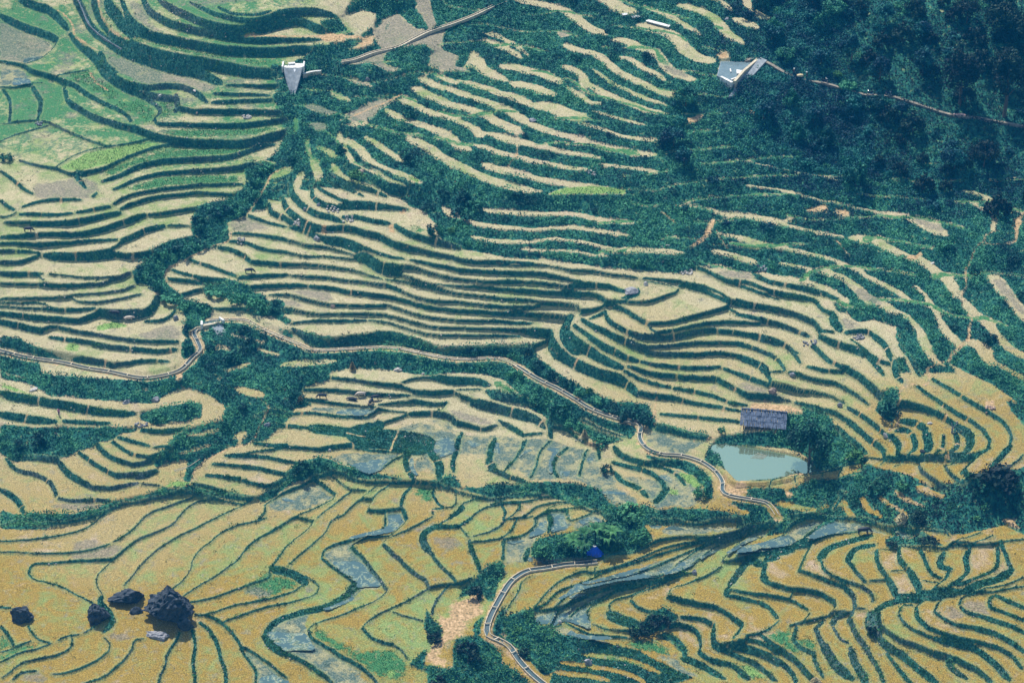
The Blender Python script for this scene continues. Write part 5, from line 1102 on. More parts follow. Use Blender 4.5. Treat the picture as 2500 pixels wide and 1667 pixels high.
V 410,-170 480,-161 496,-192 557,-188 585,-185 656,-217 705,-262 745,-285 794,-310 818,-310 865,-295 896,-283 929,-316 943,-297 952,-222 747,-180 759,-232 706,-256 680,-194 684,-219 641,-211 630,-149 527,-136 511,-142 424,-138
s2.3 500,-158 525,-168 547,-174 567,-178
s1.4 575,-175 592,-163
s1.6 604,-174 620,-158 626,-185 637,-207
s1.5 655,-164 664,-197 680,-215
s0.9 714,-182 733,-206 759,-228
s1.1 688,-179 707,-208 726,-229
R 711,-230 727,-237 725,-258 706,-250
r 893,-273 915,-273 916,-286 930,-309 907,-288
V 684,-275 704,-271 745,-293 768,-314 782,-339 710,-314 683,-301
V 630,-460 646,-465 643,-529 629,-509
h0.4 1074,605 1063,590 1051,566 1049,536 1037,507 1009,506 977,511 961,502 950,474 932,438 927,410 925,382 912,354 906,321 910,292 917,272 910,248 902,208 885,183 865,159
h0.4 977,511 985,533 1009,543
h0.4 675,537 685,516 698,491
h0.5 907,244 901,211 880,181 863,165 853,144 820,129 810,125 812,99 799,78 775,84
h0.4 772,82 749,66 748,38 741,30 740,1 737,-8 718,-31
h0.4 -597,632 -598,615 -624,609 -656,591 -680,569 -708,545 -720,532 -724,505 -694,471
h0.6 -494,832 -524,808 -532,769 -567,701
h0.6 -1088,1500 -1066,1473 -1045,1432 -1033,1387 -1006,1340 -964,1287
h0.3 -992,1505 -970,1413 -940,1338 -904,1284 -883,1261
h0.6 -972,1215 -947,1159 -919,1121
h0.9 -604,1179 -550,1186 -495,1190 -434,1197 -356,1198 -337,1200
h0.4 -496,169 -480,151 -488,132 -496,103 -505,67 -527,50 -558,44 -587,24 -604,4 -614,-16 -616,-50
h0.3 429,570 435,545 449,515
h0.4 314,620 329,603 343,580
h0.4 14,811 8,772 -10,742
h0.6 -249,1035 -294,999 -354,950 -378,940
h0.3 285,148 279,113 282,86
h0.5 426,-111 449,-107 496,-100 543,-90 590,-83
W 40,-411 69,-401 100,-377 118,-347 152,-338 186,-322 254,-290 323,-259 392,-234 438,-218 492,-204 462,-216 404,-233 356,-269 325,-298 297,-318 230,-334 174,-354 144,-374 137,-392 138,-443 121,-433 104,-421 86,-423 73,-438 51,-439 40,-427
K 86,-457 116,-463 149,-467 181,-469 225,-481 256,-506 288,-527 317,-548 242,-573 58,-593 74,-540 85,-512 116,-491
s1.9 126,-488 159,-492 191,-498 223,-509 259,-533
s1.8 89,-514 126,-519 158,-524 190,-532 222,-549 232,-558
s2.0 78,-536 104,-543 136,-547 168,-558"""
SPOTS = """rock_a 7.7 -66.6,355.9 -56.8,357.2
rock_b 3.1 -72.9,361.5 -65.7,362.1
rock_c 4.2 -77.0,355.3 -72.3,356.6
rock_d 3.1 -90.7,356.2 -85.3,355.8
rock_e 1.8 -65.3,352.4 -61.0,352.5
rock_f 1.4 -69.2,359.4 -66.7,359.6
rock_g 2.9 -60.2,354.8 -56.8,355.4
rock_h 1.7 -33.4,474.0 -31.6,473.1
rock_i 1.1 -32.8,507.0 -31.8,506.6
spill 0.0 -51.5,510.0 -47.1,510.4
spillb 0.0 -49.5,504.3 -48.7,504.4
weirw 0.0 -47.1,509.1 -43.0,509.9
road 0.0 -38.4,511.8 -35.4,512.7 -31.4,515.6 -25.9,517.9 -19.2,525.6 -13.6,529.1 -9.4,531.4 -6.6,533.4 -4.0,535.3 -0.3,537.5
ditch 0.0 -106.6,558.7 -102.5,547.7 -99.7,540.1 -95.5,533.0 -90.1,525.5
ditchb 0.0 -58.1,509.0 -52.9,508.6
rock_j 0.8 -79.7,506.7 -78.4,506.4
rock_k 0.6 -71.7,506.5 -70.8,505.7
pile_a 1.0 -60.1,497.8 -57.9,497.8
rock_l 0.7 -70.6,498.8 -69.7,498.8
pile_b 1.0 -106.6,500.3 -104.7,500.3
bush_a 2.9 -111.8,484.7 -108.9,484.7
rock_m 1.3 3.8,490.1 5.5,490.3
rock_n 1.0 48.6,523.4 49.6,522.7
plank_a 0.0 25.4,527.8 26.6,528.1
plank_b 0.0 27.6,527.1 30.3,528.0
plank_c 0.0 31.0,526.7 36.1,523.2
wr_basin 0.0 46.8,508.0 54.9,507.1 48.8,495.4 45.4,500.1
wr_left 0.0 46.1,498.7 48.3,495.5
wr_wall 0.0 48.8,495.5 51.2,501.0 55.2,508.2
wr_apron 0.0 47.5,493.8 49.1,495.6 52.1,502.2 55.5,508.1 57.0,507.0 53.6,501.5 51.4,497.5 48.8,493.8
wr_slab 0.0 49.8,502.4 51.0,502.0 50.8,500.1 49.7,500.3
wr_bar 0.0 48.2,497.4 50.0,498.9
wr_post 0.0 48.5,503.1 48.5,501.5
person_a 2.0 61.5,500.4
person_b 2.0 65.1,499.9
sack 0.8 63.0,501.3 64.6,501.3
moto_a 1.4 68.5,499.1 70.3,499.1
moto_b 1.4 77.6,496.2 79.6,496.2
moto_c 1.3 82.5,495.1 83.5,495.0
beam 0.0 96.6,489.7 99.1,489.5
path 0.0 52.1,507.5 54.5,508.2 57.4,506.1 60.9,502.9 66.1,499.9 70.3,499.1 77.9,496.0 83.1,495.2 87.0,493.4 94.6,490.4 105.0,487.9 112.6,485.7
tree_a 6.8 73.7,506.0 77.7,505.8
tree_b 6.0 78.5,499.9 84.1,499.7
tree_c 7.3 88.5,500.6 93.1,500.5
tree_d 14.0 93.3,492.9 102.9,492.7
tree_e 16.1 103.3,489.6 111.8,489.6
tree_f 6.4 99.1,515.3 105.7,515.2
tree_g 8.3 105.4,512.5 113.6,512.4
tree_h 2.4 72.1,497.6 76.0,497.5
tree_i 1.9 71.2,501.2 72.9,501.1
tree_j 3.0 77.5,491.9 82.8,491.7
tree_k 3.5 83.4,489.6 86.5,489.6
tree_l 9.2 105.2,498.3 111.7,498.2
tree_m 3.6 55.7,513.3 61.1,513.0
tree_n 3.0 58.6,507.6 63.4,507.2
tree_o 3.5 70.8,492.0 77.5,491.9
tree_p 6.9 107.9,510.8 116.1,510.8
tree_q 3.9 89.0,512.2 94.4,512.1
tree_r 5.2 91.4,474.1 97.9,474.1
tree_s 1.6 63.5,501.0 66.7,500.9
tree_t 5.5 81.6,515.8 86.6,515.6
tree_u 3.6 70.4,519.4 75.9,518.9
tree_v 5.8 97.5,474.8 104.5,474.5
tree_w 4.6 35.1,492.5 41.0,492.5
tree_x 4.0 31.9,479.9 37.7,480.4
tree_y 4.2 34.8,474.8 38.8,475.3
tree_z 1.6 49.5,501.1 45.8,501.1
buff_a 1.0 -102.5,458.0 -100.6,458.4
buff_b 1.0 -55.7,450.4 -53.8,450.6
buff_c 1.4 -82.3,439.1 -80.2,438.8
buff_d 0.9 -79.3,438.3 -78.0,438.3
rock_o 1.3 -69.7,439.2 -68.6,439.2
pile_c 0.8 -58.0,460.8 -56.7,460.5
damw 0.0 -63.4,437.0 -59.5,438.7
damf 0.0 -61.2,435.9 -59.1,436.7 -58.2,432.2 -59.4,432.2
canal_a 0.0 -104.9,432.2 -98.9,430.0 -91.2,428.1 -85.9,426.0 -80.8,424.5 -76.9,423.0 -73.6,422.2 -70.1,422.9 -66.5,424.5 -64.5,428.1 -63.1,430.0 -63.9,432.5 -64.9,434.9 -64.3,436.6 -62.8,436.8
person_c 1.9 -89.6,413.8
rock_p 0.7 -96.6,421.4 -95.9,421.4
rock_q 0.6 -96.3,419.3 -95.0,420.7
rock_r 1.2 -71.5,416.0 -69.9,416.1
pile_d 1.3 -73.9,409.4 -71.6,408.8
rock_s 0.6 -89.9,409.4 -89.3,409.3
rock_t 0.8 -77.4,415.4 -75.3,415.5
pipe 0.0 -63.9,397.4 -60.4,400.7
canal_b 0.0 -62.2,439.4 -58.0,439.8 -54.7,439.9 -51.5,437.5 -46.9,434.8 -43.0,433.0 -40.7,431.6 -36.8,431.7 -31.8,432.3 -26.9,432.9 -23.2,432.4 -19.4,430.6 -14.4,428.6 -9.4,428.1 -4.5,428.7 -1.3,428.5 1.2,426.6 3.6,423.7
rock_u 0.7 -36.0,403.7 -35.1,403.8
rock_v 1.3 -48.6,409.9 -47.5,410.5
stack_a 2.3 -32.8,426.7 -31.6,426.8
rock_w 0.6 -28.1,428.3 -27.3,428.4
rock_x 1.0 -23.8,426.5 -22.3,426.5
rock_y 0.7 -18.2,425.2 -17.5,425.1
stack_b 1.5 -42.7,417.8 -41.6,418.2
buff_e 1.4 -38.7,418.7 -36.9,418.7
buff_f 1.1 -32.5,418.5 -31.1,418.7
buff_g 1.1 -31.1,419.8 -29.3,419.9
buff_h 1.5 -27.9,419.0 -26.7,419.0
buff_i 1.7 -28.8,417.4 -27.4,417.5
canal_c 0.0 0.8,426.8 4.0,423.2 6.9,420.7 9.3,419.0 12.9,415.6 15.2,413.3 18.7,410.9 22.3,409.3 24.2,408.9 25.2,407.5 24.8,404.6 25.3,401.9 26.6,399.8 28.9,398.6 32.0,398.4 34.7,397.3 36.9,395.5 38.8,392.7 39.8,389.4 39.6,386.7 40.8,385.1 44.2,384.2 47.4,383.7 48.7,382.6 49.7,380.7
stack_c 2.3 13.5,406.8 14.8,406.8
hut 0.0 44.8,403.8 53.1,402.4
rock_z 1.4 50.4,413.3 52.1,413.0
rock_aa 1.4 70.7,396.3 71.7,395.9
rock_ab 0.6 71.7,395.3 72.2,395.1
rock_ac 0.8 76.8,389.9 77.6,389.3
rock_ad 1.7 89.3,380.5 90.6,380.4
rock_ae 1.1 63.2,406.7 64.1,406.6
rock_af 1.1 54.8,416.3 55.9,415.9
rock_ag 0.5 79.2,397.7 80.1,397.7
pile_e 1.4 89.9,399.0 92.1,398.5
tree_hut 10.0 51.9,395.7 61.3,394.0
bush_b 5.4 69.8,401.9 74.2,400.2
bush_c 3.8 84.1,378.3 94.1,377.7
bush_d 2.5 87.0,378.8 93.7,378.7
branch 0.0 63.5,393.6 65.0,394.1
stump 1.2 82.5,394.6 84.2,395.1
twigs 0.0 90.2,410.1 91.4,412.2
pile_f 2.3 58.0,424.8 60.7,423.7
pile_g 1.0 67.9,423.5 70.2,423.8
rock_ah 0.5 86.1,445.7 87.2,445.9
rock_ai 0.6 90.3,439.7 90.8,439.6
rock_aj 0.6 60.9,451.3 61.6,451.4
pile_h 3.8 50.5,444.4 52.5,444.6
bush_e 2.5 93.2,442.2 96.0,442.3
rock_ak 1.0 26.7,440.4 27.7,440.8
rock_al 2.0 22.6,437.4 25.6,437.4
rock_am 0.7 30.6,446.7 31.5,446.7
rock_an 0.7 31.9,451.9 32.8,451.9
rock_ao 0.6 30.8,451.8 31.4,451.8
rock_ap 0.6 16.7,430.7 17.3,430.5
pile_i 1.3 34.5,444.8 37.1,445.4
rock_aq 0.8 37.1,447.4 37.8,447.3
pile_j 1.6 16.2,472.1 17.8,472.1
rock_ar 1.0 -37.5,441.6 -36.3,441.5
rock_as 1.0 -44.3,466.5 -43.7,466.1
rock_at 0.8 -41.5,466.6 -40.6,466.4
rock_au 1.0 -37.9,465.0 -37.1,464.9
rock_av 0.6 -38.1,459.7 -37.4,459.7
rock_aw 1.3 -42.0,459.5 -40.4,458.7
pile_k 1.3 -35.6,461.7 -33.3,462.0
pile_l 1.0 -46.1,464.2 -44.8,463.4
pile_m 0.9 -39.4,464.9 -36.5,464.6
bush_f 3.8 -13.6,458.7 -8.2,459.1
bush_g 2.8 -11.9,464.9 -8.0,464.4
bush_h 2.8 -9.8,461.6 -5.8,461.7
bush_i 3.8 -17.8,454.2 -14.2,453.5
bush_j 1.5 -19.1,463.6 -16.0,462.4
canal_d 0.0 15.7,371.0 12.8,370.7 9.7,370.9 6.3,370.3 3.6,369.7 1.8,368.6 -0.2,366.2 -1.7,362.8 -2.8,359.9 -3.7,357.4 -4.3,355.2 -4.5,353.5 -4.1,352.4 -2.3,351.8 -0.4,350.7 0.9,348.2 2.0,346.4 3.5,344.4 5.4,342.4 7.1,340.9
rock_ax 1.9 12.8,348.3 14.1,348.3
rock_ay 0.9 8.3,357.0 8.9,357.3
rock_az 1.2 32.9,368.7 34.0,368.4
rock_ba 0.5 11.6,351.4 12.0,351.6
tent 2.9 13.8,373.6 16.7,373.5
fence 0.0 3.6,372.0 6.8,371.3 9.7,371.2 13.1,370.8 16.2,371.8
banana_a 0.0 10.9,375.1 11.8,374.9
banana_b 0.0 12.4,373.0 13.3,372.9
banana_c 0.0 15.2,375.6 15.7,375.6
banana_d 0.0 17.2,374.1 17.9,374.1
banana_e 0.0 18.3,375.0 18.8,375.0
banana_f 0.0 13.2,375.5 13.6,375.4
banana_g 0.0 16.6,376.2 17.0,376.2
bush_k 3.8 3.4,373.3 7.9,372.6
bush_l 3.0 7.7,375.6 11.6,375.0
bush_m 3.8 21.0,355.3 24.9,356.7
bush_n 2.9 24.5,358.3 28.8,357.8
bush_o 3.2 21.5,376.2 26.2,375.3
bush_p 3.2 19.3,384.9 24.7,380.8
bush_q 2.6 -15.6,350.9 -12.2,350.9
bush_r 3.3 -10.4,348.1 -6.1,348.9
bush_s 3.3 -8.5,362.9 -4.9,362.7
bush_t 3.2 -14.4,339.8 -11.1,340.9
buff_j 1.4 64.0,375.7 65.8,374.3
bush_u 2.9 72.5,374.0 76.6,372.4
bush_v 1.8 73.5,368.3 77.0,366.9
bush_w 1.8 68.1,369.9 70.6,369.1
bush_x 3.2 62.4,349.2 64.1,347.9
stack_d 2.5 70.6,374.7 72.5,373.6
stack_e 1.3 52.0,340.7 53.5,339.6
bush_y 2.0 -4.2,430.0 -2.2,430.1
bush_z 2.2 -1.2,429.9 1.0,430.0
bush_aa 2.7 2.0,429.6 4.5,429.4
bush_ab 2.5 3.2,426.1 6.9,425.4
bush_ac 2.7 6.2,423.1 9.3,422.4
bush_ad 2.9 9.5,420.3 12.5,419.6
bush_ae 2.9 11.7,417.1 15.1,416.7
bush_af 2.2 15.0,414.9 18.4,414.2
bush_ag 2.2 17.6,412.5 21.2,412.0
bush_ah 3.6 20.9,409.4 24.7,409.8
bush_ai 3.6 24.2,408.9 27.7,407.8
bush_aj 3.4 6.6,413.6 11.4,413.1
bush_ak 2.7 3.2,416.9 7.1,416.9
bush_al 2.9 10.4,410.3 14.2,409.3
bush_am 2.9 14.8,405.3 19.3,403.8
bush_an 2.6 16.7,396.4 19.7,396.2
bush_ao 3.7 34.0,386.1 37.4,385.6
bush_ap 2.6 39.9,404.4 41.5,404.3
bush_aq 3.9 -67.3,464.0 -64.8,464.1
bush_ar 2.9 -68.5,466.2 -65.0,466.9
bush_as 3.4 -65.2,469.1 -61.3,469.5
bush_at 3.4 -61.4,470.3 -56.9,470.2
bush_au 2.9 -56.9,473.7 -53.0,473.9
bush_av 2.9 -57.2,477.8 -54.1,477.6
bush_aw 2.9 -56.3,482.8 -51.7,481.9
bush_ax 2.8 -78.6,448.8 -76.2,449.8
bush_ay 2.8 -76.9,451.9 -73.5,452.8
bush_az 3.1 -75.2,455.6 -71.7,456.0
bush_ba 2.8 -71.9,457.7 -67.8,458.2
bush_bb 2.8 -67.9,459.6 -64.5,460.5
bush_bc 3.0 -75.1,446.7 -72.8,448.0
bush_bd 2.8 -73.1,444.5 -68.7,445.4
bush_be 2.3 -69.2,443.0 -66.4,442.8
bush_bf 2.8 -65.4,442.3 -61.9,442.5
bush_bg 3.0 -67.1,435.5 -64.8,436.6
bush_bh 2.8 -63.8,447.4 -59.2,446.6
bush_bi 3.3 -59.0,444.8 -54.9,444.5
bush_bj 3.3 -55.1,442.9 -50.9,443.6
bush_bk 2.5 -51.5,442.4 -48.0,442.1
bush_bl 3.0 -66.6,430.1 -64.1,429.5
bush_bm 2.2 -62.2,429.9 -60.0,430.2"""


# ------------------------------------------------------------------ reading the survey (world metres)
def parse(txt):
    out = []
    for ln in txt.strip().split('\n'):
        t = ln.split()
        P = np.array([[float(v) for v in q.split(',')] for q in t[1:]]) * 0.1 + [0, 400]
        out.append((t[0][0], float(t[0][1:] or 0), P))
    return out
LINES = parse(TRACE)
SP = {}
for ln in SPOTS.strip().split('\n'):
    t = ln.split(); SP[t[0]] = (float(t[1]), np.array([[float(v) for v in q.split(',')] for q in t[2:]]))
rows = [np.cumsum([int(v) for v in ln.split()]) for ln in BASE.strip().split('\n')]
BG = np.array(rows) * 0.1; BX0, BY0, BS = -160.0, 308.0, 3.0

def catmull(P, n=4, closed=False):
    if len(P) < 3:
        t = np.linspace(0, 1, 7)[:, None]; return P[0] * (1 - t) + P[-1] * t
    Q = np.vstack([2 * P[0] - P[1], P, 2 * P[-1] - P[-2]]); r = []
    for i in range(1, len(Q) - 2):
        a, b, c, d = Q[i - 1], Q[i], Q[i + 1], Q[i + 2]
        for k in range(n):
            t = k / n
            r.append(.5 * (2 * b + (c - a) * t + (2 * a - 5 * b + 4 * c - d) * t * t + (3 * b - a - 3 * c + d) * t ** 3))
    r.append(P[-1]); return np.array(r)

CELL = 0.235
GX0, GX1, GY0, GY1 = -150.0, 146.0, 318.0, 596.0
NX = int((GX1 - GX0) / CELL) + 1; NY = int((GY1 - GY0) / CELL) + 1
gx = GX0 + np.arange(NX) * CELL; gy = GY0 + np.arange(NY) * CELL

def cub(n0, pos):
    """Catmull-Rom interpolation matrix"""
    M = np.zeros((len(pos), n0)); i = np.clip(np.floor(pos).astype(int), 0, n0 - 2); t = np.clip(pos - i, 0, 1)
    w = [-.5 * t + t * t - .5 * t ** 3, 1 - 2.5 * t * t + 1.5 * t ** 3, .5 * t + 2 * t * t - 1.5 * t ** 3, -.5 * t * t + .5 * t ** 3]
    for k in range(4): np.add.at(M, (np.arange(len(pos)), np.clip(i - 1 + k, 0, n0 - 1)), w[k])
    return M
base = cub(BG.shape[0], (gy - BY0) / BS) @ BG @ cub(BG.shape[1], (gx - BX0) / BS).T

def vnoise(X, Y, s, seed):
    r = np.random.default_rng(seed).random((256, 256)).astype(np.float32)
    x = X / s; y = Y / s; i = np.floor(x).astype(int); j = np.floor(y).astype(int)
    fx = x - i; fy = y - j; fx = fx * fx * (3 - 2 * fx); fy = fy * fy * (3 - 2 * fy)
    i &= 255; j &= 255; i2 = (i + 1) & 255; j2 = (j + 1) & 255
    return (r[j, i] * (1 - fx) + r[j, i2] * fx) * (1 - fy) + (r[j2, i] * (1 - fx) + r[j2, i2] * fx) * fy
XX, YY = np.meshgrid(gx, gy)
# small wobble so that traced edges are not ruler clean
WX = XX + (vnoise(XX, YY, 1.1, 1) - .5) * .16 + (vnoise(XX, YY, 4, 2) - .5) * .3
WY = YY + (vnoise(XX, YY, 1.1, 3) - .5) * .2 + (vnoise(XX, YY, 4, 4) - .5) * .3

def raster_line(D, P, hw, extra=1.2, taper=False, T=None):
    n = len(P); L = np.r_[0, np.cumsum(np.hypot(*np.diff(P, axis=0).T))]
    for k in range(n - 1):
        a, b = P[k], P[k + 1]; h = hw
        if taper:
            m = min(L[k], L[-1] - L[k + 1]); h = hw * min(1.0, .62 + m / 2.0)
        r = hw + extra
        i0 = max(0, int((min(a[0], b[0]) - r - GX0) / CELL)); i1 = min(NX, int((max(a[0], b[0]) + r - GX0) / CELL) + 2)
        j0 = max(0, int((min(a[1], b[1]) - r - GY0) / CELL)); j1 = min(NY, int((max(a[1], b[1]) + r - GY0) / CELL) + 2)
        if i1 <= i0 or j1 <= j0: continue
        X = WX[j0:j1, i0:i1]; Y = WY[j0:j1, i0:i1]
        d = b - a; q = max((d * d).sum(), 1e-9)
        t = np.clip(((X - a[0]) * d[0] + (Y - a[1]) * d[1]) / q, 0, 1)
        s = np.hypot(X - a[0] - t * d[0], Y - a[1] - t * d[1]) - h
        S = D[j0:j1, i0:i1]; m = s < S; S[m] = s[m]
        if T is not None: T[j0:j1, i0:i1][m] = hw
def raster_poly(M, P):
    j0 = max(0, int((P[:, 1].min() - 1 - GY0) / CELL)); j1 = min(NY, int((P[:, 1].max() + 1 - GY0) / CELL) + 2)
    i0 = max(0, int((P[:, 0].min() - 1 - GX0) / CELL)); i1 = min(NX, int((P[:, 0].max() + 1 - GX0) / CELL) + 2)
    if i1 <= i0 or j1 <= j0: return
    X = WX[j0:j1, i0:i1]; Y = WY[j0:j1, i0:i1]; c = np.zeros(X.shape, bool)
    Q = np.roll(P, -1, 0)
    for a, b in zip(P, Q):
        if a[1] == b[1]: continue
        s = ((a[1] <= Y) != (b[1] <= Y)) & (X < a[0] + (Y - a[1]) / (b[1] - a[1]) * (b[0] - a[0]))
        c ^= s
    M[j0:j1, i0:i1] |= c
Db = np.full((NY, NX), 9., np.float32); Tb = np.zeros((NY, NX), np.float32); Ds = np.full((NY, NX), 9., np.float32)
MK = {k: np.zeros((NY, NX), bool) for k in 'VPRDGWgrOK'}
Dh = np.full((NY, NX), 9., np.float32)
for k, w, P in LINES:
    if k == 'h': raster_line(Dh, catmull(P, 4), max(w, .4) * .4, extra=.6)
    if k in MK: raster_poly(MK[k], P)
    elif k == 'b': raster_line(Db, catmull(P, 3), (max(w - .24, .26) if w < .95 else w - .1) / 2, taper=w > .9, T=Tb)
    elif k == 's': raster_line(Ds, catmull(P, 3), w * .38, extra=.6, taper=w > 1.2)
# outside the surveyed frame the terraces go on along the contours
FR = np.array([[-127.5, 563], [118.5, 523], [88.5, 330], [-91, 339.5]])
ins = np.ones((NY, NX), bool)
for a, b in zip(FR, np.roll(FR, -1, 0)):
    ins &= ((b[0] - a[0]) * (YY - a[1]) - (b[1] - a[1]) * (XX - a[0])) < 0
wob = base + (vnoise(XX, YY, 14, 9) - .5) * 1.2
fr = np.mod(wob, 1.3) / 1.3
gyb, gxb = np.gradient(wob, CELL); slope = np.hypot(gxb, gyb) + 1e-3
out_bank = (~ins) & (fr * 1.3 / slope < .7)
Db[out_bank] = -.2
veg_out = (~ins) & (((XX > 60) & (YY > 440)) | (vnoise(XX, YY, 13, 95) > .62))
Db[MK['K'] & ~(Ds < 0)] = -.2
flat_any = MK['P'] | MK['D'] | MK['G'] | MK['W'] | MK['O'] | MK['R'] | MK['r'] | MK['g']
wb2 = base + (vnoise(XX, YY, 11, 71) - .5) * .9
autos = MK['V'] & (np.mod(wb2, 1.75) < .24) & (YY > 424) & (YY < 476 + (vnoise(XX, YY, 9, 72) - .5) * 24) & (XX > 18) & (vnoise(XX, YY, 7, 73) > .33)
autos2 = MK['V'] & (np.mod(wb2, 1.9) < .22) & (YY > 476) & (XX < 48) & (vnoise(XX, YY, 6, 74) > .42)
autos |= autos2
Ds[autos] = -.2
veg = (MK['V'] | veg_out) & ~(Ds < 0) & ~flat_any & ~(Dh < 0)
bank = Db < 0

# irrigation channels run on a levelled berm
CH = {k: catmull(SP[k][1], 6) for k in ('canal_a', 'canal_b', 'canal_c', 'canal_d')}
Dc = np.full((NY, NX), 9., np.float32)
for P in CH.values(): raster_line(Dc, P, .5, extra=2.5)
veg &= ~(Dc < .5); bank &= ~(Dc < .3)

# ------------------------------------------------------------------ levelling: flat paddies, banks take up the steps
wgt = np.where(bank, .012, np.where(veg, .05, 1.)).astype(np.float32)
wx = np.minimum(wgt[:, 1:], wgt[:, :-1]); wy = np.minimum(wgt[1:], wgt[:-1])
def solve(src, eps, it, x0):
    eps = np.float32(eps)
    def A(x):
        ex = wx * (x[:, 1:] - x[:, :-1]); ey = wy * (x[1:] - x[:-1])
        r = eps * x; r[:, 1:] += ex; r[:, :-1] -= ex; r[1:] += ey; r[:-1] -= ey
        return r
    dg = np.full(x0.shape, eps, np.float32); dg[:, 1:] += wx; dg[:, :-1] += wx; dg[1:] += wy; dg[:-1] += wy
    x = x0.astype(np.float32).copy(); r = eps * src.astype(np.float32) - A(x); p = r / dg; z = p.copy(); rz = float((r * z).sum(dtype=np.float64))
    for _ in range(it):
        Ap = A(p); al = rz / float((p * Ap).sum(dtype=np.float64)); x += al * p; r -= al * Ap
        z = r / dg; rn = float((r * z).sum(dtype=np.float64)); p = z + (rn / rz) * p; rz = rn
    return x
ZT = solve(base, 1 / 1900., 200, base)
TONE = solve((vnoise(XX, YY, 3.0, 11) - .5) * 1.0, 1 / 1200., 110, np.zeros_like(base)); TONE = TONE / (TONE.std() + 1e-6)

def blur(a, n=1):
    for _ in range(n):
        a = a.copy(); a[:, 1:-1] = (a[:, :-2] + 2 * a[:, 1:-1] + a[:, 2:]) / 4; a[1:-1] = (a[:-2] + 2 * a[1:-1] + a[2:]) / 4
    return a
nz1 = vnoise(XX, YY, .7, 21) - .5; nz2 = vnoise(XX, YY, 2.2, 22) - .5; nz3 = vnoise(XX, YY, 6, 23) - .5
bm_ = blur(bank.astype(np.float32), 1)
thin = np.exp(-np.square(np.clip(Db + Tb, 0, 9) / .42)) * (Tb < .75) * (Db < 1)        # raised mud bund on the narrow lines
vm = blur(veg.astype(np.float32), 3)
ZT = ZT + thin * .20 + bm_ * (nz1 * .16 + nz2 * .12) + vm * (nz2 * .5 + nz3 * .9) + nz1 * .025 + nz2 * .03
# berm under each channel
def terr(x, y, Z=None):
    Z = ZT if Z is None else Z
    fx = np.clip((np.asarray(x, float) - GX0) / CELL, 0, NX - 1.01); fy = np.clip((np.asarray(y, float) - GY0) / CELL, 0, NY - 1.01)
    i = fx.astype(int); j = fy.astype(int); a = fx - i; b = fy - j
    return (Z[j, i] * (1 - a) + Z[j, i + 1] * a) * (1 - b) + (Z[j + 1, i] * (1 - a) + Z[j + 1, i + 1] * a) * b
CHZ = {}
Zn = ZT.copy(); Wn = np.zeros_like(ZT)
for k, P in CH.items():
    z = terr(P[:, 0], P[:, 1], base); kk = np.ones(9) / 9
    z = np.convolve(np.pad(z, 4, mode='edge'), kk, 'valid'); CHZ[k] = z
    for q in range(len(P) - 1):
        a, b = P[q], P[q + 1]; r = 2.6
        i0 = max(0, int((min(a[0], b[0]) - r - GX0) / CELL)); i1 = min(NX, int((max(a[0], b[0]) + r - GX0) / CELL) + 2)
        j0 = max(0, int((min(a[1], b[1]) - r - GY0) / CELL)); j1 = min(NY, int((max(a[1], b[1]) + r - GY0) / CELL) + 2)
        if i1 <= i0 or j1 <= j0: continue
        X = XX[j0:j1, i0:i1]; Y = YY[j0:j1, i0:i1]; d = b - a; t = np.clip(((X - a[0]) * d[0] + (Y - a[1]) * d[1]) / max((d * d).sum(), 1e-6), 0, 1)
        s = np.hypot(X - a[0] - t * d[0], Y - a[1] - t * d[1]); w = np.clip(1 - (s - .9) / 1.4, 0, 1); w = w * w * (3 - 2 * w)
        S = Wn[j0:j1, i0:i1]; m = w > S; S[m] = w[m]; Zn[j0:j1, i0:i1][m] = (z[q] * (1 - t) + z[q + 1] * t)[m]
ZT = ZT * (1 - Wn) + Zn * Wn
# the pond is dug out
pm = blur(MK['O'].astype(np.float32), 3)
PONDZ = float(np.percentile(ZT[MK['O']], 30)); ZT = np.where(pm > .5, np.minimum(ZT, PONDZ - .8), ZT)
rim = (blur(MK['O'].astype(np.float32), 12) > .02) & (pm <= .5); ZT = np.where(rim, np.maximum(ZT, PONDZ + .12 + .25 * nz2), ZT)

# ------------------------------------------------------------------ materials
def mat(name, build, rough=.85):
    m = bpy.data.materials.new(name); m.use_nodes = True; nt = m.node_tree; b = nt.nodes["Principled BSDF"]
    b.inputs["Roughness"].default_value = rough; b.inputs["Specular IOR Level"].default_value = .25
    build(nt, b); return m
def noise(nt, scale, detail=4, rough=.6, obj=False, dist=0.0):
    g = nt.nodes.new("ShaderNodeNewGeometry"); n = nt.nodes.new("ShaderNodeTexNoise")
    n.inputs["Scale"].default_value = scale; n.inputs["Detail"].default_value = detail; n.inputs["Roughness"].default_value = rough
    n.inputs["Distortion"].default_value = dist
    nt.links.new(g.outputs["Position"], n.inputs["Vector"]); return n.outputs["Fac"]
def ramp(nt, fac, stops):
    r = nt.nodes.new("ShaderNodeValToRGB"); e = r.color_ramp.elements
    while len(e) > 1: e.remove(e[0])
    e[0].position = stops[0][0]; e[0].color = (*stops[0][1], 1)
    for p, c in stops[1:]:
        q = e.new(p); q.color = (*c, 1)
    nt.links.new(fac, r.inputs[0]); return r.outputs[0]
def mixc(nt, fac, a, b, mode='MIX'):
    m = nt.nodes.new("ShaderNodeMix"); m.data_type = 'RGBA'; m.blend_type = mode
    for s, v in ((m.inputs[0], fac), (m.inputs[6], a), (m.inputs[7], b)):
        if isinstance(v, (int, float)): s.default_value = v
        elif isinstance(v, tuple): s.default_value = (*v, 1)
        else: nt.links.new(v, s)
    return m.outputs[2]
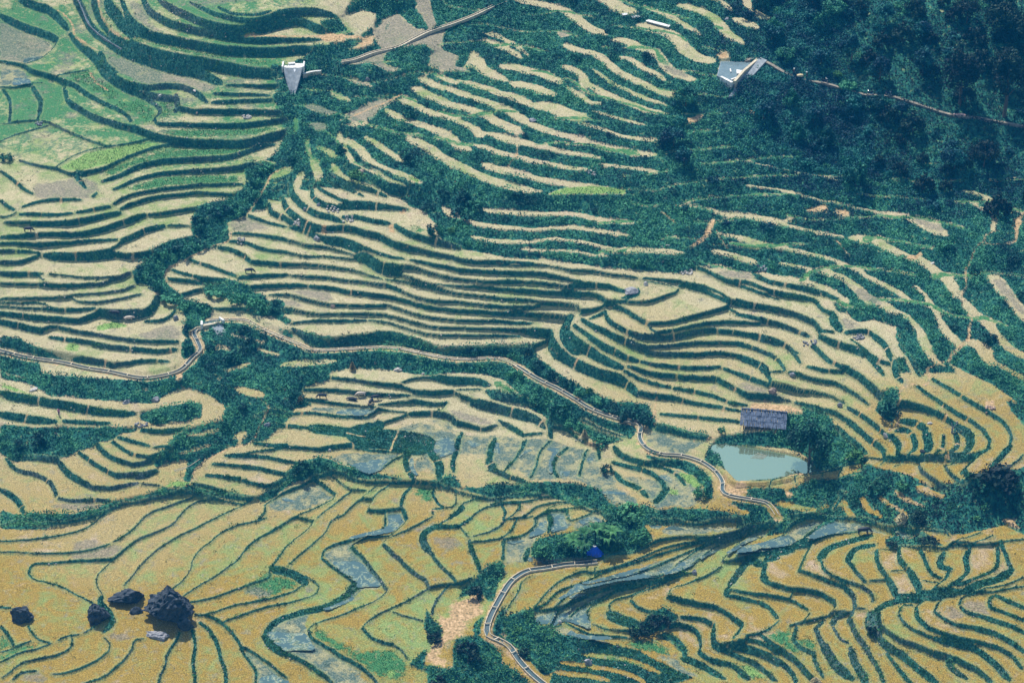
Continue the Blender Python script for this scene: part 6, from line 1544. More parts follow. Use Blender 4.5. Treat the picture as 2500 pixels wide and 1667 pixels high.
def mth(nt, op, a, b=None, clamp=False):
    m = nt.nodes.new("ShaderNodeMath"); m.operation = op; m.use_clamp = clamp
    for s, v in ((m.inputs[0], a), (m.inputs[1], b)):
        if v is None: continue
        if isinstance(v, (int, float)): s.default_value = v
        else: nt.links.new(v, s)
    return m.outputs[0]
def bump(nt, b, h, strength=.5, dist=.1):
    n = nt.nodes.new("ShaderNodeBump"); n.inputs["Strength"].default_value = strength; n.inputs["Distance"].default_value = dist
    nt.links.new(h, n.inputs["Height"]); nt.links.new(n.outputs[0], b.inputs["Normal"])
def simple(name, c1, c2, scale=1.5, rough=.85, bs=.4, bd=.05, met=0):
    def f(nt, b):
        n = noise(nt, scale, 5, .65); nt.links.new(ramp(nt, n, [(.32, c1), (.68, c2)]), b.inputs["Base Color"])
        if bs: bump(nt, b, n, bs, bd)
        b.inputs["Metallic"].default_value = met
    return mat(name, f, rough)

def terrain_mat(nt, b):
    L = nt.links
    A = nt.nodes.new("ShaderNodeAttribute"); A.attribute_name = "cover_a"; SA = nt.nodes.new("ShaderNodeSeparateColor"); L.new(A.outputs["Color"], SA.inputs[0])
    B = nt.nodes.new("ShaderNodeAttribute"); B.attribute_name = "cover_b"; SB = nt.nodes.new("ShaderNodeSeparateColor"); L.new(B.outputs["Color"], SB.inputs[0])
    C = nt.nodes.new("ShaderNodeAttribute"); C.attribute_name = "cover_c"; SC = nt.nodes.new("ShaderNodeSeparateColor"); L.new(C.outputs["Color"], SC.inputs[0])
    bank, vegf, green = SA.outputs; red, mud, bright = SB.outputs; tone, burnt, gold = SC.outputs; lip = A.outputs['Alpha']
    fine = noise(nt, 5.5, 6, .75); mid = noise(nt, .9, 4, .6, dist=.4); big = noise(nt, .09, 3, .5)
    straw = ramp(nt, fine, [(.33, (.10, .09, .045)), (.45, (.30, .26, .14)), (.55, (.47, .41, .245)), (.67, (.72, .63, .42))])
    gld = ramp(nt, fine, [(.33, (.05, .036, .006)), (.45, (.18, .125, .020)), (.55, (.325, .22, .040)), (.67, (.56, .40, .10))])
    straw = mixc(nt, gold, straw, gld)
    grn = ramp(nt, fine, [(.36, (.04, .10, .025)), (.5, (.17, .25, .075)), (.62, (.36, .40, .15))])
    pink = ramp(nt, fine, [(.36, (.16, .11, .08)), (.5, (.40, .30, .21)), (.62, (.58, .46, .35))])
    patch = noise(nt, .22, 6, .72, dist=.6)
    tg = mth(nt, 'ADD', mth(nt, 'MULTIPLY', mth(nt, 'SUBTRACT', patch, .5), 3.6), mth(nt, 'ADD', tone, mth(nt, 'MULTIPLY', mth(nt, 'SUBTRACT', big, .5), 1.2)))
    c = mixc(nt, mth(nt, 'ADD', mth(nt, 'MULTIPLY', tg, 1.2), -.12, True), straw, grn)
    c = mixc(nt, mth(nt, 'MULTIPLY', mth(nt, 'SUBTRACT', -.30, tg), 1.3, True), c, pink)
    c = mixc(nt, mth(nt, 'MULTIPLY', mth(nt, 'SUBTRACT', noise(nt, .5, 5, .7, dist=.5), .56), 6., True), c, ramp(nt, fine, [(.38, (.06, .07, .06)), (.5, (.19, .18, .13)), (.62, (.40, .36, .24))]))
    def soft(m, k=2.2, src=mid): return mth(nt, 'ADD', mth(nt, 'MULTIPLY', mth(nt, 'SUBTRACT', m, .5), k), mth(nt, 'ADD', mth(nt, 'MULTIPLY', mth(nt, 'SUBTRACT', src, .5), 5.), .5), True)
    c = mixc(nt, soft(green), c, ramp(nt, fine, [(.36, (.008, .07, .025)), (.5, (.03, .155, .05)), (.64, (.15, .28, .11))]))
    c = mixc(nt, mth(nt, 'MULTIPLY', soft(burnt), .7), c, ramp(nt, noise(nt, 2.6, 6, .8, dist=1.), [(.38, (.015, .04, .035)), (.48, (.10, .10, .085)), (.60, (.38, .31, .23))]))
    c = mixc(nt, soft(mud), c, mixc(nt, mth(nt, 'MULTIPLY', mth(nt, 'SUBTRACT', noise(nt, .35, 5, .7), .47), 9., True), ramp(nt, noise(nt, 3.5, 5, .75), [(.36, (.02, .055, .045)), (.5, (.075, .12, .095)), (.64, (.22, .25, .19))]), ramp(nt, fine, [(.36, (.09, .10, .045)), (.5, (.26, .25, .13)), (.64, (.50, .44, .27))])))
    c = mixc(nt, soft(bright), c, ramp(nt, fine, [(.38, (.06, .17, .03)), (.5, (.16, .29, .07)), (.62, (.34, .42, .16))]))
    soilc = ramp(nt, noise(nt, 2., 6, .7), [(.36, (.16, .13, .06)), (.48, (.36, .24, .12)), (.64, (.62, .42, .24))])
    veg = ramp(nt, mid, [(.36, (.006, .05, .045)), (.5, (.012, .10, .08)), (.64, (.05, .19, .10))])
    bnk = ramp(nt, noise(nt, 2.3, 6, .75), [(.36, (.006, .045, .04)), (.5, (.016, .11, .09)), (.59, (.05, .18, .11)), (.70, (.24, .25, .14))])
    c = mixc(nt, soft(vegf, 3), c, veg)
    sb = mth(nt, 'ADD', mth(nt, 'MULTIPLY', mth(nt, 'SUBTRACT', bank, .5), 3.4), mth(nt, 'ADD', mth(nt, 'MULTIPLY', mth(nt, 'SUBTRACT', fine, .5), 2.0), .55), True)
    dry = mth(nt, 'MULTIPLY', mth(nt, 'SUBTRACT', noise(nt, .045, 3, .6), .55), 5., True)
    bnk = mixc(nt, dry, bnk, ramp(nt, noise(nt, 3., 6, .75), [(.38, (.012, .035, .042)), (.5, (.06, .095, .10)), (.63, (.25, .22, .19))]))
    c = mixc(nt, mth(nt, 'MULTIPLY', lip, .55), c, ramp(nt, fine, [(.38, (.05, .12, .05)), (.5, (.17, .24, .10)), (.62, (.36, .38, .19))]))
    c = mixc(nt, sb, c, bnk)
    c = mixc(nt, soft(red), c, soilc)
    L.new(c, b.inputs["Base Color"])
    bump(nt, b, fine, .55, .12)
M_TERR = mat("hillside_ground", terrain_mat, .95)

def leafmat(name, d, m, l, sc=.5, dry=False, low=None):
    def f(nt, b):
        oi = nt.nodes.new("ShaderNodeObjectInfo")
        n = noise(nt, sc, 3, .6); n2 = noise(nt, 7., 2, .6)
        k = mth(nt, 'ADD', mth(nt, 'MULTIPLY', n, .55), mth(nt, 'MULTIPLY', n2, .45))
        k = mth(nt, 'ADD', k, mth(nt, 'MULTIPLY', mth(nt, 'SUBTRACT', noise(nt, .11, 4, .65), .5), .85))
        k = mth(nt, 'ADD', k, mth(nt, 'MULTIPLY', mth(nt, 'SUBTRACT', oi.outputs["Random"], .5), .12))
        c = ramp(nt, k, [(.40, d), (.5, m), (.60, l)])
        if dry:
            dr = mth(nt, 'MULTIPLY', mth(nt, 'SUBTRACT', noise(nt, .045, 3, .6), .55), 5., True)
            c = mixc(nt, mth(nt, 'MULTIPLY', dr, .8), c, ramp(nt, n2, [(.35, (.03, .06, .065)), (.5, (.10, .13, .13)), (.68, (.26, .24, .20))]))
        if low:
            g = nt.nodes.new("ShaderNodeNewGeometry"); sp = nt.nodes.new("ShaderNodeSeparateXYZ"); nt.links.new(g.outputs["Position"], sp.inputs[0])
            f_ = mth(nt, 'MULTIPLY', mth(nt, 'SUBTRACT', 425., sp.outputs[1]), .014, True)  # greener near, bluer teal far: distance haze put into the leaf colour
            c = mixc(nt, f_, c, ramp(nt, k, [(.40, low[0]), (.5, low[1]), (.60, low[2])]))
        nt.links.new(c, b.inputs["Base Color"])
        b.inputs["Roughness"].default_value = .7
    return mat(name, f, .7)
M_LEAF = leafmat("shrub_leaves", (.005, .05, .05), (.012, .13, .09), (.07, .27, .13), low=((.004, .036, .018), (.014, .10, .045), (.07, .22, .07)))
M_LEAFD = leafmat("forest_leaves", (.003, .028, .05), (.006, .075, .09), (.03, .19, .14))
M_LEAFB = leafmat("fresh_leaves", (.01, .07, .025), (.03, .14, .04), (.08, .22, .07))
M_LEAFO = leafmat("dark_leaves", (.001, .009, .010), (.004, .022, .018), (.012, .045, .025))  # near-black foliage; frame-corner darkening is put into this leaf colour
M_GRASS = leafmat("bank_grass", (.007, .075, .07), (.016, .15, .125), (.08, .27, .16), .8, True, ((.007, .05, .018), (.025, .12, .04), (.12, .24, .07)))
M_STRAW = leafmat("straw", (.22, .17, .07), (.42, .35, .17), (.62, .55, .33), .8)
M_BARK = simple("bark", (.05, .04, .03), (.14, .11, .08), 4)
M_ROCKD = simple("dark_rock", (.006, .012, .02), (.07, .085, .105), 1.1, .8, .9, .35)
M_ROCKL = simple("pale_rock", (.28, .26, .24), (.62, .58, .52), 2.2, .85, .7, .12)
M_ROCKM = simple("grey_rock", (.12, .13, .15), (.38, .37, .38), 2, .85, .8, .15)
M_ROCKB = simple("brown_rock", (.20, .13, .10), (.50, .38, .30), 2, .85, .8, .15)
M_CONC = simple("concrete", (.36, .31, .22), (.62, .54, .40), 1.6, .85, .3, .03)
M_CONCG = simple("grey_concrete", (.16, .19, .21), (.33, .36, .38), 1.2, .8, .3, .03)
M_CONCW = simple("white_concrete", (.42, .42, .40), (.85, .84, .80), 1.1, .7, .3, .03)
M_HIDE = simple("buffalo_hide", (.012, .014, .02), (.04, .045, .06), 3, .6, .2)
M_HIDEW = simple("pale_hide", (.42, .34, .27), (.68, .58, .48), 3, .7, .2)
M_HORN = simple("horn", (.08, .08, .08), (.2, .19, .17), 6, .5, 0)
M_SKIN = simple("skin", (.28, .16, .10), (.36, .21, .14), 5, .6, 0)
M_PINK = simple("pink_cloth", (.55, .12, .28), (.75, .25, .42), 6, .8, 0)
M_NAVY = simple("navy_cloth", (.008, .012, .04), (.02, .03, .09), 6, .8, 0)
M_HATW = simple("hat_cloth", (.5, .6, .6), (.7, .75, .7), 6, .8, 0)
M_YEL = simple("sack_cloth", (.62, .47, .24), (.8, .66, .4), 5, .8, .2)
M_BLUE = simple("blue_tarp", (.004, .04, .45), (.02, .12, .75), 2.2, .45, .6, .12)
M_WOODG = simple("grey_wood", (.03, .045, .08), (.17, .21, .29), 1.7, .8, .4)
M_WOODD = simple("dark_wood", (.03, .035, .04), (.10, .10, .10), 3, .85, .4)
M_WOODP = simple("pale_wood", (.45, .38, .28), (.68, .6, .48), 3, .85, .3)
M_RUB = simple("rubber", (.008, .008, .009), (.02, .02, .02), 8, .7, 0)
M_CHR = simple("chrome", (.55, .6, .62), (.75, .78, .8), 8, .3, 0, met=.7)
M_EARTH = simple("red_soil", (.36, .2, .11), (.6, .42, .27), 2, .9, .5)
def water_m(nt, b):
    b.inputs["Base Color"].default_value = (.06, .10, .105, 1); b.inputs["Roughness"].default_value = .06; b.inputs["Specular IOR Level"].default_value = .8
    bump(nt, b, noise(nt, 3, 2), .08, .02)
M_WATER = mat("shallow_water", water_m, .06)
def pond_m(nt, b):
    b.inputs["Base Color"].default_value = (.42, .56, .38, 1); b.inputs["Metallic"].default_value = .8; b.inputs["Roughness"].default_value = .03; b.inputs["Specular IOR Level"].default_value = 1.0
    bump(nt, b, noise(nt, 1.2, 2), .05, .02)
M_POND = mat("pond_water", pond_m, .05)
def paddy_m(nt, b):
    n = noise(nt, .55, 6, .7, dist=.5); isl = mth(nt, 'MULTIPLY', mth(nt, 'SUBTRACT', n, .50), 12., True)
    mudc = ramp(nt, noise(nt, 3., 5, .7), [(.38, (.03, .07, .05)), (.5, (.12, .17, .11)), (.62, (.34, .33, .22))])
    nt.links.new(mixc(nt, isl, (.11, .19, .18), mudc), b.inputs["Base Color"])
    nt.links.new(mth(nt, 'SUBTRACT', .55, mth(nt, 'MULTIPLY', isl, .55)), b.inputs["Metallic"])
    nt.links.new(mth(nt, 'ADD', .08, mth(nt, 'MULTIPLY', isl, .7)), b.inputs["Roughness"])
M_PADDY = mat("flooded_paddy", paddy_m, .2)

# ------------------------------------------------------------------ mesh helpers
def link(o, parent=None):
    col.objects.link(o)
    if parent: o.parent = parent
    return o
def np_mesh(name, V, F, m, nside=4, smooth=False):
    me = bpy.data.meshes.new(name); V = np.asarray(V, np.float32); F = np.asarray(F, np.int32)
    me.vertices.add(len(V)); me.vertices.foreach_set('co', V.ravel())
    me.loops.add(F.size); me.loops.foreach_set('vertex_index', F.ravel())
    me.polygons.add(len(F)); me.polygons.foreach_set('loop_start', np.arange(0, F.size, nside, dtype=np.int32))
    me.polygons.foreach_set('loop_total', np.full(len(F), nside, np.int32))
    me.update(calc_edges=True)
    if smooth: me.polygons.foreach_set('use_smooth', np.ones(len(F), bool))
    me.materials.append(m); return me
def tag(o, label=None, cat=None, group=None, kind=None):
    if label: o['label'] = label
    if cat: o['category'] = cat
    if group: o['group'] = group
    if kind: o['kind'] = kind
    return o
def obj(name, me, parent=None, loc=None):
    o = bpy.data.objects.new(name, me); link(o, parent)
    if loc is not None: o.location = loc
    return o
def empty(name, loc, rz=0):
    o = bpy.data.objects.new(name, None); link(o); o.location = loc; o.rotation_euler = (0, 0, rz); o.empty_display_size = .3; return o
class MB:
    def __init__(s): s.v = []; s.f = []
    def box(s, c, d, rz=0, rx=0, ry=0):
        M = Matrix.Translation(c) @ Matrix.Rotation(rz, 4, 'Z') @ Matrix.Rotation(ry, 4, 'Y') @ Matrix.Rotation(rx, 4, 'X')
        n = len(s.v)
        for x in (-.5, .5):
            for y in (-.5, .5):
                for z in (-.5, .5): s.v.append(tuple(M @ Vector((x * d[0], y * d[1], z * d[2]))))
        s.f += [tuple(n + i for i in q) for q in ((0, 1, 3, 2), (4, 6, 7, 5), (0, 4, 5, 1), (2, 3, 7, 6), (0, 2, 6, 4), (1, 5, 7, 3))]; return s
    def tube(s, pts, rad, n=6, cap=True):
        pts = [Vector(p) for p in pts]; rad = rad if hasattr(rad, '__len__') else [rad] * len(pts); b0 = len(s.v)
        for i, p in enumerate(pts):
            d = (pts[min(i + 1, len(pts) - 1)] - pts[max(i - 1, 0)]).normalized(); a = d.orthogonal().normalized() if abs(d.z) < .9 else Vector((1, 0, 0)).cross(d).normalized()
            if abs(d.z) < .9: a = d.cross(Vector((0, 0, 1))).normalized()
            b = d.cross(a)
            for k in range(n):
                t = 2 * math.pi * k / n; s.v.append(tuple(p + (a * math.cos(t) + b * math.sin(t)) * rad[i]))
        for i in range(len(pts) - 1):
            for k in range(n):
                s.f.append((b0 + i * n + k, b0 + i * n + (k + 1) % n, b0 + (i + 1) * n + (k + 1) % n, b0 + (i + 1) * n + k))
        if cap:
            s.f.append(tuple(b0 + k for k in range(n))[::-1]); s.f.append(tuple(b0 + (len(pts) - 1) * n + k for k in range(n)))
        return s
    def prism(s, xy, z0, z1):
        """polygon xy; z0,z1 scalars or lists (bottom, top)"""
        n = len(xy); b = len(s.v); z0 = z0 if hasattr(z0, '__len__') else [z0] * n; z1 = z1 if hasattr(z1, '__len__') else [z1] * n
        for p, z in zip(xy, z0): s.v.append((p[0], p[1], z))
        for p, z in zip(xy, z1): s.v.append((p[0], p[1], z))
        s.f.append(tuple(range(b, b + n))[::-1]); s.f.append(tuple(range(b + n, b + 2 * n)))
        for i in range(n): s.f.append((b + i, b + (i + 1) % n, b + n + (i + 1) % n, b + n + i))
        return s
    def mesh(s, name, m, smooth=False):
        me = bpy.data.meshes.new(name); me.from_pydata(s.v, [], s.f); me.materials.append(m)
        bm = bmesh.new(); bm.from_mesh(me); bmesh.ops.recalc_face_normals(bm, faces=bm.faces); bm.to_mesh(me); bm.free()
        if smooth: me.polygons.foreach_set('use_smooth', np.ones(len(me.polygons), bool))
        return me
    def build(s, name, m, parent=None, loc=None, smooth=False): return obj(name, s.mesh(name, m, smooth), parent, loc)
def skin(name, joints, edges, radii, m, parent=None, loc=None, sub=2):
    me = bpy.data.meshes.new(name); me.from_pydata(joints, edges, []); o = obj(name, me, parent, loc)
    sk = o.modifiers.new("skin", 'SKIN'); me = o.data
    for v, r in zip(me.skin_vertices[0].data, radii): v.radius = (r, r) if not hasattr(r, '__len__') else r
    me.skin_vertices[0].data[0].use_root = True
    sk.use_smooth_shade = True
    s = o.modifiers.new("sub", 'SUBSURF'); s.levels = sub; s.render_levels = sub
    dg = bpy.context.evaluated_depsgraph_get(); ev = bpy.data.meshes.new_from_object(o.evaluated_get(dg)); ev.name = name
    o.modifiers.clear(); o.data = ev; ev.materials.clear(); ev.materials.append(m)
    ev.polygons.foreach_set('use_smooth', np.ones(len(ev.polygons), bool)); return o
def at(k, i=None):
    P = SP[k][1]; p = P.mean(0) if i is None else P[i]
    return Vector((p[0], p[1], float(terr(p[0], p[1]))))

# ------------------------------------------------------------------ the hillside
idx = np.arange(NX * NY).reshape(NY, NX)
F = np.stack([idx[:-1, :-1], idx[:-1, 1:], idx[1:, 1:], idx[1:, :-1]], -1).reshape(-1, 4)
V = np.stack([XX, YY, ZT], -1).reshape(-1, 3)
me = np_mesh("terraced_hillside", V, F, M_TERR, smooth=True)
def attr(name, chans, al=1.0):
    a = me.color_attributes.new(name, 'FLOAT_COLOR', 'POINT')
    a.data.foreach_set('color', np.stack([np.asarray(c, np.float32) for c in chans] + [np.ones((NY, NX), np.float32) * al], -1).ravel())
Dn = np.full((NY, NX), 9., np.float32); rn_ = random.Random(12)
for k, w, P in LINES:
    if k != 'b' or w < .7 or P[:, 1].mean() < 384 or (P[:, 1].mean() > 478 and P[:, 0].mean() < -25): continue
    Q = catmull(P, 3); L = np.r_[0, np.cumsum(np.hypot(*np.diff(Q, axis=0).T))]; s0 = rn_.uniform(3, 12)
    while s0 < L[-1] - 1:
        p = np.array([np.interp(s0, L, Q[:, 0]), np.interp(s0, L, Q[:, 1])]); q = np.array([np.interp(s0 + .3, L, Q[:, 0]), np.interp(s0 + .3, L, Q[:, 1])]); t = (q - p) / (np.hypot(*(q - p)) + 1e-9); n_ = np.array([-t[1], t[0]])
        raster_line(Dn, np.array([p - n_ * (w / 2 + .3), p + n_ * (w / 2 + .3) + t * rn_.uniform(-.3, .3)]), rn_.uniform(.04, .22), .5); s0 += rn_.uniform(5, 20)
notch = np.clip(.8 - Dn / .25, 0, 1) * (~MK['V'])
sb = lambda k, n=3: blur(MK[k].astype(np.float32), n)
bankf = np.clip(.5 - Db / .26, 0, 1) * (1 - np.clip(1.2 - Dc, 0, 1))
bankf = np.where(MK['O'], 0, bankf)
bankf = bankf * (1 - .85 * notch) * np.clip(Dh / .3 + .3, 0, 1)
path = np.clip(1 - (Dc - .1) / .8, 0, 1)
gold = np.clip((430 - YY + (vnoise(XX, YY, 25, 31) - .5) * 40) / 55, 0, 1)
gz = np.clip((YY - 472) / 25, 0, 1) * np.clip((-30 - XX + (vnoise(XX, YY, 16, 33) - .5) * 30) / 16, 0, 1) * np.clip(.62 + TONE * .3 + (vnoise(XX, YY, 3, 34) - .5) * .9, 0, 1)
gz = np.maximum(gz, autos * .75)
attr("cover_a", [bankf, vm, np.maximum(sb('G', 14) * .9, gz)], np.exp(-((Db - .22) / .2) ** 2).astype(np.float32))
attr("cover_b", [np.clip(sb('R', 12) + sb('r', 3) + np.clip(path * (Dc > 0), 0, 1) * .62 + notch * .42 + np.clip(.8 - Dh / .3, 0, 1) * .62, 0, 1), sb('D', 8) + sb('W') + sb('O'), sb('g')])
greenzone = np.clip((YY - 445) / 30, 0, 1) * np.clip((-35 - XX) / 20, 0, 1) * .35 + np.clip((YY - 450) / 50, 0, 1) * .1 + np.exp(-((XX + 20) ** 2 + ((YY - 365) * 1.3) ** 2) / 700) * .55
attr("cover_c", [np.clip(TONE * .24, -.6, .5) + greenzone, np.clip(sb('P', 14) + np.clip((YY - 474) / 25, 0, 1) * np.clip((-30 - XX) / 16, 0, 1) * (.12 + np.clip(vnoise(XX, YY, 4.5, 36) - .5, 0, 1) * 1.2), 0, 1), gold])
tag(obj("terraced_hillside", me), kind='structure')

# wider land round the surveyed slope
ox = np.concatenate([np.arange(-700, -150, 20.), np.arange(-150, 147, 8.), np.arange(160, 701, 20.)]); oy = np.concatenate([np.arange(-60, 318, 14.), np.arange(318, 597, 9.), np.arange(610, 1300, 20.)])
OX, OY = np.meshgrid(ox, oy)
def ext(x, y):
    cx = np.clip(x, GX0 + 1, GX1 - 1); cy = np.clip(y, GY0 + 1, GY1 - 1)
    z = terr(cx, cy, base); z = z + (y - cy) * np.where(y > cy, .30, .05) + np.abs(x - cx) * .04 + (vnoise(x, y, 60, 41) - .5) * np.clip((np.abs(x - cx) + np.abs(y - cy)) / 60, 0, 1) * 18
    inside = np.clip(np.minimum(np.minimum(x - GX0, GX1 - x), np.minimum(y - GY0, GY1 - y)) / 6, -1, 1)
    return z - 1.2 - np.clip(inside, 0, 1) * 8
OZ = ext(OX, OY); n1, n2 = OX.shape; ii = np.arange(n1 * n2).reshape(n1, n2)
om = np_mesh("ground", np.stack([OX, OY, OZ], -1).reshape(-1, 3), np.stack([ii[:-1, :-1], ii[:-1, 1:], ii[1:, 1:], ii[1:, :-1]], -1).reshape(-1, 4),
             simple("far_ground", (.02, .07, .05), (.30, .29, .15), .12, .9, .3, .5), smooth=True)
tag(obj("ground", om), kind='structure')

# ------------------------------------------------------------------ water
def inpoly_mesh(name, P, z, m):
    b = MB(); n = len(P); me_ = bpy.data.meshes.new(name)
    bm = bmesh.new(); vs_ = [bm.verts.new((p[0], p[1], z)) for p in P]
    f = bm.faces.new(vs_); bmesh.ops.recalc_face_normals(bm, faces=[f])
    if f.normal.z < 0: f.normal_flip()
    bmesh.ops.triangulate(bm, faces=[f]); bm.to_mesh(me_); bm.free(); me_.materials.append(m); return obj(name, me_)
for k, w, P in LINES:
    if k in 'WO':
        mk = np.zeros((NY, NX), bool); raster_poly(mk, P)
        if not mk.any(): continue
        zs = ZT[mk]
        if k == 'O': c = P.mean(0); o = inpoly_mesh("pond_water", c + (catmull(np.vstack([P, P[:1]]), 3)[:-1] - c) * 1.04, PONDZ, M_POND)
        else:
            mk &= ~bank; todo = set(map(int, np.flatnonzero(mk))); VW = []; FW = []
            while todo:
                st = [todo.pop()]; comp = []
                while st:
                    q = st.pop(); comp.append(q)
                    for nb in (q - 1, q + 1, q - NX, q + NX):
                        if nb in todo: todo.remove(nb); st.append(nb)
                if len(comp) < 12: continue
                zc = float(np.percentile(ZT.ravel()[comp], 52)) + .02; cs = set(comp)
                for q in comp: cs.update((q - 1, q + 1, q - NX, q + NX))
                vid = {}
                for q in cs:
                    j, i = divmod(q, NX); f = []
                    for dj, di in ((0, 0), (0, 1), (1, 1), (1, 0)):
                        key = (j + dj, i + di)
                        if key not in vid: vid[key] = len(VW); VW.append((GX0 + (i + di - .5) * CELL, GY0 + (j + dj - .5) * CELL, zc))
                        f.append(vid[key])
                    FW.append(f)
            if not FW: continue
            o = obj("paddy_water", np_mesh("paddy_water", VW, FW, M_PADDY))
        tag(o, kind='structure')

# ------------------------------------------------------------------ ground cover: scattered leaves and blades
nrm_y, nrm_x = np.gradient(ZT, CELL)
def pick(prob, n):
    c = np.cumsum(prob.ravel(), dtype=np.float64); r = rng.random(n) * c[-1]; k = np.searchsorted(c, r); k = np.clip(k, 0, prob.size - 1)
    x = gx[k % NX] + (rng.random(n) - .5) * CELL; y = gy[k // NX] + (rng.random(n) - .5) * CELL
    return x, y, terr(x, y)
def cards(x, y, z, s, up=.5):
    """bent leaf cards of size s, random facing"""
    n = len(x); th = rng.random(n) * 6.283; ph = np.arccos(1 - rng.random(n) * (1 - up) * 1.0)
    nv = np.stack([np.sin(ph) * np.cos(th), np.sin(ph) * np.sin(th), np.cos(ph)], 1)
    t = np.stack([-np.sin(th), np.cos(th), np.zeros(n)], 1); rot = rng.random(n) * 6.283
    bta = np.cross(nv, t); a = t * np.cos(rot)[:, None] + bta * np.sin(rot)[:, None]; b = np.cross(nv, a)
    s = s[:, None] if hasattr(s, '__len__') else s; c = np.stack([x, y, z], 1)
    V = np.stack([c - a * s * .6, c - b * s * .32 - nv * s * .1, c + a * s * .6, c + b * s * .32 - nv * s * .1], 1).reshape(-1, 3)
    return V, np.arange(4 * n).reshape(-1, 4)
def blades(x, y, z, h, w):
    n = len(x); th = rng.random(n) * 3.1416; dx = np.cos(th) * w / 2; dy = np.sin(th) * w / 2
    lx = (rng.random(n) - .5) * h * .8; ly = (rng.random(n) - .6) * h * .8
    V = np.stack([np.stack([x - dx, y - dy, z - .05], 1), np.stack([x + dx, y + dy, z - .05], 1), np.stack([x + lx, y + ly, z + h], 1)], 1).reshape(-1, 3)
    return V, np.arange(3 * n).reshape(-1, 3)
clear = np.full((NY, NX), 9., np.float32)
def keep_clear(P, r): raster_line(clear, np.vstack([P, P[-1:] + .1]) if len(P) < 2 else P, r, 3.)
for k in ('wr_basin', 'wr_wall', 'wr_apron', 'wr_left', 'path', 'spill', 'hut', 'tent', 'damf', 'damw', 'moto_a', 'moto_b', 'moto_c', 'person_a', 'person_b', 'sack', 'road', 'fence'):
    Pk = SP[k][1]; keep_clear(Pk, 1.5); keep_clear(Pk - [0, 2.2], 1.6)
for k in ('wr_basin', 'wr_apron', 'hut'): Pk = SP[k][1]; c_ = Pk.mean(0); keep_clear(np.array([c_, c_ - [0, 3.]]), 4.2)
FC = FR.mean(0); FR2 = FC + (FR - FC) * [1.2, 1.06]; seen = np.ones((NY, NX), bool)
for a, b in zip(FR2, np.roll(FR2, -1, 0)): seen &= ((b[0] - a[0]) * (YY - a[1]) - (b[1] - a[1]) * (XX - a[0])) < 0
near = np.clip(1.25 - (YY - 340) / 400, .5, 1.3)
lump = vnoise(XX, YY, 2.6, 51) * .55 + vnoise(XX, YY, 6.5, 52) * .6 + vnoise(XX, YY, 1.2, 53) * .25
vmask = (vm > .55) & seen & (Dc > .55)
forest = np.clip((XX - 40) / 20, 0, 1) * np.clip((YY - 455) / 20, 0, 1)
corner_dark = np.clip((XX - 72 + (vnoise(XX, YY, 9, 61) - .5) * 16) / 10, 0, 1) * np.clip((YY - 462) / 20, 0, 1)  # right-hand frame corners dimmed by painting the undergrowth in darker leaves
corner_dark = np.maximum(corner_dark, np.clip((XX - 62) / 12, 0, 1) * np.clip((405 - YY) / 10, 0, 1))
for nm, wsel, mt, n in (("undergrowth", vmask * (1 - forest) * (1 - corner_dark), M_LEAF, 210000), ("forest_undergrowth", vmask * forest * (1 - corner_dark), M_LEAFD, 90000), ("dark_undergrowth", vmask * corner_dark, M_LEAFO, 50000)):
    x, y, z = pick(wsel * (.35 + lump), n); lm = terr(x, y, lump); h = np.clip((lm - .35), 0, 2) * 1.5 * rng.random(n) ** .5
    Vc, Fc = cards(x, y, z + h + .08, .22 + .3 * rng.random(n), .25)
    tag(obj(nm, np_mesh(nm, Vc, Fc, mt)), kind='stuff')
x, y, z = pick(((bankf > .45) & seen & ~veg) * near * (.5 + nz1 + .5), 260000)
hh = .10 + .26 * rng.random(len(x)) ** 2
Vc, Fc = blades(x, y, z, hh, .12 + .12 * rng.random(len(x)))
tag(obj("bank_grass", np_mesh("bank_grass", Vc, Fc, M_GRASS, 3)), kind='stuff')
x, y, z = pick(((bankf > .5) & seen & ~veg & (Dc > 1.)) * (.15 + np.clip(vnoise(XX, YY, 4, 81) - .45, 0, 1) * 6) * near, 3600)
r9 = np.random.default_rng(15); rp = np.repeat(np.arange(len(x)), 13); sc_ = .15 + .3 * r9.random(len(x)) ** 2; off = r9.normal(size=(len(rp), 3)) * .55
Vc, Fc = cards(x[rp] + off[:, 0] * sc_[rp] * 1.6, y[rp] + off[:, 1] * sc_[rp], z[rp] + np.abs(off[:, 2]) * sc_[rp] * 1.5 + .05, .10 + .2 * r9.random(len(rp)), .2)
tag(obj("bank_weeds", np_mesh("bank_weeds", Vc, Fc, M_LEAFB)), kind='stuff')
x, y, z = pick((((bankf > .1) | (Dh < .3)) & seen & ~veg & (Dc > 1.)) * (.1 + np.clip(vnoise(XX, YY, 5, 83) - .5, 0, 1) * 6), 900)
VS = []; FS = []; o8 = np.array([[1, 0, 0], [0, 1, 0], [-1, 0, 0], [0, -1, 0], [0, 0, 1], [0, 0, -1]], float); f8 = np.array([[0, 1, 4], [1, 2, 4], [2, 3, 4], [3, 0, 4], [1, 0, 5], [2, 1, 5], [3, 2, 5], [0, 3, 5]])
for q in range(len(x)):
    k_ = (.07 + .16 * r9.random() ** 2) * (1 + .5 * r9.normal(size=(6, 3)).clip(-1, 1) * .5); FS.append(f8 + 6 * q); VS.append(o8 * k_ + [x[q], y[q], z[q] + .06])
tag(obj("loose_stones", np_mesh("loose_stones", np.concatenate(VS), np.concatenate(FS), M_ROCKL, 3)), kind='stuff')
tread = (bankf < .1) & (vm < .1) & seen & ~flat_any & (Dc > 1.2)
x, y, z = pick(tread * near, 130000)
Vc, Fc = blades(x, y, z, -.0 + .05 + .07 * rng.random(len(x)), .10 + .1 * rng.random(len(x)))
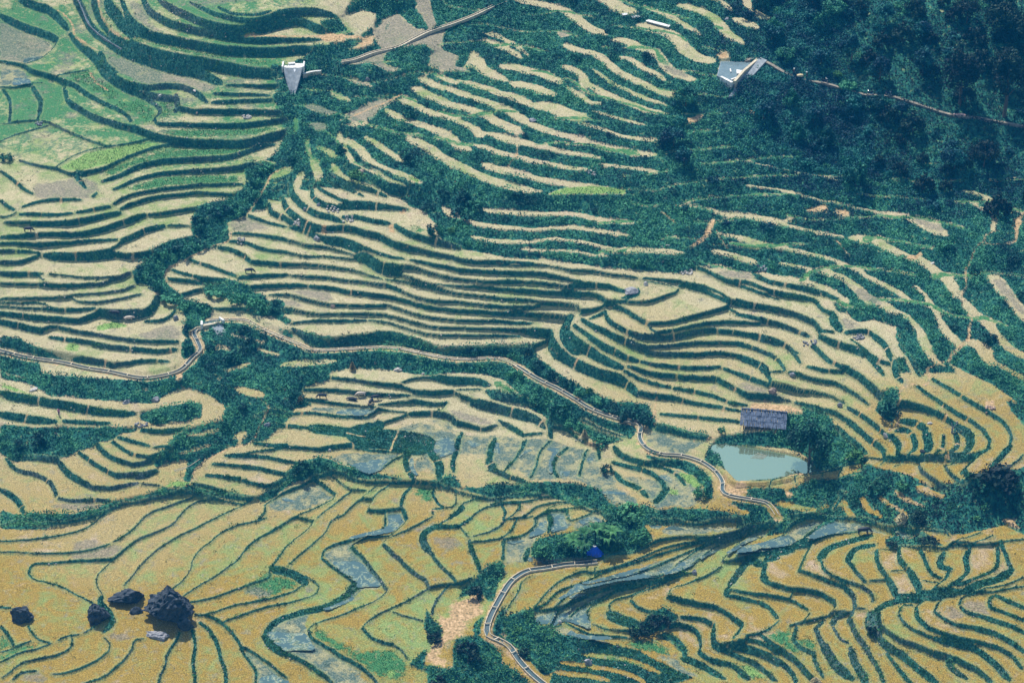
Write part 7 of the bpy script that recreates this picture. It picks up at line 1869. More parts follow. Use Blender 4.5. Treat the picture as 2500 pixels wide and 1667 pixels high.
tag(obj("rice_stubble", np_mesh("rice_stubble", Vc, Fc, M_STRAW, 3)), kind='stuff')
x, y, z = pick(((blur((MK['G'] | MK['g']).astype(np.float32), 14) + (nz2 + nz1) * .8 > .5) & ~bank & seen).astype(float), 26000)
Vc, Fc = blades(x, y, z, .12 + .2 * rng.random(len(x)), .14)
tag(obj("green_grass", np_mesh("green_grass", Vc, Fc, M_LEAFB, 3)), kind='stuff')

# ------------------------------------------------------------------ shrubs and trees
def crown(name, rx, ry, rz, n, leaf, m, seed, clumps=16, conic=0.):
    r = np.random.default_rng(seed); u = r.normal(size=(clumps, 3)); u /= np.linalg.norm(u, axis=1)[:, None]; u[:, 2] = np.abs(u[:, 2]) * 1.0 - .15
    cr = .5 + .38 * r.random(clumps); cc = u * cr[:, None]; sz = .24 + .22 * r.random(clumps)
    k = r.integers(0, clumps, n); d = r.normal(size=(n, 3)); d /= np.linalg.norm(d, axis=1)[:, None]
    p = cc[k] + d * sz[k][:, None] * (r.random(n) ** .45)[:, None]
    if conic:
        t = np.clip((p[:, 2] + .3) / 1.3, 0, 1); p[:, :2] *= (1 - conic * t)[:, None]
    p = p * [rx, ry, rz]
    nv = d + r.normal(size=(n, 3)) * .5; nv /= np.linalg.norm(nv, axis=1)[:, None]
    a = np.cross(nv, r.normal(size=(n, 3))); a /= np.linalg.norm(a, axis=1)[:, None]; b = np.cross(nv, a)
    s = (leaf * (.6 + .8 * r.random(n)))[:, None]
    V = np.stack([p - a * s * .6, p - b * s * .36 - nv * s * .1, p + a * s * .6, p + b * s * .36 - nv * s * .1], 1).reshape(-1, 3)
    return np_mesh(name, V, np.arange(4 * n).reshape(-1, 4), m)
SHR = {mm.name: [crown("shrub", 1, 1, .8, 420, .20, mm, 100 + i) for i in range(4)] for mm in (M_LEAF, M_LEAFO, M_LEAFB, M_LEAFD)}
nshr = [0]
def shrub(x, y, r, m, label, group, name="shrub", tall=1.0):
    nshr[0] += 1
    o = obj(name, SHR[m.name][nshr[0] % 4], None, (x, y, float(terr(x, y)) + r * .30 * tall)); o.scale = (r * (.9 + .25 * random.random()), r * (.9 + .25 * random.random()), r * tall); o.rotation_euler = (0, 0, random.random() * 6.28)
    return tag(o, label, "shrub", group)
def tree(x, y, rad, h, m, label, group=None, seed=1, conic=.0, n=2600, leaf=.42):
    z = float(terr(x, y)); root = empty("tree", (x, y, z - .15)); tag(root, label, "tree", group)
    th = h * .45; b = MB(); tr = max(.12, h * .022)
    b.tube([(0, 0, 0), (.1 * rad * .3, 0, th * .5), (0, .05, th), (0, 0, h * .8)], [tr * 1.3, tr, tr * .8, tr * .25], 7)
    rr = random.Random(seed)
    for k in range(6):
        a = rr.random() * 6.28; z0 = th * (.6 + .5 * rr.random()); e = rad * .65
        b.tube([(0, 0, z0), (math.cos(a) * e * .5, math.sin(a) * e * .5, z0 + h * .12), (math.cos(a) * e, math.sin(a) * e, z0 + h * .22)], [tr * .5, tr * .3, tr * .1], 5)
    b.build("trunk", M_BARK, root)
    c = obj("crown", crown("crown", rad, rad, h * .5, n, leaf, m, seed, 26, conic), root, (0, 0, h * .52))
    return root

# named trees of the dark forest, upper right
def sz(k): h, P = SP[k]; return P.mean(0), max(.6, float(np.hypot(*(P[0] - P[-1]))) / 2), max(h, 1.)
TREES = {
 'tree_a': (M_LEAFD, .65, "dark conical tree left of centre in the forest above the motorbike path"),
 'tree_b': (M_LEAFD, .2, "broad dark tree standing just above the two parked motorbikes"),
 'tree_c': (M_LEAFD, .2, "tall blue-green tree between the broad tree and the darkest tree above the path"),
 'tree_d': (M_LEAFO, .2, "tallest near-black tree above the forest path, with a pale trunk"),
 'tree_e': (M_LEAFO, .3, "huge dark tree at the right edge of the forest"),
 'tree_f': (M_LEAFO, .2, "black-green tree at the top edge in the upper right corner"),
 'tree_g': (M_LEAFO, .2, "dark spreading tree below the top right corner"),
 'tree_h': (M_LEAF, 0, "rounded mid-green tree below the forest path beside the motorbikes"),
 'tree_i': (M_LEAFB, 0, "small bright green round tree right of the three people"),
 'tree_j': (M_LEAF, 0, "low round tree under the forest path"),
 'tree_k': (M_LEAFD, 0, "small dark tree under the bend of the forest path"),
 'tree_l': (M_LEAFO, .2, "dark tree leaning over the right end of the forest path"),
 'tree_m': (M_LEAFD, 0, "bushy tree above the people on the path"),
 'tree_n': (M_LEAF, 0, "green tree directly uphill of the concrete weir"),
 'tree_o': (M_LEAFD, 0, "dark round tree downhill of the parked motorbikes"),
 'tree_p': (M_LEAFO, .1, "shadowy tree at the right edge below the top corner"),
 'tree_q': (M_LEAFD, .3, "blue-green tree on the open slope near the top edge"),
 'tree_r': (M_LEAFD, 0, "dark tree low in the forest near the right side"),
 'tree_t': (M_LEAFD, .3, "dark tree against the top edge of the forest"),
 'tree_u': (M_LEAF, 0, "leafy tree near the top edge above the weir"),
 'tree_v': (M_LEAFO, 0, "black-green tree at the right edge above the highest right terrace"),
 'tree_w': (M_LEAF, 0, "green tree over the stream gully left of the weir"),
 'tree_x': (M_LEAFD, 0, "dark tree in the ravine below the weir"),
 'tree_y': (M_LEAFD, 0, "dark tree lowest in the ravine below the weir"),
 'tree_hut': (M_LEAF, 0, "large dense tree beside the plank roofed hut at the pond"),
}
for i, (k, (m, con, lab)) in enumerate(TREES.items()):
    c, r, h = sz(k); tree(c[0], c[1], r * 1.05, h * 1.05, m, lab, seed=200 + i, conic=con, n=3600 if r > 4 else 2000, leaf=.5 if r > 4 else .38)

CR = [crown("crown", 1, 1, 1, 900, .16, (M_LEAFD, M_LEAFO, M_LEAF)[i % 3], 400 + i, 18, (0, .3, .55)[i % 3] if i < 3 else .15) for i in range(6)]
tb = MB(); tb.tube([(0, 0, -.6), (.03, 0, 0), (0, .02, .5)], [.06, .05, .02], 6); TRK = tb.mesh("trunk", M_BARK)
def forest_tree(x, y, r, i, label, group):
    root = empty("tree", (x, y, float(terr(x, y)) + r * .55)); root.scale = (r, r, r * 1.25); root.rotation_euler = (0, 0, i * 1.7); tag(root, label, "tree", group)
    obj("crown", CR[i], root); obj("trunk", TRK, root)
fp = []
x, y, z = pick(vmask * forest * (clear > 2.4) * (XX > 56 + (vnoise(XX, YY, 8, 91) - .5) * 16), 900)
for a, b_ in zip(x, y):
    if len(fp) >= 80: break
    r = 1.5 + 1.9 * random.random()
    if all((a - q[0]) ** 2 + (b_ - q[1]) ** 2 > (r + q[2]) ** 2 * .8 for q in fp):
        fp.append((a, b_, r)); dk = a > 74 + random.uniform(-6, 6)
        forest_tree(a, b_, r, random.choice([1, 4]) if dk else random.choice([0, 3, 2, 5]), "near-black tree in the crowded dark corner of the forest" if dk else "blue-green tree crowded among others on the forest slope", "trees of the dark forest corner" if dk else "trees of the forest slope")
ZONES = []   # (test on x,y) -> group phrase; first match wins
def zone(x, y):
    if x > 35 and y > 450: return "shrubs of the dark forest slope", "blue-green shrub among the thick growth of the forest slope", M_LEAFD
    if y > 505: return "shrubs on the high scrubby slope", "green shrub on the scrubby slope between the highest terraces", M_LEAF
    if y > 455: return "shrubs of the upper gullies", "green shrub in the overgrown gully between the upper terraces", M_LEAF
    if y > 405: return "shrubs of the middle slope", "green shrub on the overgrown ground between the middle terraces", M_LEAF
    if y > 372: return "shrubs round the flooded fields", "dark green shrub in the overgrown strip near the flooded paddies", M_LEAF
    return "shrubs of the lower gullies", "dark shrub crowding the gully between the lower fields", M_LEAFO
NB = 0
for k in SP:
    if k.startswith('bush'):
        c, r, h = sz(k); g, lab, m = zone(c[0], c[1])
        if c[0] > 40 and c[1] < 400: m = M_LEAFO
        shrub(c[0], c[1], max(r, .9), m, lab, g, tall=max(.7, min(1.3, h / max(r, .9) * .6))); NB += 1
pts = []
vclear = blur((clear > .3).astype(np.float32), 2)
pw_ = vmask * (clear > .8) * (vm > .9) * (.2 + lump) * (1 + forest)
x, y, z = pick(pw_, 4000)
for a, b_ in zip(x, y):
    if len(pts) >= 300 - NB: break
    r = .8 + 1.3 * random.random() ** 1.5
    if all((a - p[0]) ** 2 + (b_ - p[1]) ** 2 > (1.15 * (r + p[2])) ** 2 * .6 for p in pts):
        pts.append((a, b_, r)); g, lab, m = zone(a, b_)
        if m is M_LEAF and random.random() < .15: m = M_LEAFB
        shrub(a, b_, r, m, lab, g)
rep = np.array(pts)
# the shrubs past the first few hundred, as one mass
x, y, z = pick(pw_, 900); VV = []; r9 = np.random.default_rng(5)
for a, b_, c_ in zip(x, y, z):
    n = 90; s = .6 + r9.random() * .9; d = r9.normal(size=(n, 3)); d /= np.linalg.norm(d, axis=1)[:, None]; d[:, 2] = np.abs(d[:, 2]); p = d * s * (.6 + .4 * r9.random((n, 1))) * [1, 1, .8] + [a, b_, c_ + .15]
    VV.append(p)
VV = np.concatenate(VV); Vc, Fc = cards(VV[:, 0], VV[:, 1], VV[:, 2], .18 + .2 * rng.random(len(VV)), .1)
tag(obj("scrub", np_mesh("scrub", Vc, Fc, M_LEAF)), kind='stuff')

from mathutils import noise as mnoise
# ------------------------------------------------------------------ built things
def along(P, step):
    L = np.r_[0, np.cumsum(np.hypot(*np.diff(P, axis=0).T))]; s = np.arange(0, L[-1], step); return np.stack([np.interp(s, L, P[:, 0]), np.interp(s, L, P[:, 1])], 1), s, L
def strip(P, z, o0, o1, zb, zt):
    """solid strip between lateral offsets o0..o1, bottoms/tops relative to z"""
    t = np.gradient(P, axis=0); t /= np.hypot(t[:, 0], t[:, 1])[:, None]; n = np.stack([-t[:, 1], t[:, 0]], 1); N = len(P)
    A = P + n * o0; B = P + n * o1; m = MB()
    for i in range(N):
        m.v += [(A[i][0], A[i][1], z[i] + zb), (B[i][0], B[i][1], z[i] + zb), (B[i][0], B[i][1], z[i] + zt), (A[i][0], A[i][1], z[i] + zt)]
    for i in range(N - 1):
        for k in range(4): m.f.append((4 * i + k, 4 * i + (k + 1) % 4, 4 * i + 4 + (k + 1) % 4, 4 * i + 4 + k))
    m.f += [(0, 1, 2, 3), (4 * N - 1, 4 * N - 2, 4 * N - 3, 4 * N - 4)]; return m
CLAB = {'canal_a': "pale concrete irrigation channel bending up to the weir at the left",
        'canal_b': "concrete irrigation channel along the foot of the middle terraces",
        'canal_c': "concrete irrigation channel winding down past the pond",
        'canal_d': "concrete irrigation channel curling round the lower gully at the bottom"}
def channel(P, z, hw, label, step=4.2, name="irrigation_channel", braces=True, wall=.17, h=.34, m=None, wet=True):
    m = m or M_CONC
    c = P[len(P) // 2]; root = empty(name, (0, 0, 0)); tag(root, label, "channel")
    strip(P, z, -hw, -hw + wall, -.5, h).build("side_wall", m, root)
    strip(P, z, hw - wall, hw, -.5, h).build("side_wall", m, root)
    strip(P, z, -hw + wall, hw - wall, -.45, -.02).build("channel_bed", M_CONCG if wet else M_CONC, root)
    if wet: strip(P, z, -hw + wall, hw - wall, 0.0, .10).build("channel_water", M_WATER, root)
    if braces:
        Q, s, L = along(P, step); zz = np.interp(s, L, z); t = np.gradient(Q, axis=0)
        for i in range(1, min(len(Q) - 1, 99)):
            a = math.atan2(t[i][1], t[i][0]); b = MB(); b.box((0, 0, 0), (.16, hw * 2 + .06, .12), a); b.build("brace", m, root, (Q[i][0], Q[i][1], zz[i] + h + .03))
    return root
for k, P in CH.items():
    Q, s, L = along(P, 1.0); channel(Q, np.interp(s, L, CHZ[k]) + .08, {'canal_a': .46, 'canal_b': .38, 'canal_c': .44, 'canal_d': .56}[k], CLAB[k], wall=.13, h=.34 if k != 'canal_b' else .16, wet=k != 'canal_b')
# long chute coming down the slope at the top
P = catmull(SP['road'][1], 5); Q, s, L = along(P, 1.2); z = terr(Q[:, 0], Q[:, 1]); z = np.convolve(np.pad(z, 8, mode='edge'), np.ones(17) / 17, 'valid') + .35
channel(Q, z, .5, "grey concrete chute running straight down the high slope", 6, "concrete_chute", False, .14, .2, M_CONC, False)
P = catmull(SP['ditch'][1], 5); Q, s, L = along(P, 1.2); z = terr(Q[:, 0], Q[:, 1]); z = np.convolve(np.pad(z, 3, mode='edge'), np.ones(7) / 7, 'valid') + .25
channel(Q, z - .15, .2, "thin dark ditch crossing the high green terraces at the top left", 6, "irrigation_ditch", False, .07, .1, M_ROCKM)

# forest path
P = catmull(SP['path'][1], 5); Q, s, L = along(P, .8); z = terr(Q[:, 0], Q[:, 1]); z = np.convolve(np.pad(z, 3, mode='edge'), np.ones(7) / 7, 'valid') + .3
PATHQ, PATHZ = Q, z
tag(strip(Q, z, -.42, .42, -.8, .05).build("path", simple("path_soil", (.10, .10, .085), (.34, .29, .22), 1.2, .9, .5)), kind='structure')
def pathz(x, y): i = np.argmin((PATHQ[:, 0] - x) ** 2 + (PATHQ[:, 1] - y) ** 2); return PATHQ[i], float(PATHZ[i]) + .05

# --- boulders
def rock_mesh(name, w, d, h, m, seed, sub=3, rough=.35):
    r = np.random.default_rng(seed); bm = bmesh.new(); bmesh.ops.create_icosphere(bm, subdivisions=sub, radius=1.0)
    pl = r.normal(size=(12, 3)); pl /= np.linalg.norm(pl, axis=1)[:, None]; of = .42 + .45 * r.random(12); off = Vector(r.random(3) * 50)
    for v in bm.verts:
        p = np.array(v.co)
        for k in range(12):
            q = p @ pl[k]
            if q > of[k]: p = p - pl[k] * (q - of[k]) * .92
        c = Vector(p); nn = mnoise.fractal(c * 2.2 + off, 1.0, 2.1, 4) if sub > 3 else mnoise.noise(c * 2 + off); rd = abs(mnoise.noise(c * 4.5 + off)) if sub > 3 else 0
        r2 = abs(mnoise.noise(c * 9 + off)) if sub > 3 else 0; p = p * (1 + .2 * nn - .34 * rd * (sub > 3) - .07 * r2)
        v.co = (p[0] * w / 2 * 1.15, p[1] * d / 2 * 1.15, p[2] * h * .72 + h * .3)
    me_ = bpy.data.meshes.new(name); bm.to_mesh(me_); bm.free(); me_.materials.append(m); return me_
def rock(k, m, label, dk=.8, name="boulder", seed=0, sub=3, group=None):
    h, P = SP[k]; c = P.mean(0); w = max(.4, float(np.hypot(*(P[0] - P[-1])))); h = max(.35, h)
    y = c[1] + w * dk * .35; o = obj(name, rock_mesh(name, w * 1.05, w * dk, h * .95, m, seed + len(k) * 7 + ord(k[-1]), sub), None, (c[0], y, float(terr(c[0], c[1])) - .1)); o.rotation_euler = (0, 0, math.atan2(P[-1][1] - P[0][1], P[-1][0] - P[0][0]))
    return tag(o, label, "boulder", group)
rock('rock_a', M_ROCKD, "huge dark craggy boulder in the lower left fields, largest of its cluster", .75, sub=5, seed=3)
rock('rock_b', M_ROCKD, "long low dark slab of rock left of the huge boulder", .55, sub=4, seed=9)
rock('rock_c', M_ROCKD, "rounded dark boulder with a pale patch, left of the huge boulder", .8, sub=4, seed=21)
rock('rock_d', M_ROCKD, "dark flat-topped boulder nearest the left edge of the lower fields", .6, sub=4, seed=31)
rock('rock_e', M_ROCKM, "low bluish slab in front of the huge boulder", .6, sub=4, seed=5)
rock('rock_f', M_ROCKD, "small dark rock between the long slab and the huge boulder", .7, seed=6)
rock('rock_g', M_ROCKD, "dark rock leaning on the right foot of the huge boulder", .7, seed=8)
RK = [('rock_h', M_ROCKB, "round pinkish boulder on the steep terrace bank below the upper gully"), ('rock_i', M_ROCKM, "grey boulder in the scrub right of the white spillway"),
 ('rock_j', M_ROCKL, "pale boulder, larger one on the green terrace at the upper left"), ('rock_k', M_ROCKL, "small white stone right of the pale boulder on the upper left terrace"),
 ('rock_l', M_ROCKB, "tan stone at the foot of a bank left of the stone heap"), ('rock_m', M_ROCKM, "grey rounded boulder beside a high pale terrace in the upper middle"),
 ('rock_n', M_ROCKM, "grey boulder at the end of a high curved terrace near the top edge"), ('rock_o', M_ROCKM, "grey rock at the right end of the terrace above the left meadow"),
 ('rock_p', M_ROCKL, "white stone on the bank above the left lower terrace"), ('rock_q', M_ROCKL, "flat pale stone just below the white stone near the left pool"),
 ('rock_r', M_ROCKM, "tilted grey rock on the overgrown bank below the left channel"), ('rock_s', M_ROCKL, "pale stone on the overgrown bank below the person"),
 ('rock_t', M_ROCKM, "low dark-streaked rock on the bank left of the tilted grey rock"), ('rock_u', M_ROCKL, "white stone at the foot of the bank above the flooded paddy"),
 ('rock_v', M_ROCKM, "black and white rock at the left end of the terrace below the buffaloes"), ('rock_w', M_ROCKL, "small pale stone beside a shrub under the middle channel"),
 ('rock_x', M_ROCKL, "cream stone at the top corner of the terrace above the buffaloes"), ('rock_y', M_ROCKL, "small white stone near the green terrace right of the buffaloes"),
 ('rock_z', M_ROCKB, "brown boulder on the fallow terrace uphill of the hut"), ('rock_aa', M_ROCKL, "upright cream boulder on the bank right of the pond"),
 ('rock_ab', M_ROCKL, "small pale rock right of the upright cream boulder"), ('rock_ac', M_ROCKD, "small black rock on a narrow terrace right of the pond"),
 ('rock_ad', M_ROCKD, "dark rock at the sharp bend of the right hand terraces"), ('rock_ae', M_ROCKM, "grey rock on the bank above the big tree beside the hut"),
 ('rock_af', M_ROCKM, "grey rock on the bank uphill of the brown boulder"), ('rock_ag', M_ROCKL, "pale stone where a short terrace ends on the right slope"),
 ('rock_ah', M_ROCKL, "flat yellowish stone at the top of a broad right hand terrace"), ('rock_ai', M_ROCKL, "small white stone at the right side of the broad curved terrace"),
 ('rock_aj', M_ROCKL, "small pale stone in the scrub above the right hand terraces"), ('rock_ak', M_ROCKL, "round white boulder under the bank beside the large grey slab"),
 ('rock_al', M_ROCKM, "large grey slab at the head of the wide middle field"), ('rock_am', M_ROCKM, "squarish pale grey boulder in the dark bank above the wide field"),
 ('rock_an', M_ROCKL, "white stone, right one of the pair above a pinkish terrace"), ('rock_ao', M_ROCKL, "white stone, left one of the pair above a pinkish terrace"),
 ('rock_ap', M_ROCKL, "small white stone in the bank left of the wide field"), ('rock_aq', M_ROCKM, "grey stone above the stone heap right of the middle"),
 ('rock_ar', M_ROCKB, "round pink boulder on the bank of the purple fallow terrace"), ('rock_as', M_ROCKM, "narrow grey rock standing in a curved bank of the middle slope"),
 ('rock_at', M_ROCKM, "pointed grey rock on the curved bank of the middle slope"), ('rock_au', M_ROCKM, "grey rock above a heap of stones on the middle slope"),
 ('rock_av', M_ROCKL, "white stone beside the bare earth gap on the middle slope"), ('rock_aw', M_ROCKM, "grey wedge of rock on the bank left of the bare earth gap"),
 ('rock_ax', M_ROCKM, "tall grey boulder in the scrub at the bottom of the picture"), ('rock_ay', M_ROCKL, "white boulder at the mouth of the narrow flooded paddies"),
 ('rock_az', M_ROCKM, "black and white rocks on the bank of the flooded strips"), ('rock_ba', M_ROCKL, "small tan stone above the tall grey boulder")]
SP['rock_al'] = (1.0, SP['rock_al'][1])
for i, (k, m, lab) in enumerate(RK): rock(k, m, lab, .8, seed=40 + i, sub=2 if SP[k][0] < .8 else 3)
PL = {'pile_a': "heap of pale stones against the dark bank at the upper left", 'pile_b': "line of dark stones at the corner of two upper left fields", 'pile_c': "little stone heap where two left terraces meet",
 'pile_d': "scattered grey rocks at the end of the narrow left terrace", 'pile_e': "slump of tan stones on the far right terrace bank", 'pile_f': "dark rock heap where the right hand terraces fork",
 'pile_g': "grey stones on the bank right of the dark rock heap", 'pile_h': "column of dark stones on the bank below the red earth track", 'pile_i': "pale rubble at the foot of the red earth track",
 'pile_j': "pale rubble at the end of the upper middle terraces", 'pile_k': "rubble on the bank of the middle slope", 'pile_l': "pale rubble at the left end of the middle slope banks", 'pile_m': "stones strewn along the bank of the middle slope"}
for i, (k, lab) in enumerate(PL.items()):
    h, P = SP[k]; c = P.mean(0); w = min(2.6, max(1.2, float(np.hypot(*(P[0] - P[-1]))))); z0 = float(terr(c[0], c[1])); r = random.Random(i)
    bm = bmesh.new(); 
    for q in range(14):
        tm = rock_mesh("tmp", .35 + .5 * r.random(), .35 + .4 * r.random(), .3 + .35 * r.random(), M_ROCKM, 300 + i * 20 + q, 1)
        x = (r.random() - .5) * w; y = (r.random() - .5) * min(w, 1.6); zz = float(terr(c[0] + x, c[1] + y)) - z0
        tm.transform(Matrix.Translation((x, y, zz)) @ Matrix.Rotation(r.random() * 6, 4, 'Z')); bm.from_mesh(tm); bpy.data.meshes.remove(tm)
    me_ = bpy.data.meshes.new("stone_heap"); bm.to_mesh(me_); bm.free(); me_.materials.append(M_ROCKM if k in ('pile_b', 'pile_d', 'pile_f', 'pile_h', 'pile_g') else M_ROCKL if k != 'pile_e' else M_ROCKB)
    tag(obj("stone_heap", me_, None, (c[0], c[1], z0)), lab, "stone heap")

# --- straw stacks
ST = {'stack_a': "straw heap leaning on the bank under the middle channel", 'stack_b': "pale heap of straw at the left end of the buffaloes' terrace", 'stack_c': "tall pale straw heap above the bare red slope near the flooded fields",
      'stack_d': "dry brown straw heap in the scrub above the lower right paddies", 'stack_e': "heap of brown straw at the bottom edge in the lower right terraces"}
for i, (k, lab) in enumerate(ST.items()):
    c, r_, h = sz(k); z0 = float(terr(c[0], c[1])); root = empty("straw_heap", (c[0], c[1], z0)); tag(root, lab, "straw heap"); r = np.random.default_rng(i); n = 700
    a = r.random(n) * 6.28; t = r.random(n); rad = r_ * (1 - t ** 1.5) * (.7 + .4 * r.random(n)); Vc, Fc = cards(np.cos(a) * rad, np.sin(a) * rad, t * h * .85, .35, .3)
    obj("straw", np_mesh("straw", Vc, Fc, M_STRAW), root)
    b = MB(); b.tube([(0, 0, -.1), (0, 0, h * .95)], [.07, .04], 6); b.build("pole", M_WOODD, root)

# --- spillway with falling water, upper left
P = SP['spill'][1]; A = at('spill', 0); B = at('spill', 1); Fp = SP['spillb'][1]; zc = max(A.z, B.z) + .9; zf = float(terr(Fp[:, 0].mean(), Fp[:, 1].mean())) - .2
cx = (A.x + B.x) / 2; cy = (A.y + B.y) / 2; hw = abs(B.x - A.x) / 2; fx = float(Fp[:, 0].mean()) - cx; fy = float(Fp[:, 1].mean()) - cy
root = empty("spillway", (cx, cy, zc)); tag(root, "white concrete spillway with water falling into the gully at the upper left", "spillway")
b = MB(); b.prism([(-hw, -.3), (hw, -.3), (hw * .9, 2.2), (-hw * .9, 2.2)], -1.2, -.05); b.build("crest_slab", M_CONCW, root)
b = MB(); N = 8
for i in range(N + 1):
    t = i / N; w = hw * (1 - .72 * t ** 1.2); yy = -.3 + (fy + .3) * t; zz = -.05 + (zf - zc) * t; xx = fx * t
    for s_, o in ((-1, 0), (-.45, -.35), (.45, -.35), (1, 0)): b.v.append((xx + s_ * w, yy, zz + o * (1 - t * .3)))
for i in range(N):
    for k in range(3): b.f.append((4 * i + k, 4 * i + k + 1, 4 * i + 5 + k, 4 * i + 4 + k))
ch = b.build("chute_face", M_CONCG, root); sm = ch.modifiers.new("thick", 'SOLIDIFY'); sm.thickness = .4; sm.offset = -1
b = MB()
for i in range(N + 1):
    t = i / N; w = hw * .52 * (1 - .75 * t ** 1.1); yy = -.34 + (fy + .3) * t; zz = .0 + (zf - zc) * t; xx = fx * t
    for s_ in (-1, -.4, .3, 1): b.v.append((xx + s_ * w + .08 * math.sin(i * 2.1 + s_ * 3), yy - .32, zz - .2 + .06 * math.sin(i + s_ * 5)))
for i in range(N):
    for k in range(3): b.f.append((4 * i + k, 4 * i + k + 1, 4 * i + 5 + k, 4 * i + 4 + k))
b.build("falling_water", simple("white_water", (.55, .58, .58), (.92, .93, .92), 3, .4, .4), root)
for s_ in (-1, 1):
    b = MB(); b.box((s_ * (hw + .15), .8, -.3), (.35, 3.0, 1.5)); b.build("wing_wall", M_CONCW, root)
b = MB(); b.box((-hw * .2, 1.6, .2), (1.5, .8, .25), .2); b.build("gate_slab", M_CONCW, root)
A = at('weirw', 0); B = at('weirw', 1); b = MB(); d = (B - A); ang = math.atan2(d.y, d.x); L_ = Vector((d.x, d.y)).length
root = empty("retaining_wall", A); tag(root, "curved pale retaining wall right of the white spillway", "wall")
pts = [Vector((0, 0)) + Vector((d.x, d.y)) * t + Vector((0, .5 * math.sin(t * 3.14))) for t in np.linspace(0, 1, 8)]
Q = np.array([[p.x, p.y] for p in pts]); strip(Q, np.linspace(0, d.z, 8), -.2, .2, -1.2, .9).build("wall_body", M_CONC, root); strip(Q, np.linspace(0, d.z, 8), -.27, .27, .9, 1.05).build("coping", M_CONCW, root)

# --- weir and settling basin, upper right
P = SP['wr_basin'][1]; zb_ = float(np.median(terr(P[:, 0], P[:, 1]))) + .35
root = empty("weir_basin", (float(P[:, 0].mean()), float(P[:, 1].mean()), zb_)); tag(root, "grey concrete weir basin with still water at the foot of the forest", "weir"); oc = Vector(root.location)
loc = lambda k: SP[k][1] - [oc.x, oc.y]
b = MB(); b.prism(loc('wr_basin') * 1.02, -1.2, .0); b.build("basin_floor", M_CONCG, root)
b = MB(); b.prism(loc('wr_basin') * .97, .004, .05); b.build("basin_water", simple("weir_water", (.10, .15, .17), (.16, .22, .23), 1, .12, .05), root)
def wallk(k, o, zb, zt, nm, m):
    Q = loc(k); Q2 = np.stack([np.interp(np.linspace(0, 1, 9), np.linspace(0, 1, len(Q)), Q[:, i]) for i in (0, 1)], 1); return strip(Q2, np.zeros(9), -o, o, zb, zt).build(nm, m, root)
wallk('wr_wall', .3, -1.5, .75, "side_wall", M_CONC); wallk('wr_left', .3, -1.5, .45, "front_wall", M_CONCW)
b = MB(); Q = loc('wr_apron'); zz = [float(terr(p[0], p[1])) - oc.z + .35 for p in SP['wr_apron'][1]]; b.prism(Q, [v - 1 for v in zz], zz); b.build("apron", M_CONCG, root)
b = MB(); b.prism(loc('wr_slab'), .055, .45); b.build("slab", M_CONCW, root)
wallk('wr_bar', .16, .055, .3, "bar", M_CONCW); wallk('wr_post', .14, .055, .35, "post", M_CONCW)
for k, lab in (('plank_a', "short white slab on the high terrace edge, leftmost of three"), ('plank_b', "white slab on the high terrace edge, middle of three"), ('plank_c', "long pale slab with reddish end, rightmost on the high terrace edge")):
    A, B = at(k, 0), at(k, 1); d = B - A; b = MB(); b.box((0, 0, .3), (Vector((d.x, d.y)).length, .8, .16), 0, R(12)); b.box((0, .15, .05), (Vector((d.x, d.y)).length * .9, .3, .5)); o = b.build("concrete_slab", M_CONCW, None, (A + B) / 2 + Vector((0, 0, .1))); o.rotation_euler = (0, 0, math.atan2(d.y, d.x)); tag(o, lab, "slab")

# --- channel weir on the left stream
A, B = at('damw', 0), at('damw', 1); d = B - A; ang = math.atan2(d.y, d.x); L_ = Vector((d.x, d.y)).length; zt = max(A.z, B.z, CHZ['canal_a'][-1]) + .2
root = empty("stream_weir", (A.x, A.y, zt), ang); tag(root, "pale concrete stream weir at the top of the bending channel", "weir")
b = MB(); b.box((L_ / 2, 0, -.8), (L_, .7, 1.8)); b.build("weir_wall", M_CONC, root)
for x in (0, L_):
    b = MB(); b.box((x, .2, .1), (.4, 1.6, 1.1), .3 if x else -.3); b.build("pier", M_CONCW, root)
zl = float(terr(*SP['damf'][1][2])) + .1 - zt
b = MB(); b.v = [(L_ * .4, -.4, -.3), (L_ * .97, -.4, -.3), (L_ * .95, -4.6, zl), (L_ * .62, -4.6, zl)]; b.f = [(0, 1, 2, 3)]; o = b.build("apron", M_CONCG, root); s_ = o.modifiers.new("t", 'SOLIDIFY'); s_.thickness = .5
b = MB(); b.box((L_ / 2, .9, -.05), (L_ * .9, 1.1, .06)); b.build("pool_water", M_WATER, root)
# thin water pipe on posts
A, B = at('pipe', 0), at('pipe', 1); root = empty("water_pipe", A); tag(root, "thin pale pipe crossing the gully by the lower left fields", "pipe"); b = MB(); D_ = B - A; b.tube([(0, 0, 1.2), tuple(D_ * .5 + Vector((0, 0, .9))), tuple(D_ + Vector((0, 0, 1.0)))], .06, 6); b.build("tube", M_CONC, root)
for q in (Vector((0, 0, 0)), D_):
    b = MB(); b.tube([tuple(q + Vector((0, 0, -.2))), tuple(q + Vector((0, 0, 1.25)))], .05, 5); b.build("post", M_WOODD, root)

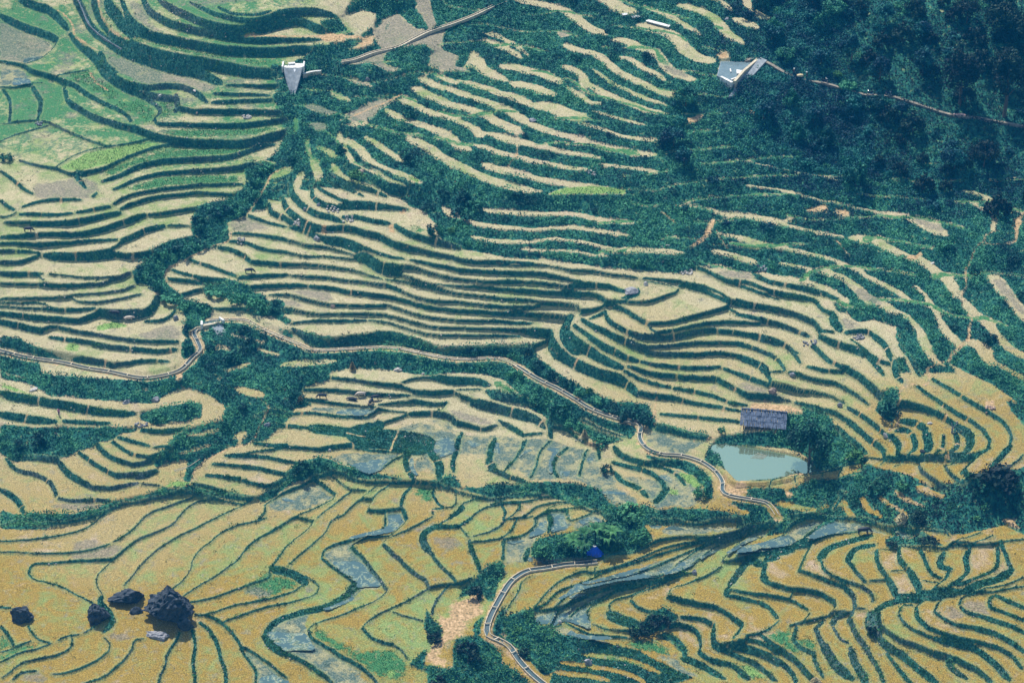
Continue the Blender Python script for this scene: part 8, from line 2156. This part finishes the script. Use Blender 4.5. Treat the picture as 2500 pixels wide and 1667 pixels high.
# --- the plank roofed hut over the pond
h_, P = SP['hut']; A = Vector((P[0][0], P[0][1])); B = Vector((P[-1][0], P[-1][1])); W_ = (B - A).length; ang = math.atan2((B - A).y, (B - A).x)
zg = PONDZ + .3; c = (A + B) / 2; root = empty("hut", (c.x, c.y + 3.0, zg), ang); tag(root, "stilt hut with a roof of weathered grey planks above the pond", "hut")
HW = W_ / 2; HZ = 2.7; RD = 2.9
for sy, nm in ((-1, "front"), (1, "back")):
    b = MB(); r = random.Random(4 + sy); sl = math.atan2(1.9, RD); ln = RD / math.cos(sl)
    for row in range(3):
        n = 25; wv = 2 * HW * 1.06 / n
        for i in range(n):
            l0 = ln / 3 * 1.25 + r.uniform(-.12, .2); t = (row + .5) / 3 - .02; x = -HW * 1.06 + wv * (i + .5) + r.uniform(-.05, .05)
            y = sy * RD * t; z = HZ + 1.9 * (1 - t) + .05 * (3 - row) + r.uniform(0, .05)
            b.box((x, y, z), (wv * r.uniform(.78, .98), l0, .035), r.uniform(-.05, .05), -sy * sl + r.uniform(-.03, .03))
    roof = b.build("roof", M_WOODG, root)
b = MB(); b.tube([(-HW, 0, HZ + 2.05), (HW, 0, HZ + 2.05)], .07, 6); b.build("ridge_pole", M_WOODD, root)
for x in (-HW * .88, -HW * .3, HW * .3, HW * .88):
    for y in (-2.3, 2.3):
        b = MB(); b.tube([(x, y, -1.6 if y < 0 else .2), (x, y, HZ + .4)], .09, 6); b.build("post", M_WOODD, root)
b = MB()
for x in np.arange(-HW * .88, HW * .88, .3): b.box((x, 2.2, HZ / 2 + .5), (.26, .05, HZ - .6))
b.build("back_wall", M_WOODD, root)
b = MB(); b.box((0, 0, .9), (HW * 1.8, 4.6, .12)); b.build("floor_deck", M_WOODD, root)
b = MB()
for x in np.arange(-HW * .88, HW * .2, .3): b.box((x, -2.25, 1.6), (.22, .05, 1.4))
b.build("front_wall", M_WOODD, root)
for x in (-HW * .98, HW * .5):
    b = MB(); b.tube([(x, -2.6, HZ - .1), (x - .7, -3.3, -.4)], .05, 5); b.build("brace", M_WOODP, root)
b = MB()
for q in range(5): b.tube([(-3.2 + q * .35, -9 + q * .4, -.26), (-.8 + q * .2, -9.5 + q * .25, -.24)], .04, 4)
o = b.build("floating_poles", M_WOODP); o.location = root.location; tag(o, "thin bamboo poles floating on the green pond", "poles")

# --- fenced garden with blue tarpaulin and bananas
c, r_, h = sz('tent'); z0 = float(terr(c[0], c[1])); root = empty("tarpaulin_tent", (c[0], c[1] - .6, z0 + .2)); root.scale = (.6, .6, .45); tag(root, "bright blue tarpaulin hung over poles among the banana plants", "tent")
b = MB(); n = 18; rings = 7; r = random.Random(2)
fold = [r.uniform(.8, 1.2) for _ in range(n)]
for i in range(rings):
    t = i / (rings - 1)
    for k in range(n):
        a = k / n * 6.283; rad = (.18 + 1.75 * t ** .8) * (1 + t * (fold[k] - 1) * 1.6); b.v.append((math.cos(a) * rad * 1.15, math.sin(a) * rad * .8, 4.1 * (1 - t) + .35 + .15 * math.sin(a * 5) * t))
for i in range(rings - 1):
    for k in range(n): b.f.append((i * n + k, i * n + (k + 1) % n, (i + 1) * n + (k + 1) % n, (i + 1) * n + k))
b.f.append(tuple(range(n))); b.build("tarpaulin", M_BLUE, root)
b = MB(); b.tube([(0, 0, -.2), (0, 0, 4.6)], .06, 6); b.build("pole", M_WOODD, root)
b = MB(); b.box((-.1, -.1, 4.35), (.9, .6, .25), .3, .2); b.build("white_cap", M_CONCW, root)
b = MB(); b.v = [(-2.6, -.6, .9), (-1.5, -.9, 1.6), (-1.2, .1, 2.0), (-2.3, .3, 1.5), (-2.5, -.3, .3)]; b.f = [(0, 1, 2, 3), (0, 4, 1)]; o = b.build("side_flap", M_BLUE, root); s_ = o.modifiers.new("t", 'SOLIDIFY'); s_.thickness = .04
BL = {'banana_a': "banana plant furthest left in the garden", 'banana_b': "banana plant left of the blue tarpaulin", 'banana_c': "banana plant right behind the blue tarpaulin", 'banana_d': "banana plant right of the blue tarpaulin",
      'banana_e': "banana plant furthest right in the garden", 'banana_f': "banana plant behind and left of the blue tarpaulin", 'banana_g': "tallest banana plant at the back of the garden"}
for i, (k, lab) in enumerate(BL.items()):
    A = at(k); root = empty("banana_plant", A, i * .9); tag(root, lab, "banana plant"); h = 2.2 + (i % 3) * .5; r = random.Random(i)
    b = MB(); b.tube([(0, 0, -.2), (.05, 0, h * .5), (0, .05, h)], [.16, .13, .08], 7); b.build("stem", M_LEAF, root)
    for q in range(9):
        a = q * .7 + r.random() * .4; b = MB(); Ln = 1.9 + r.random() * .7; n = 6
        for j in range(n + 1):
            t = j / n; rr = Ln * t; z = h + .9 * math.sin(t * 2.4) - .5 * t * t + .3; w = .34 * math.sin(min(1, t * 1.05 + .08) * 3.0) + .02
            px, py = math.cos(a) * rr, math.sin(a) * rr; sx, sy = -math.sin(a) * w, math.cos(a) * w
            b.v += [(px - sx, py - sy, z - .08), (px, py, z), (px + sx, py + sy, z - .08)]
        for j in range(n): b.f += [(3 * j, 3 * j + 1, 3 * j + 4, 3 * j + 3), (3 * j + 1, 3 * j + 2, 3 * j + 5, 3 * j + 4)]
        b.build("leaf", M_LEAFB, root)
P = catmull(SP['fence'][1], 4); Q, s, L = along(P, .22); b = MB(); zf_ = terr(Q[:, 0], Q[:, 1])
root = empty("wattle_fence", (Q[0][0], Q[0][1], float(zf_[0]))); tag(root, "dark woven stick fence along the front of the banana garden", "fence"); o0 = Vector(root.location)
for i, q in enumerate(Q): b.tube([(q[0] - o0.x, q[1] - o0.y, zf_[i] - o0.z - .1), (q[0] - o0.x + .04 * ((i % 3) - 1), q[1] - o0.y, zf_[i] - o0.z + 1.35 + .12 * (i % 4))], .028, 4)
b.build("stakes", M_WOODD, root)
for hh_ in (.4, .8, 1.2):
    b = MB(); b.tube([(q[0] - o0.x, q[1] - o0.y - .03, z - o0.z + hh_) for q, z in zip(Q[::4], zf_[::4])], .035, 4); b.build("rail", M_WOODD, root)
for k, lab, nm in (('branch', "bare pale branch lying in the scrub right of the pond", "branch"),):
    A, B = at(k, 0), at(k, 1); d = B - A; b = MB(); b.tube([(0, 0, .4), tuple(d * .5 + Vector((0, 0, .8))), tuple(d + Vector((0, 0, .9)))], [.12, .1, .05], 6); b.tube([tuple(d * .6 + Vector((0, 0, .8))), tuple(d * .8 + Vector((.2, .5, 1.5)))], [.07, .03], 5); tag(b.build(nm, M_WOODP, None, A), lab, "branch")
A, B = at('beam', 0), at('beam', 1); q, z = pathz(*((A + B) / 2)[:2]); b = MB(); b.box((0, 0, .12), (2.6, .35, .22)); b.box((.3, .02, .3), (1.4, .2, .14)); o = b.build("plank", simple("pink_plank", (.5, .3, .28), (.72, .5, .45), 3), None, (q[0], q[1], z)); o.rotation_euler = (0, 0, -.2); tag(o, "pinkish timber plank lying beside the forest path", "plank")
c = at('stump'); root = obj("dead_tree", (lambda b: (b.tube([(0, 0, -.2), (.1, 0, 1.2), (-.2, .1, 2.2)], [.2, .15, .05], 6), b.tube([(.1, 0, 1.1), (.7, 0, 1.9), (1.0, .2, 2.1)], [.1, .06, .02], 5), b.tube([(0, 0, .8), (-.7, 0, 1.4)], [.08, .02], 5), b.mesh("dead_tree", M_ROCKM))[-1])(MB()), None, c); tag(root, "leafless grey shrub at the end of the narrow right terraces", "dead tree")

# --- buffaloes
def buffalo(name_loc, length, ang, m, label, lying=False, graze=True):
    z = float(terr(name_loc[0], name_loc[1])); k = length / 2.3; lz = .45 if lying else 1.0
    root = empty("buffalo", (name_loc[0], name_loc[1], z), ang); root.scale = (k, k, k); tag(root, label, "buffalo", "buffaloes on the terraces")
    hz = (.35 if graze else .95) * (1 if not lying else .8)
    J = [(-.75, 0, lz), (-.2, 0, lz - .02), (.35, 0, lz + .03), (.75, 0, lz + .02), (1.05, 0, (lz + hz) / 2 + .1), (1.28, 0, hz + .1), (1.48, 0, hz - .06)]
    Rr = [(.27, .30), (.34, .36), (.33, .37), (.24, .27), (.17, .18), (.15, .14), (.09, .09)]
    E = [(i, i + 1) for i in range(6)]
    for x, par in ((-.72, 0), (.55, 2)):
        for s_ in (-1, 1):
            n = len(J); bend = .10 if x < 0 else -.04
            if lying: J += [(x, s_ * .3, .3), (x + .3, s_ * .36, .12), (x + .05, s_ * .38, .07)]
            else: J += [(x, s_ * .19, lz - .22), (x + bend * -1, s_ * .19, .42), (x - .02, s_ * .19, .05)]
            Rr += [.16 if x < 0 else .14, .08, .075]; E += [(par, n), (n, n + 1), (n + 1, n + 2)]
    n = len(J); J += [(-1.02, 0, lz + .02), (-1.1, .02, lz - .45)]; Rr += [.05, .03]; E += [(0, n), (n, n + 1)]
    skin("body", J, E, Rr, m, root, sub=1)
    for s_ in (-1, 1):
        b = MB(); b.tube([(1.2, s_ * .08, hz + .22), (1.12, s_ * .34, hz + .32), (.98, s_ * .46, hz + .42), (.84, s_ * .38, hz + .5)], [.055, .045, .03, .01], 6); b.build("horn", M_HORN, root)
        b = MB(); b.tube([(1.14, s_ * .14, hz + .14), (1.1, s_ * .32, hz + .12)], [.03, .06], 5); b.build("ear", m, root)
BF = [('buff_a', 0, M_HIDE, "dark buffalo grazing alone on a terrace at the left edge", False), ('buff_b', 0, M_HIDE, "dark buffalo grazing on the wide terrace right of the wooded gully", False),
      ('buff_c', 3.0, M_HIDE, "dark buffalo resting against the bank above the left meadow", True), ('buff_d', .1, M_HIDEW, "pale buffalo lying on the left meadow beside the dark one", True),
      ('buff_e', 3.14, M_HIDE, "dark buffalo standing apart at the left of the herd", False), ('buff_f', 3.0, M_HIDE, "dark buffalo lying left of the pale one in the herd", True),
      ('buff_g', 3.3, M_HIDEW, "pale cream buffalo standing in the middle of the herd", False), ('buff_h', .2, M_HIDE, "dark buffalo behind at the right of the herd", False),
      ('buff_i', -1.9, M_HIDE, "dark buffalo nearest the terrace edge, head towards the valley", False), ('buff_j', .1, M_HIDE, "dark muddy buffalo at the edge of the flooded paddy, lower right", False)]
for k, a, m, lab, ly in BF:
    h, P = SP[k]; c = P.mean(0); w = float(np.hypot(*(P[0] - P[-1]))); buffalo((c[0], c[1] + .25), 2.15 if k != 'buff_j' else 2.7, a, m, lab, ly)

# --- people
def person(x, y, z, ang, m_top, m_leg, label, hat=None, lean=0.):
    root = empty("person", (x, y, z), ang); tag(root, label, "person")
    J = [(0, 0, .92), (0, 0, 1.12), (lean * .5, 0, 1.36), (lean * .7, 0, 1.48), (lean, 0, 1.60), (lean + .02, 0, 1.70)]
    Rr = [(.15, .11), (.13, .10), (.16, .10), (.055, .055), (.085, .075), (.08, .075)]; E = [(i, i + 1) for i in range(5)]
    for s_ in (-1, 1):
        n = len(J); J += [(0, s_ * .10, .86), (.03, s_ * .11, .48), (-.05 * s_, s_ * .11, .08), (.12 - .05 * s_, s_ * .12, .04)]; Rr += [.095, .065, .045, .035]; E += [(0, n), (n, n + 1), (n + 1, n + 2), (n + 2, n + 3)]
        n = len(J); J += [(lean * .5, s_ * .2, 1.38), (.05 + lean * .4, s_ * .27, 1.12), (.2 + lean * .4, s_ * .22, .92), (.27 + lean * .4, s_ * .2, .87)]; Rr += [.06, .045, .035, .03]; E += [(2, n), (n, n + 1), (n + 1, n + 2), (n + 2, n + 3)]
    skin("body", J, E, Rr, M_SKIN, root, sub=1)
    jk = [(0, 0, .90), (0, 0, 1.12), (lean * .5, 0, 1.38), (lean * .7, 0, 1.47)]; jr = [(.17, .13), (.155, .12), (.18, .12), (.08, .08)]; je = [(0, 1), (1, 2), (2, 3)]
    for s_ in (-1, 1): n = len(jk); jk += [(lean * .5, s_ * .2, 1.38), (.05 + lean * .4, s_ * .27, 1.12), (.17 + lean * .4, s_ * .23, .96)]; jr += [.08, .06, .05]; je += [(2, n), (n, n + 1), (n + 1, n + 2)]
    skin("jacket", jk, je, jr, m_top, root, sub=1)
    tk = [(0, 0, .92)]; tr_ = [(.16, .12)]; te = []
    for s_ in (-1, 1): n = len(tk); tk += [(0, s_ * .10, .84), (.03, s_ * .11, .48), (-.05 * s_, s_ * .11, .12)]; tr_ += [.11, .08, .065]; te += [(0, n), (n, n + 1), (n + 1, n + 2)]
    skin("trousers", tk, te, tr_, m_leg, root, sub=1)
    b = MB()
    if hat: b.tube([(lean, 0, 1.72), (lean, 0, 1.74), (lean, 0, 1.76), (lean, 0, 1.86)], [.2, .2, .11, .08], 10); b.build("hat", hat, root)
    else: b.tube([(lean - .03, 0, 1.6), (lean - .02, 0, 1.7), (lean - .01, 0, 1.80)], [.08, .10, .04], 8); b.build("hair", M_RUB, root)
    return root
p = at('person_c'); person(p.x, p.y, p.z, -2.2, M_PINK, M_NAVY, "person in a pink top and dark trousers walking on the narrow left terrace")
for k, mt, lab, a, hat in (('person_a', M_NAVY, "person in dark blue clothes and pale hat, left of the sack on the path", -1.2, M_HATW), ('person_b', M_RUB, "person in black with a pale green hat, right of the sack on the path", 2.6, M_HATW)):
    q = at(k); pq, z = pathz(q.x, q.y); person(pq[0], pq[1], z, a, mt, M_NAVY, lab, hat, .12)
q = at('sack'); pq, z = pathz(q.x, q.y); b = MB(); b.tube([(-.75, 0, .35), (-.6, 0, .4), (0, 0, .45), (.55, 0, .42), (.75, 0, .3)], [.12, .34, .42, .36, .1], 10); o = b.build("sack", M_YEL, None, (pq[0], pq[1], z), smooth=True); tag(o, "big cream sack on the path between two people", "sack")

# --- motorbikes
def motorbike(x, y, z, ang, label):
    root = empty("motorbike", (x, y, z), ang); tag(root, label, "motorbike", "motorbikes parked on the forest path")
    for wx_ in (-.62, .62):
        b = MB(); n = 18; m_ = 6
        for i in range(n):
            a = i / n * 6.283
            for k in range(m_):
                t = k / m_ * 6.283; rr = .27 + .055 * math.cos(t); b.v.append((wx_ + rr * math.cos(a), .055 * math.sin(t), .32 + rr * math.sin(a)))
        for i in range(n):
            for k in range(m_): b.f.append((i * m_ + k, ((i + 1) % n) * m_ + k, ((i + 1) % n) * m_ + (k + 1) % m_, i * m_ + (k + 1) % m_))
        w = b.build("wheel", M_RUB, root)
        b = MB()
        for i in range(4): b.box((wx_, 0, .32), (.46, .02, .03), 0, 0, i * .785)
        b.build("rim", M_CHR, w)
    b = MB(); b.tube([(.62, 0, .32), (.45, 0, .75), (.38, 0, .98)], .03, 6); b.build("fork", M_CHR, root)
    b = MB(); b.tube([(.38, -.34, 1.02), (.40, 0, .98), (.38, .34, 1.02)], .02, 5); b.build("handlebar", M_CHR, root)
    b = MB(); b.tube([(.42, 0, .7), (.15, 0, .5), (-.2, 0, .5), (-.55, 0, .62), (-.8, 0, .72)], [.09, .13, .15, .11, .05], 8); b.build("body", M_NAVY, root, smooth=True)
    b = MB(); b.tube([(.1, 0, .74), (-.25, 0, .76), (-.6, 0, .8)], [.07, .12, .09], 8); b.build("seat", M_RUB, root)
    b = MB(); b.tube([(.1, .12, .28), (-.35, .14, .26), (-.8, .14, .34)], [.03, .04, .05], 6); b.build("exhaust", M_CHR, root)
    b = MB(); b.tube([(.42, 0, .9), (.52, 0, .9)], [.09, .07], 8); b.build("headlight", M_CHR, root)
    for s_ in (-1, 1):
        b = MB(); b.tube([(.38, s_ * .28, 1.0), (.36, s_ * .32, 1.18), (.36, s_ * .38, 1.2)], [.01, .01, .05], 5); b.build("mirror", M_CHR, root)
for k, lab, a in (('moto_a', "parked motorbike nearest the people on the forest path", .3), ('moto_b', "parked motorbike, middle one of three on the forest path", 3.0), ('moto_c', "parked motorbike furthest right on the forest path", -.6)):
    q = at(k); pq, z = pathz(q.x, q.y); motorbike(pq[0], pq[1], z, a, lab)

# ------------------------------------------------------------------ blue valley air
def box_haze():
    b = MB(); b.box((0, 600, 100), (1380, 1300, 420))
    m = bpy.data.materials.new("haze"); m.use_nodes = True; nt = m.node_tree; nt.nodes.remove(nt.nodes["Principled BSDF"])
    v = nt.nodes.new("ShaderNodeVolumePrincipled"); v.inputs["Color"].default_value = HAZE_COL; v.inputs["Density"].default_value = HAZE_D; v.inputs["Anisotropy"].default_value = 0.0
    nt.links.new(v.outputs[0], nt.nodes["Material Output"].inputs["Volume"]); o = b.build("haze", m); tag(o, kind='stuff')
HAZE_COL = (.02, .42, 1.0, 1); HAZE_D = .00016
box_haze()
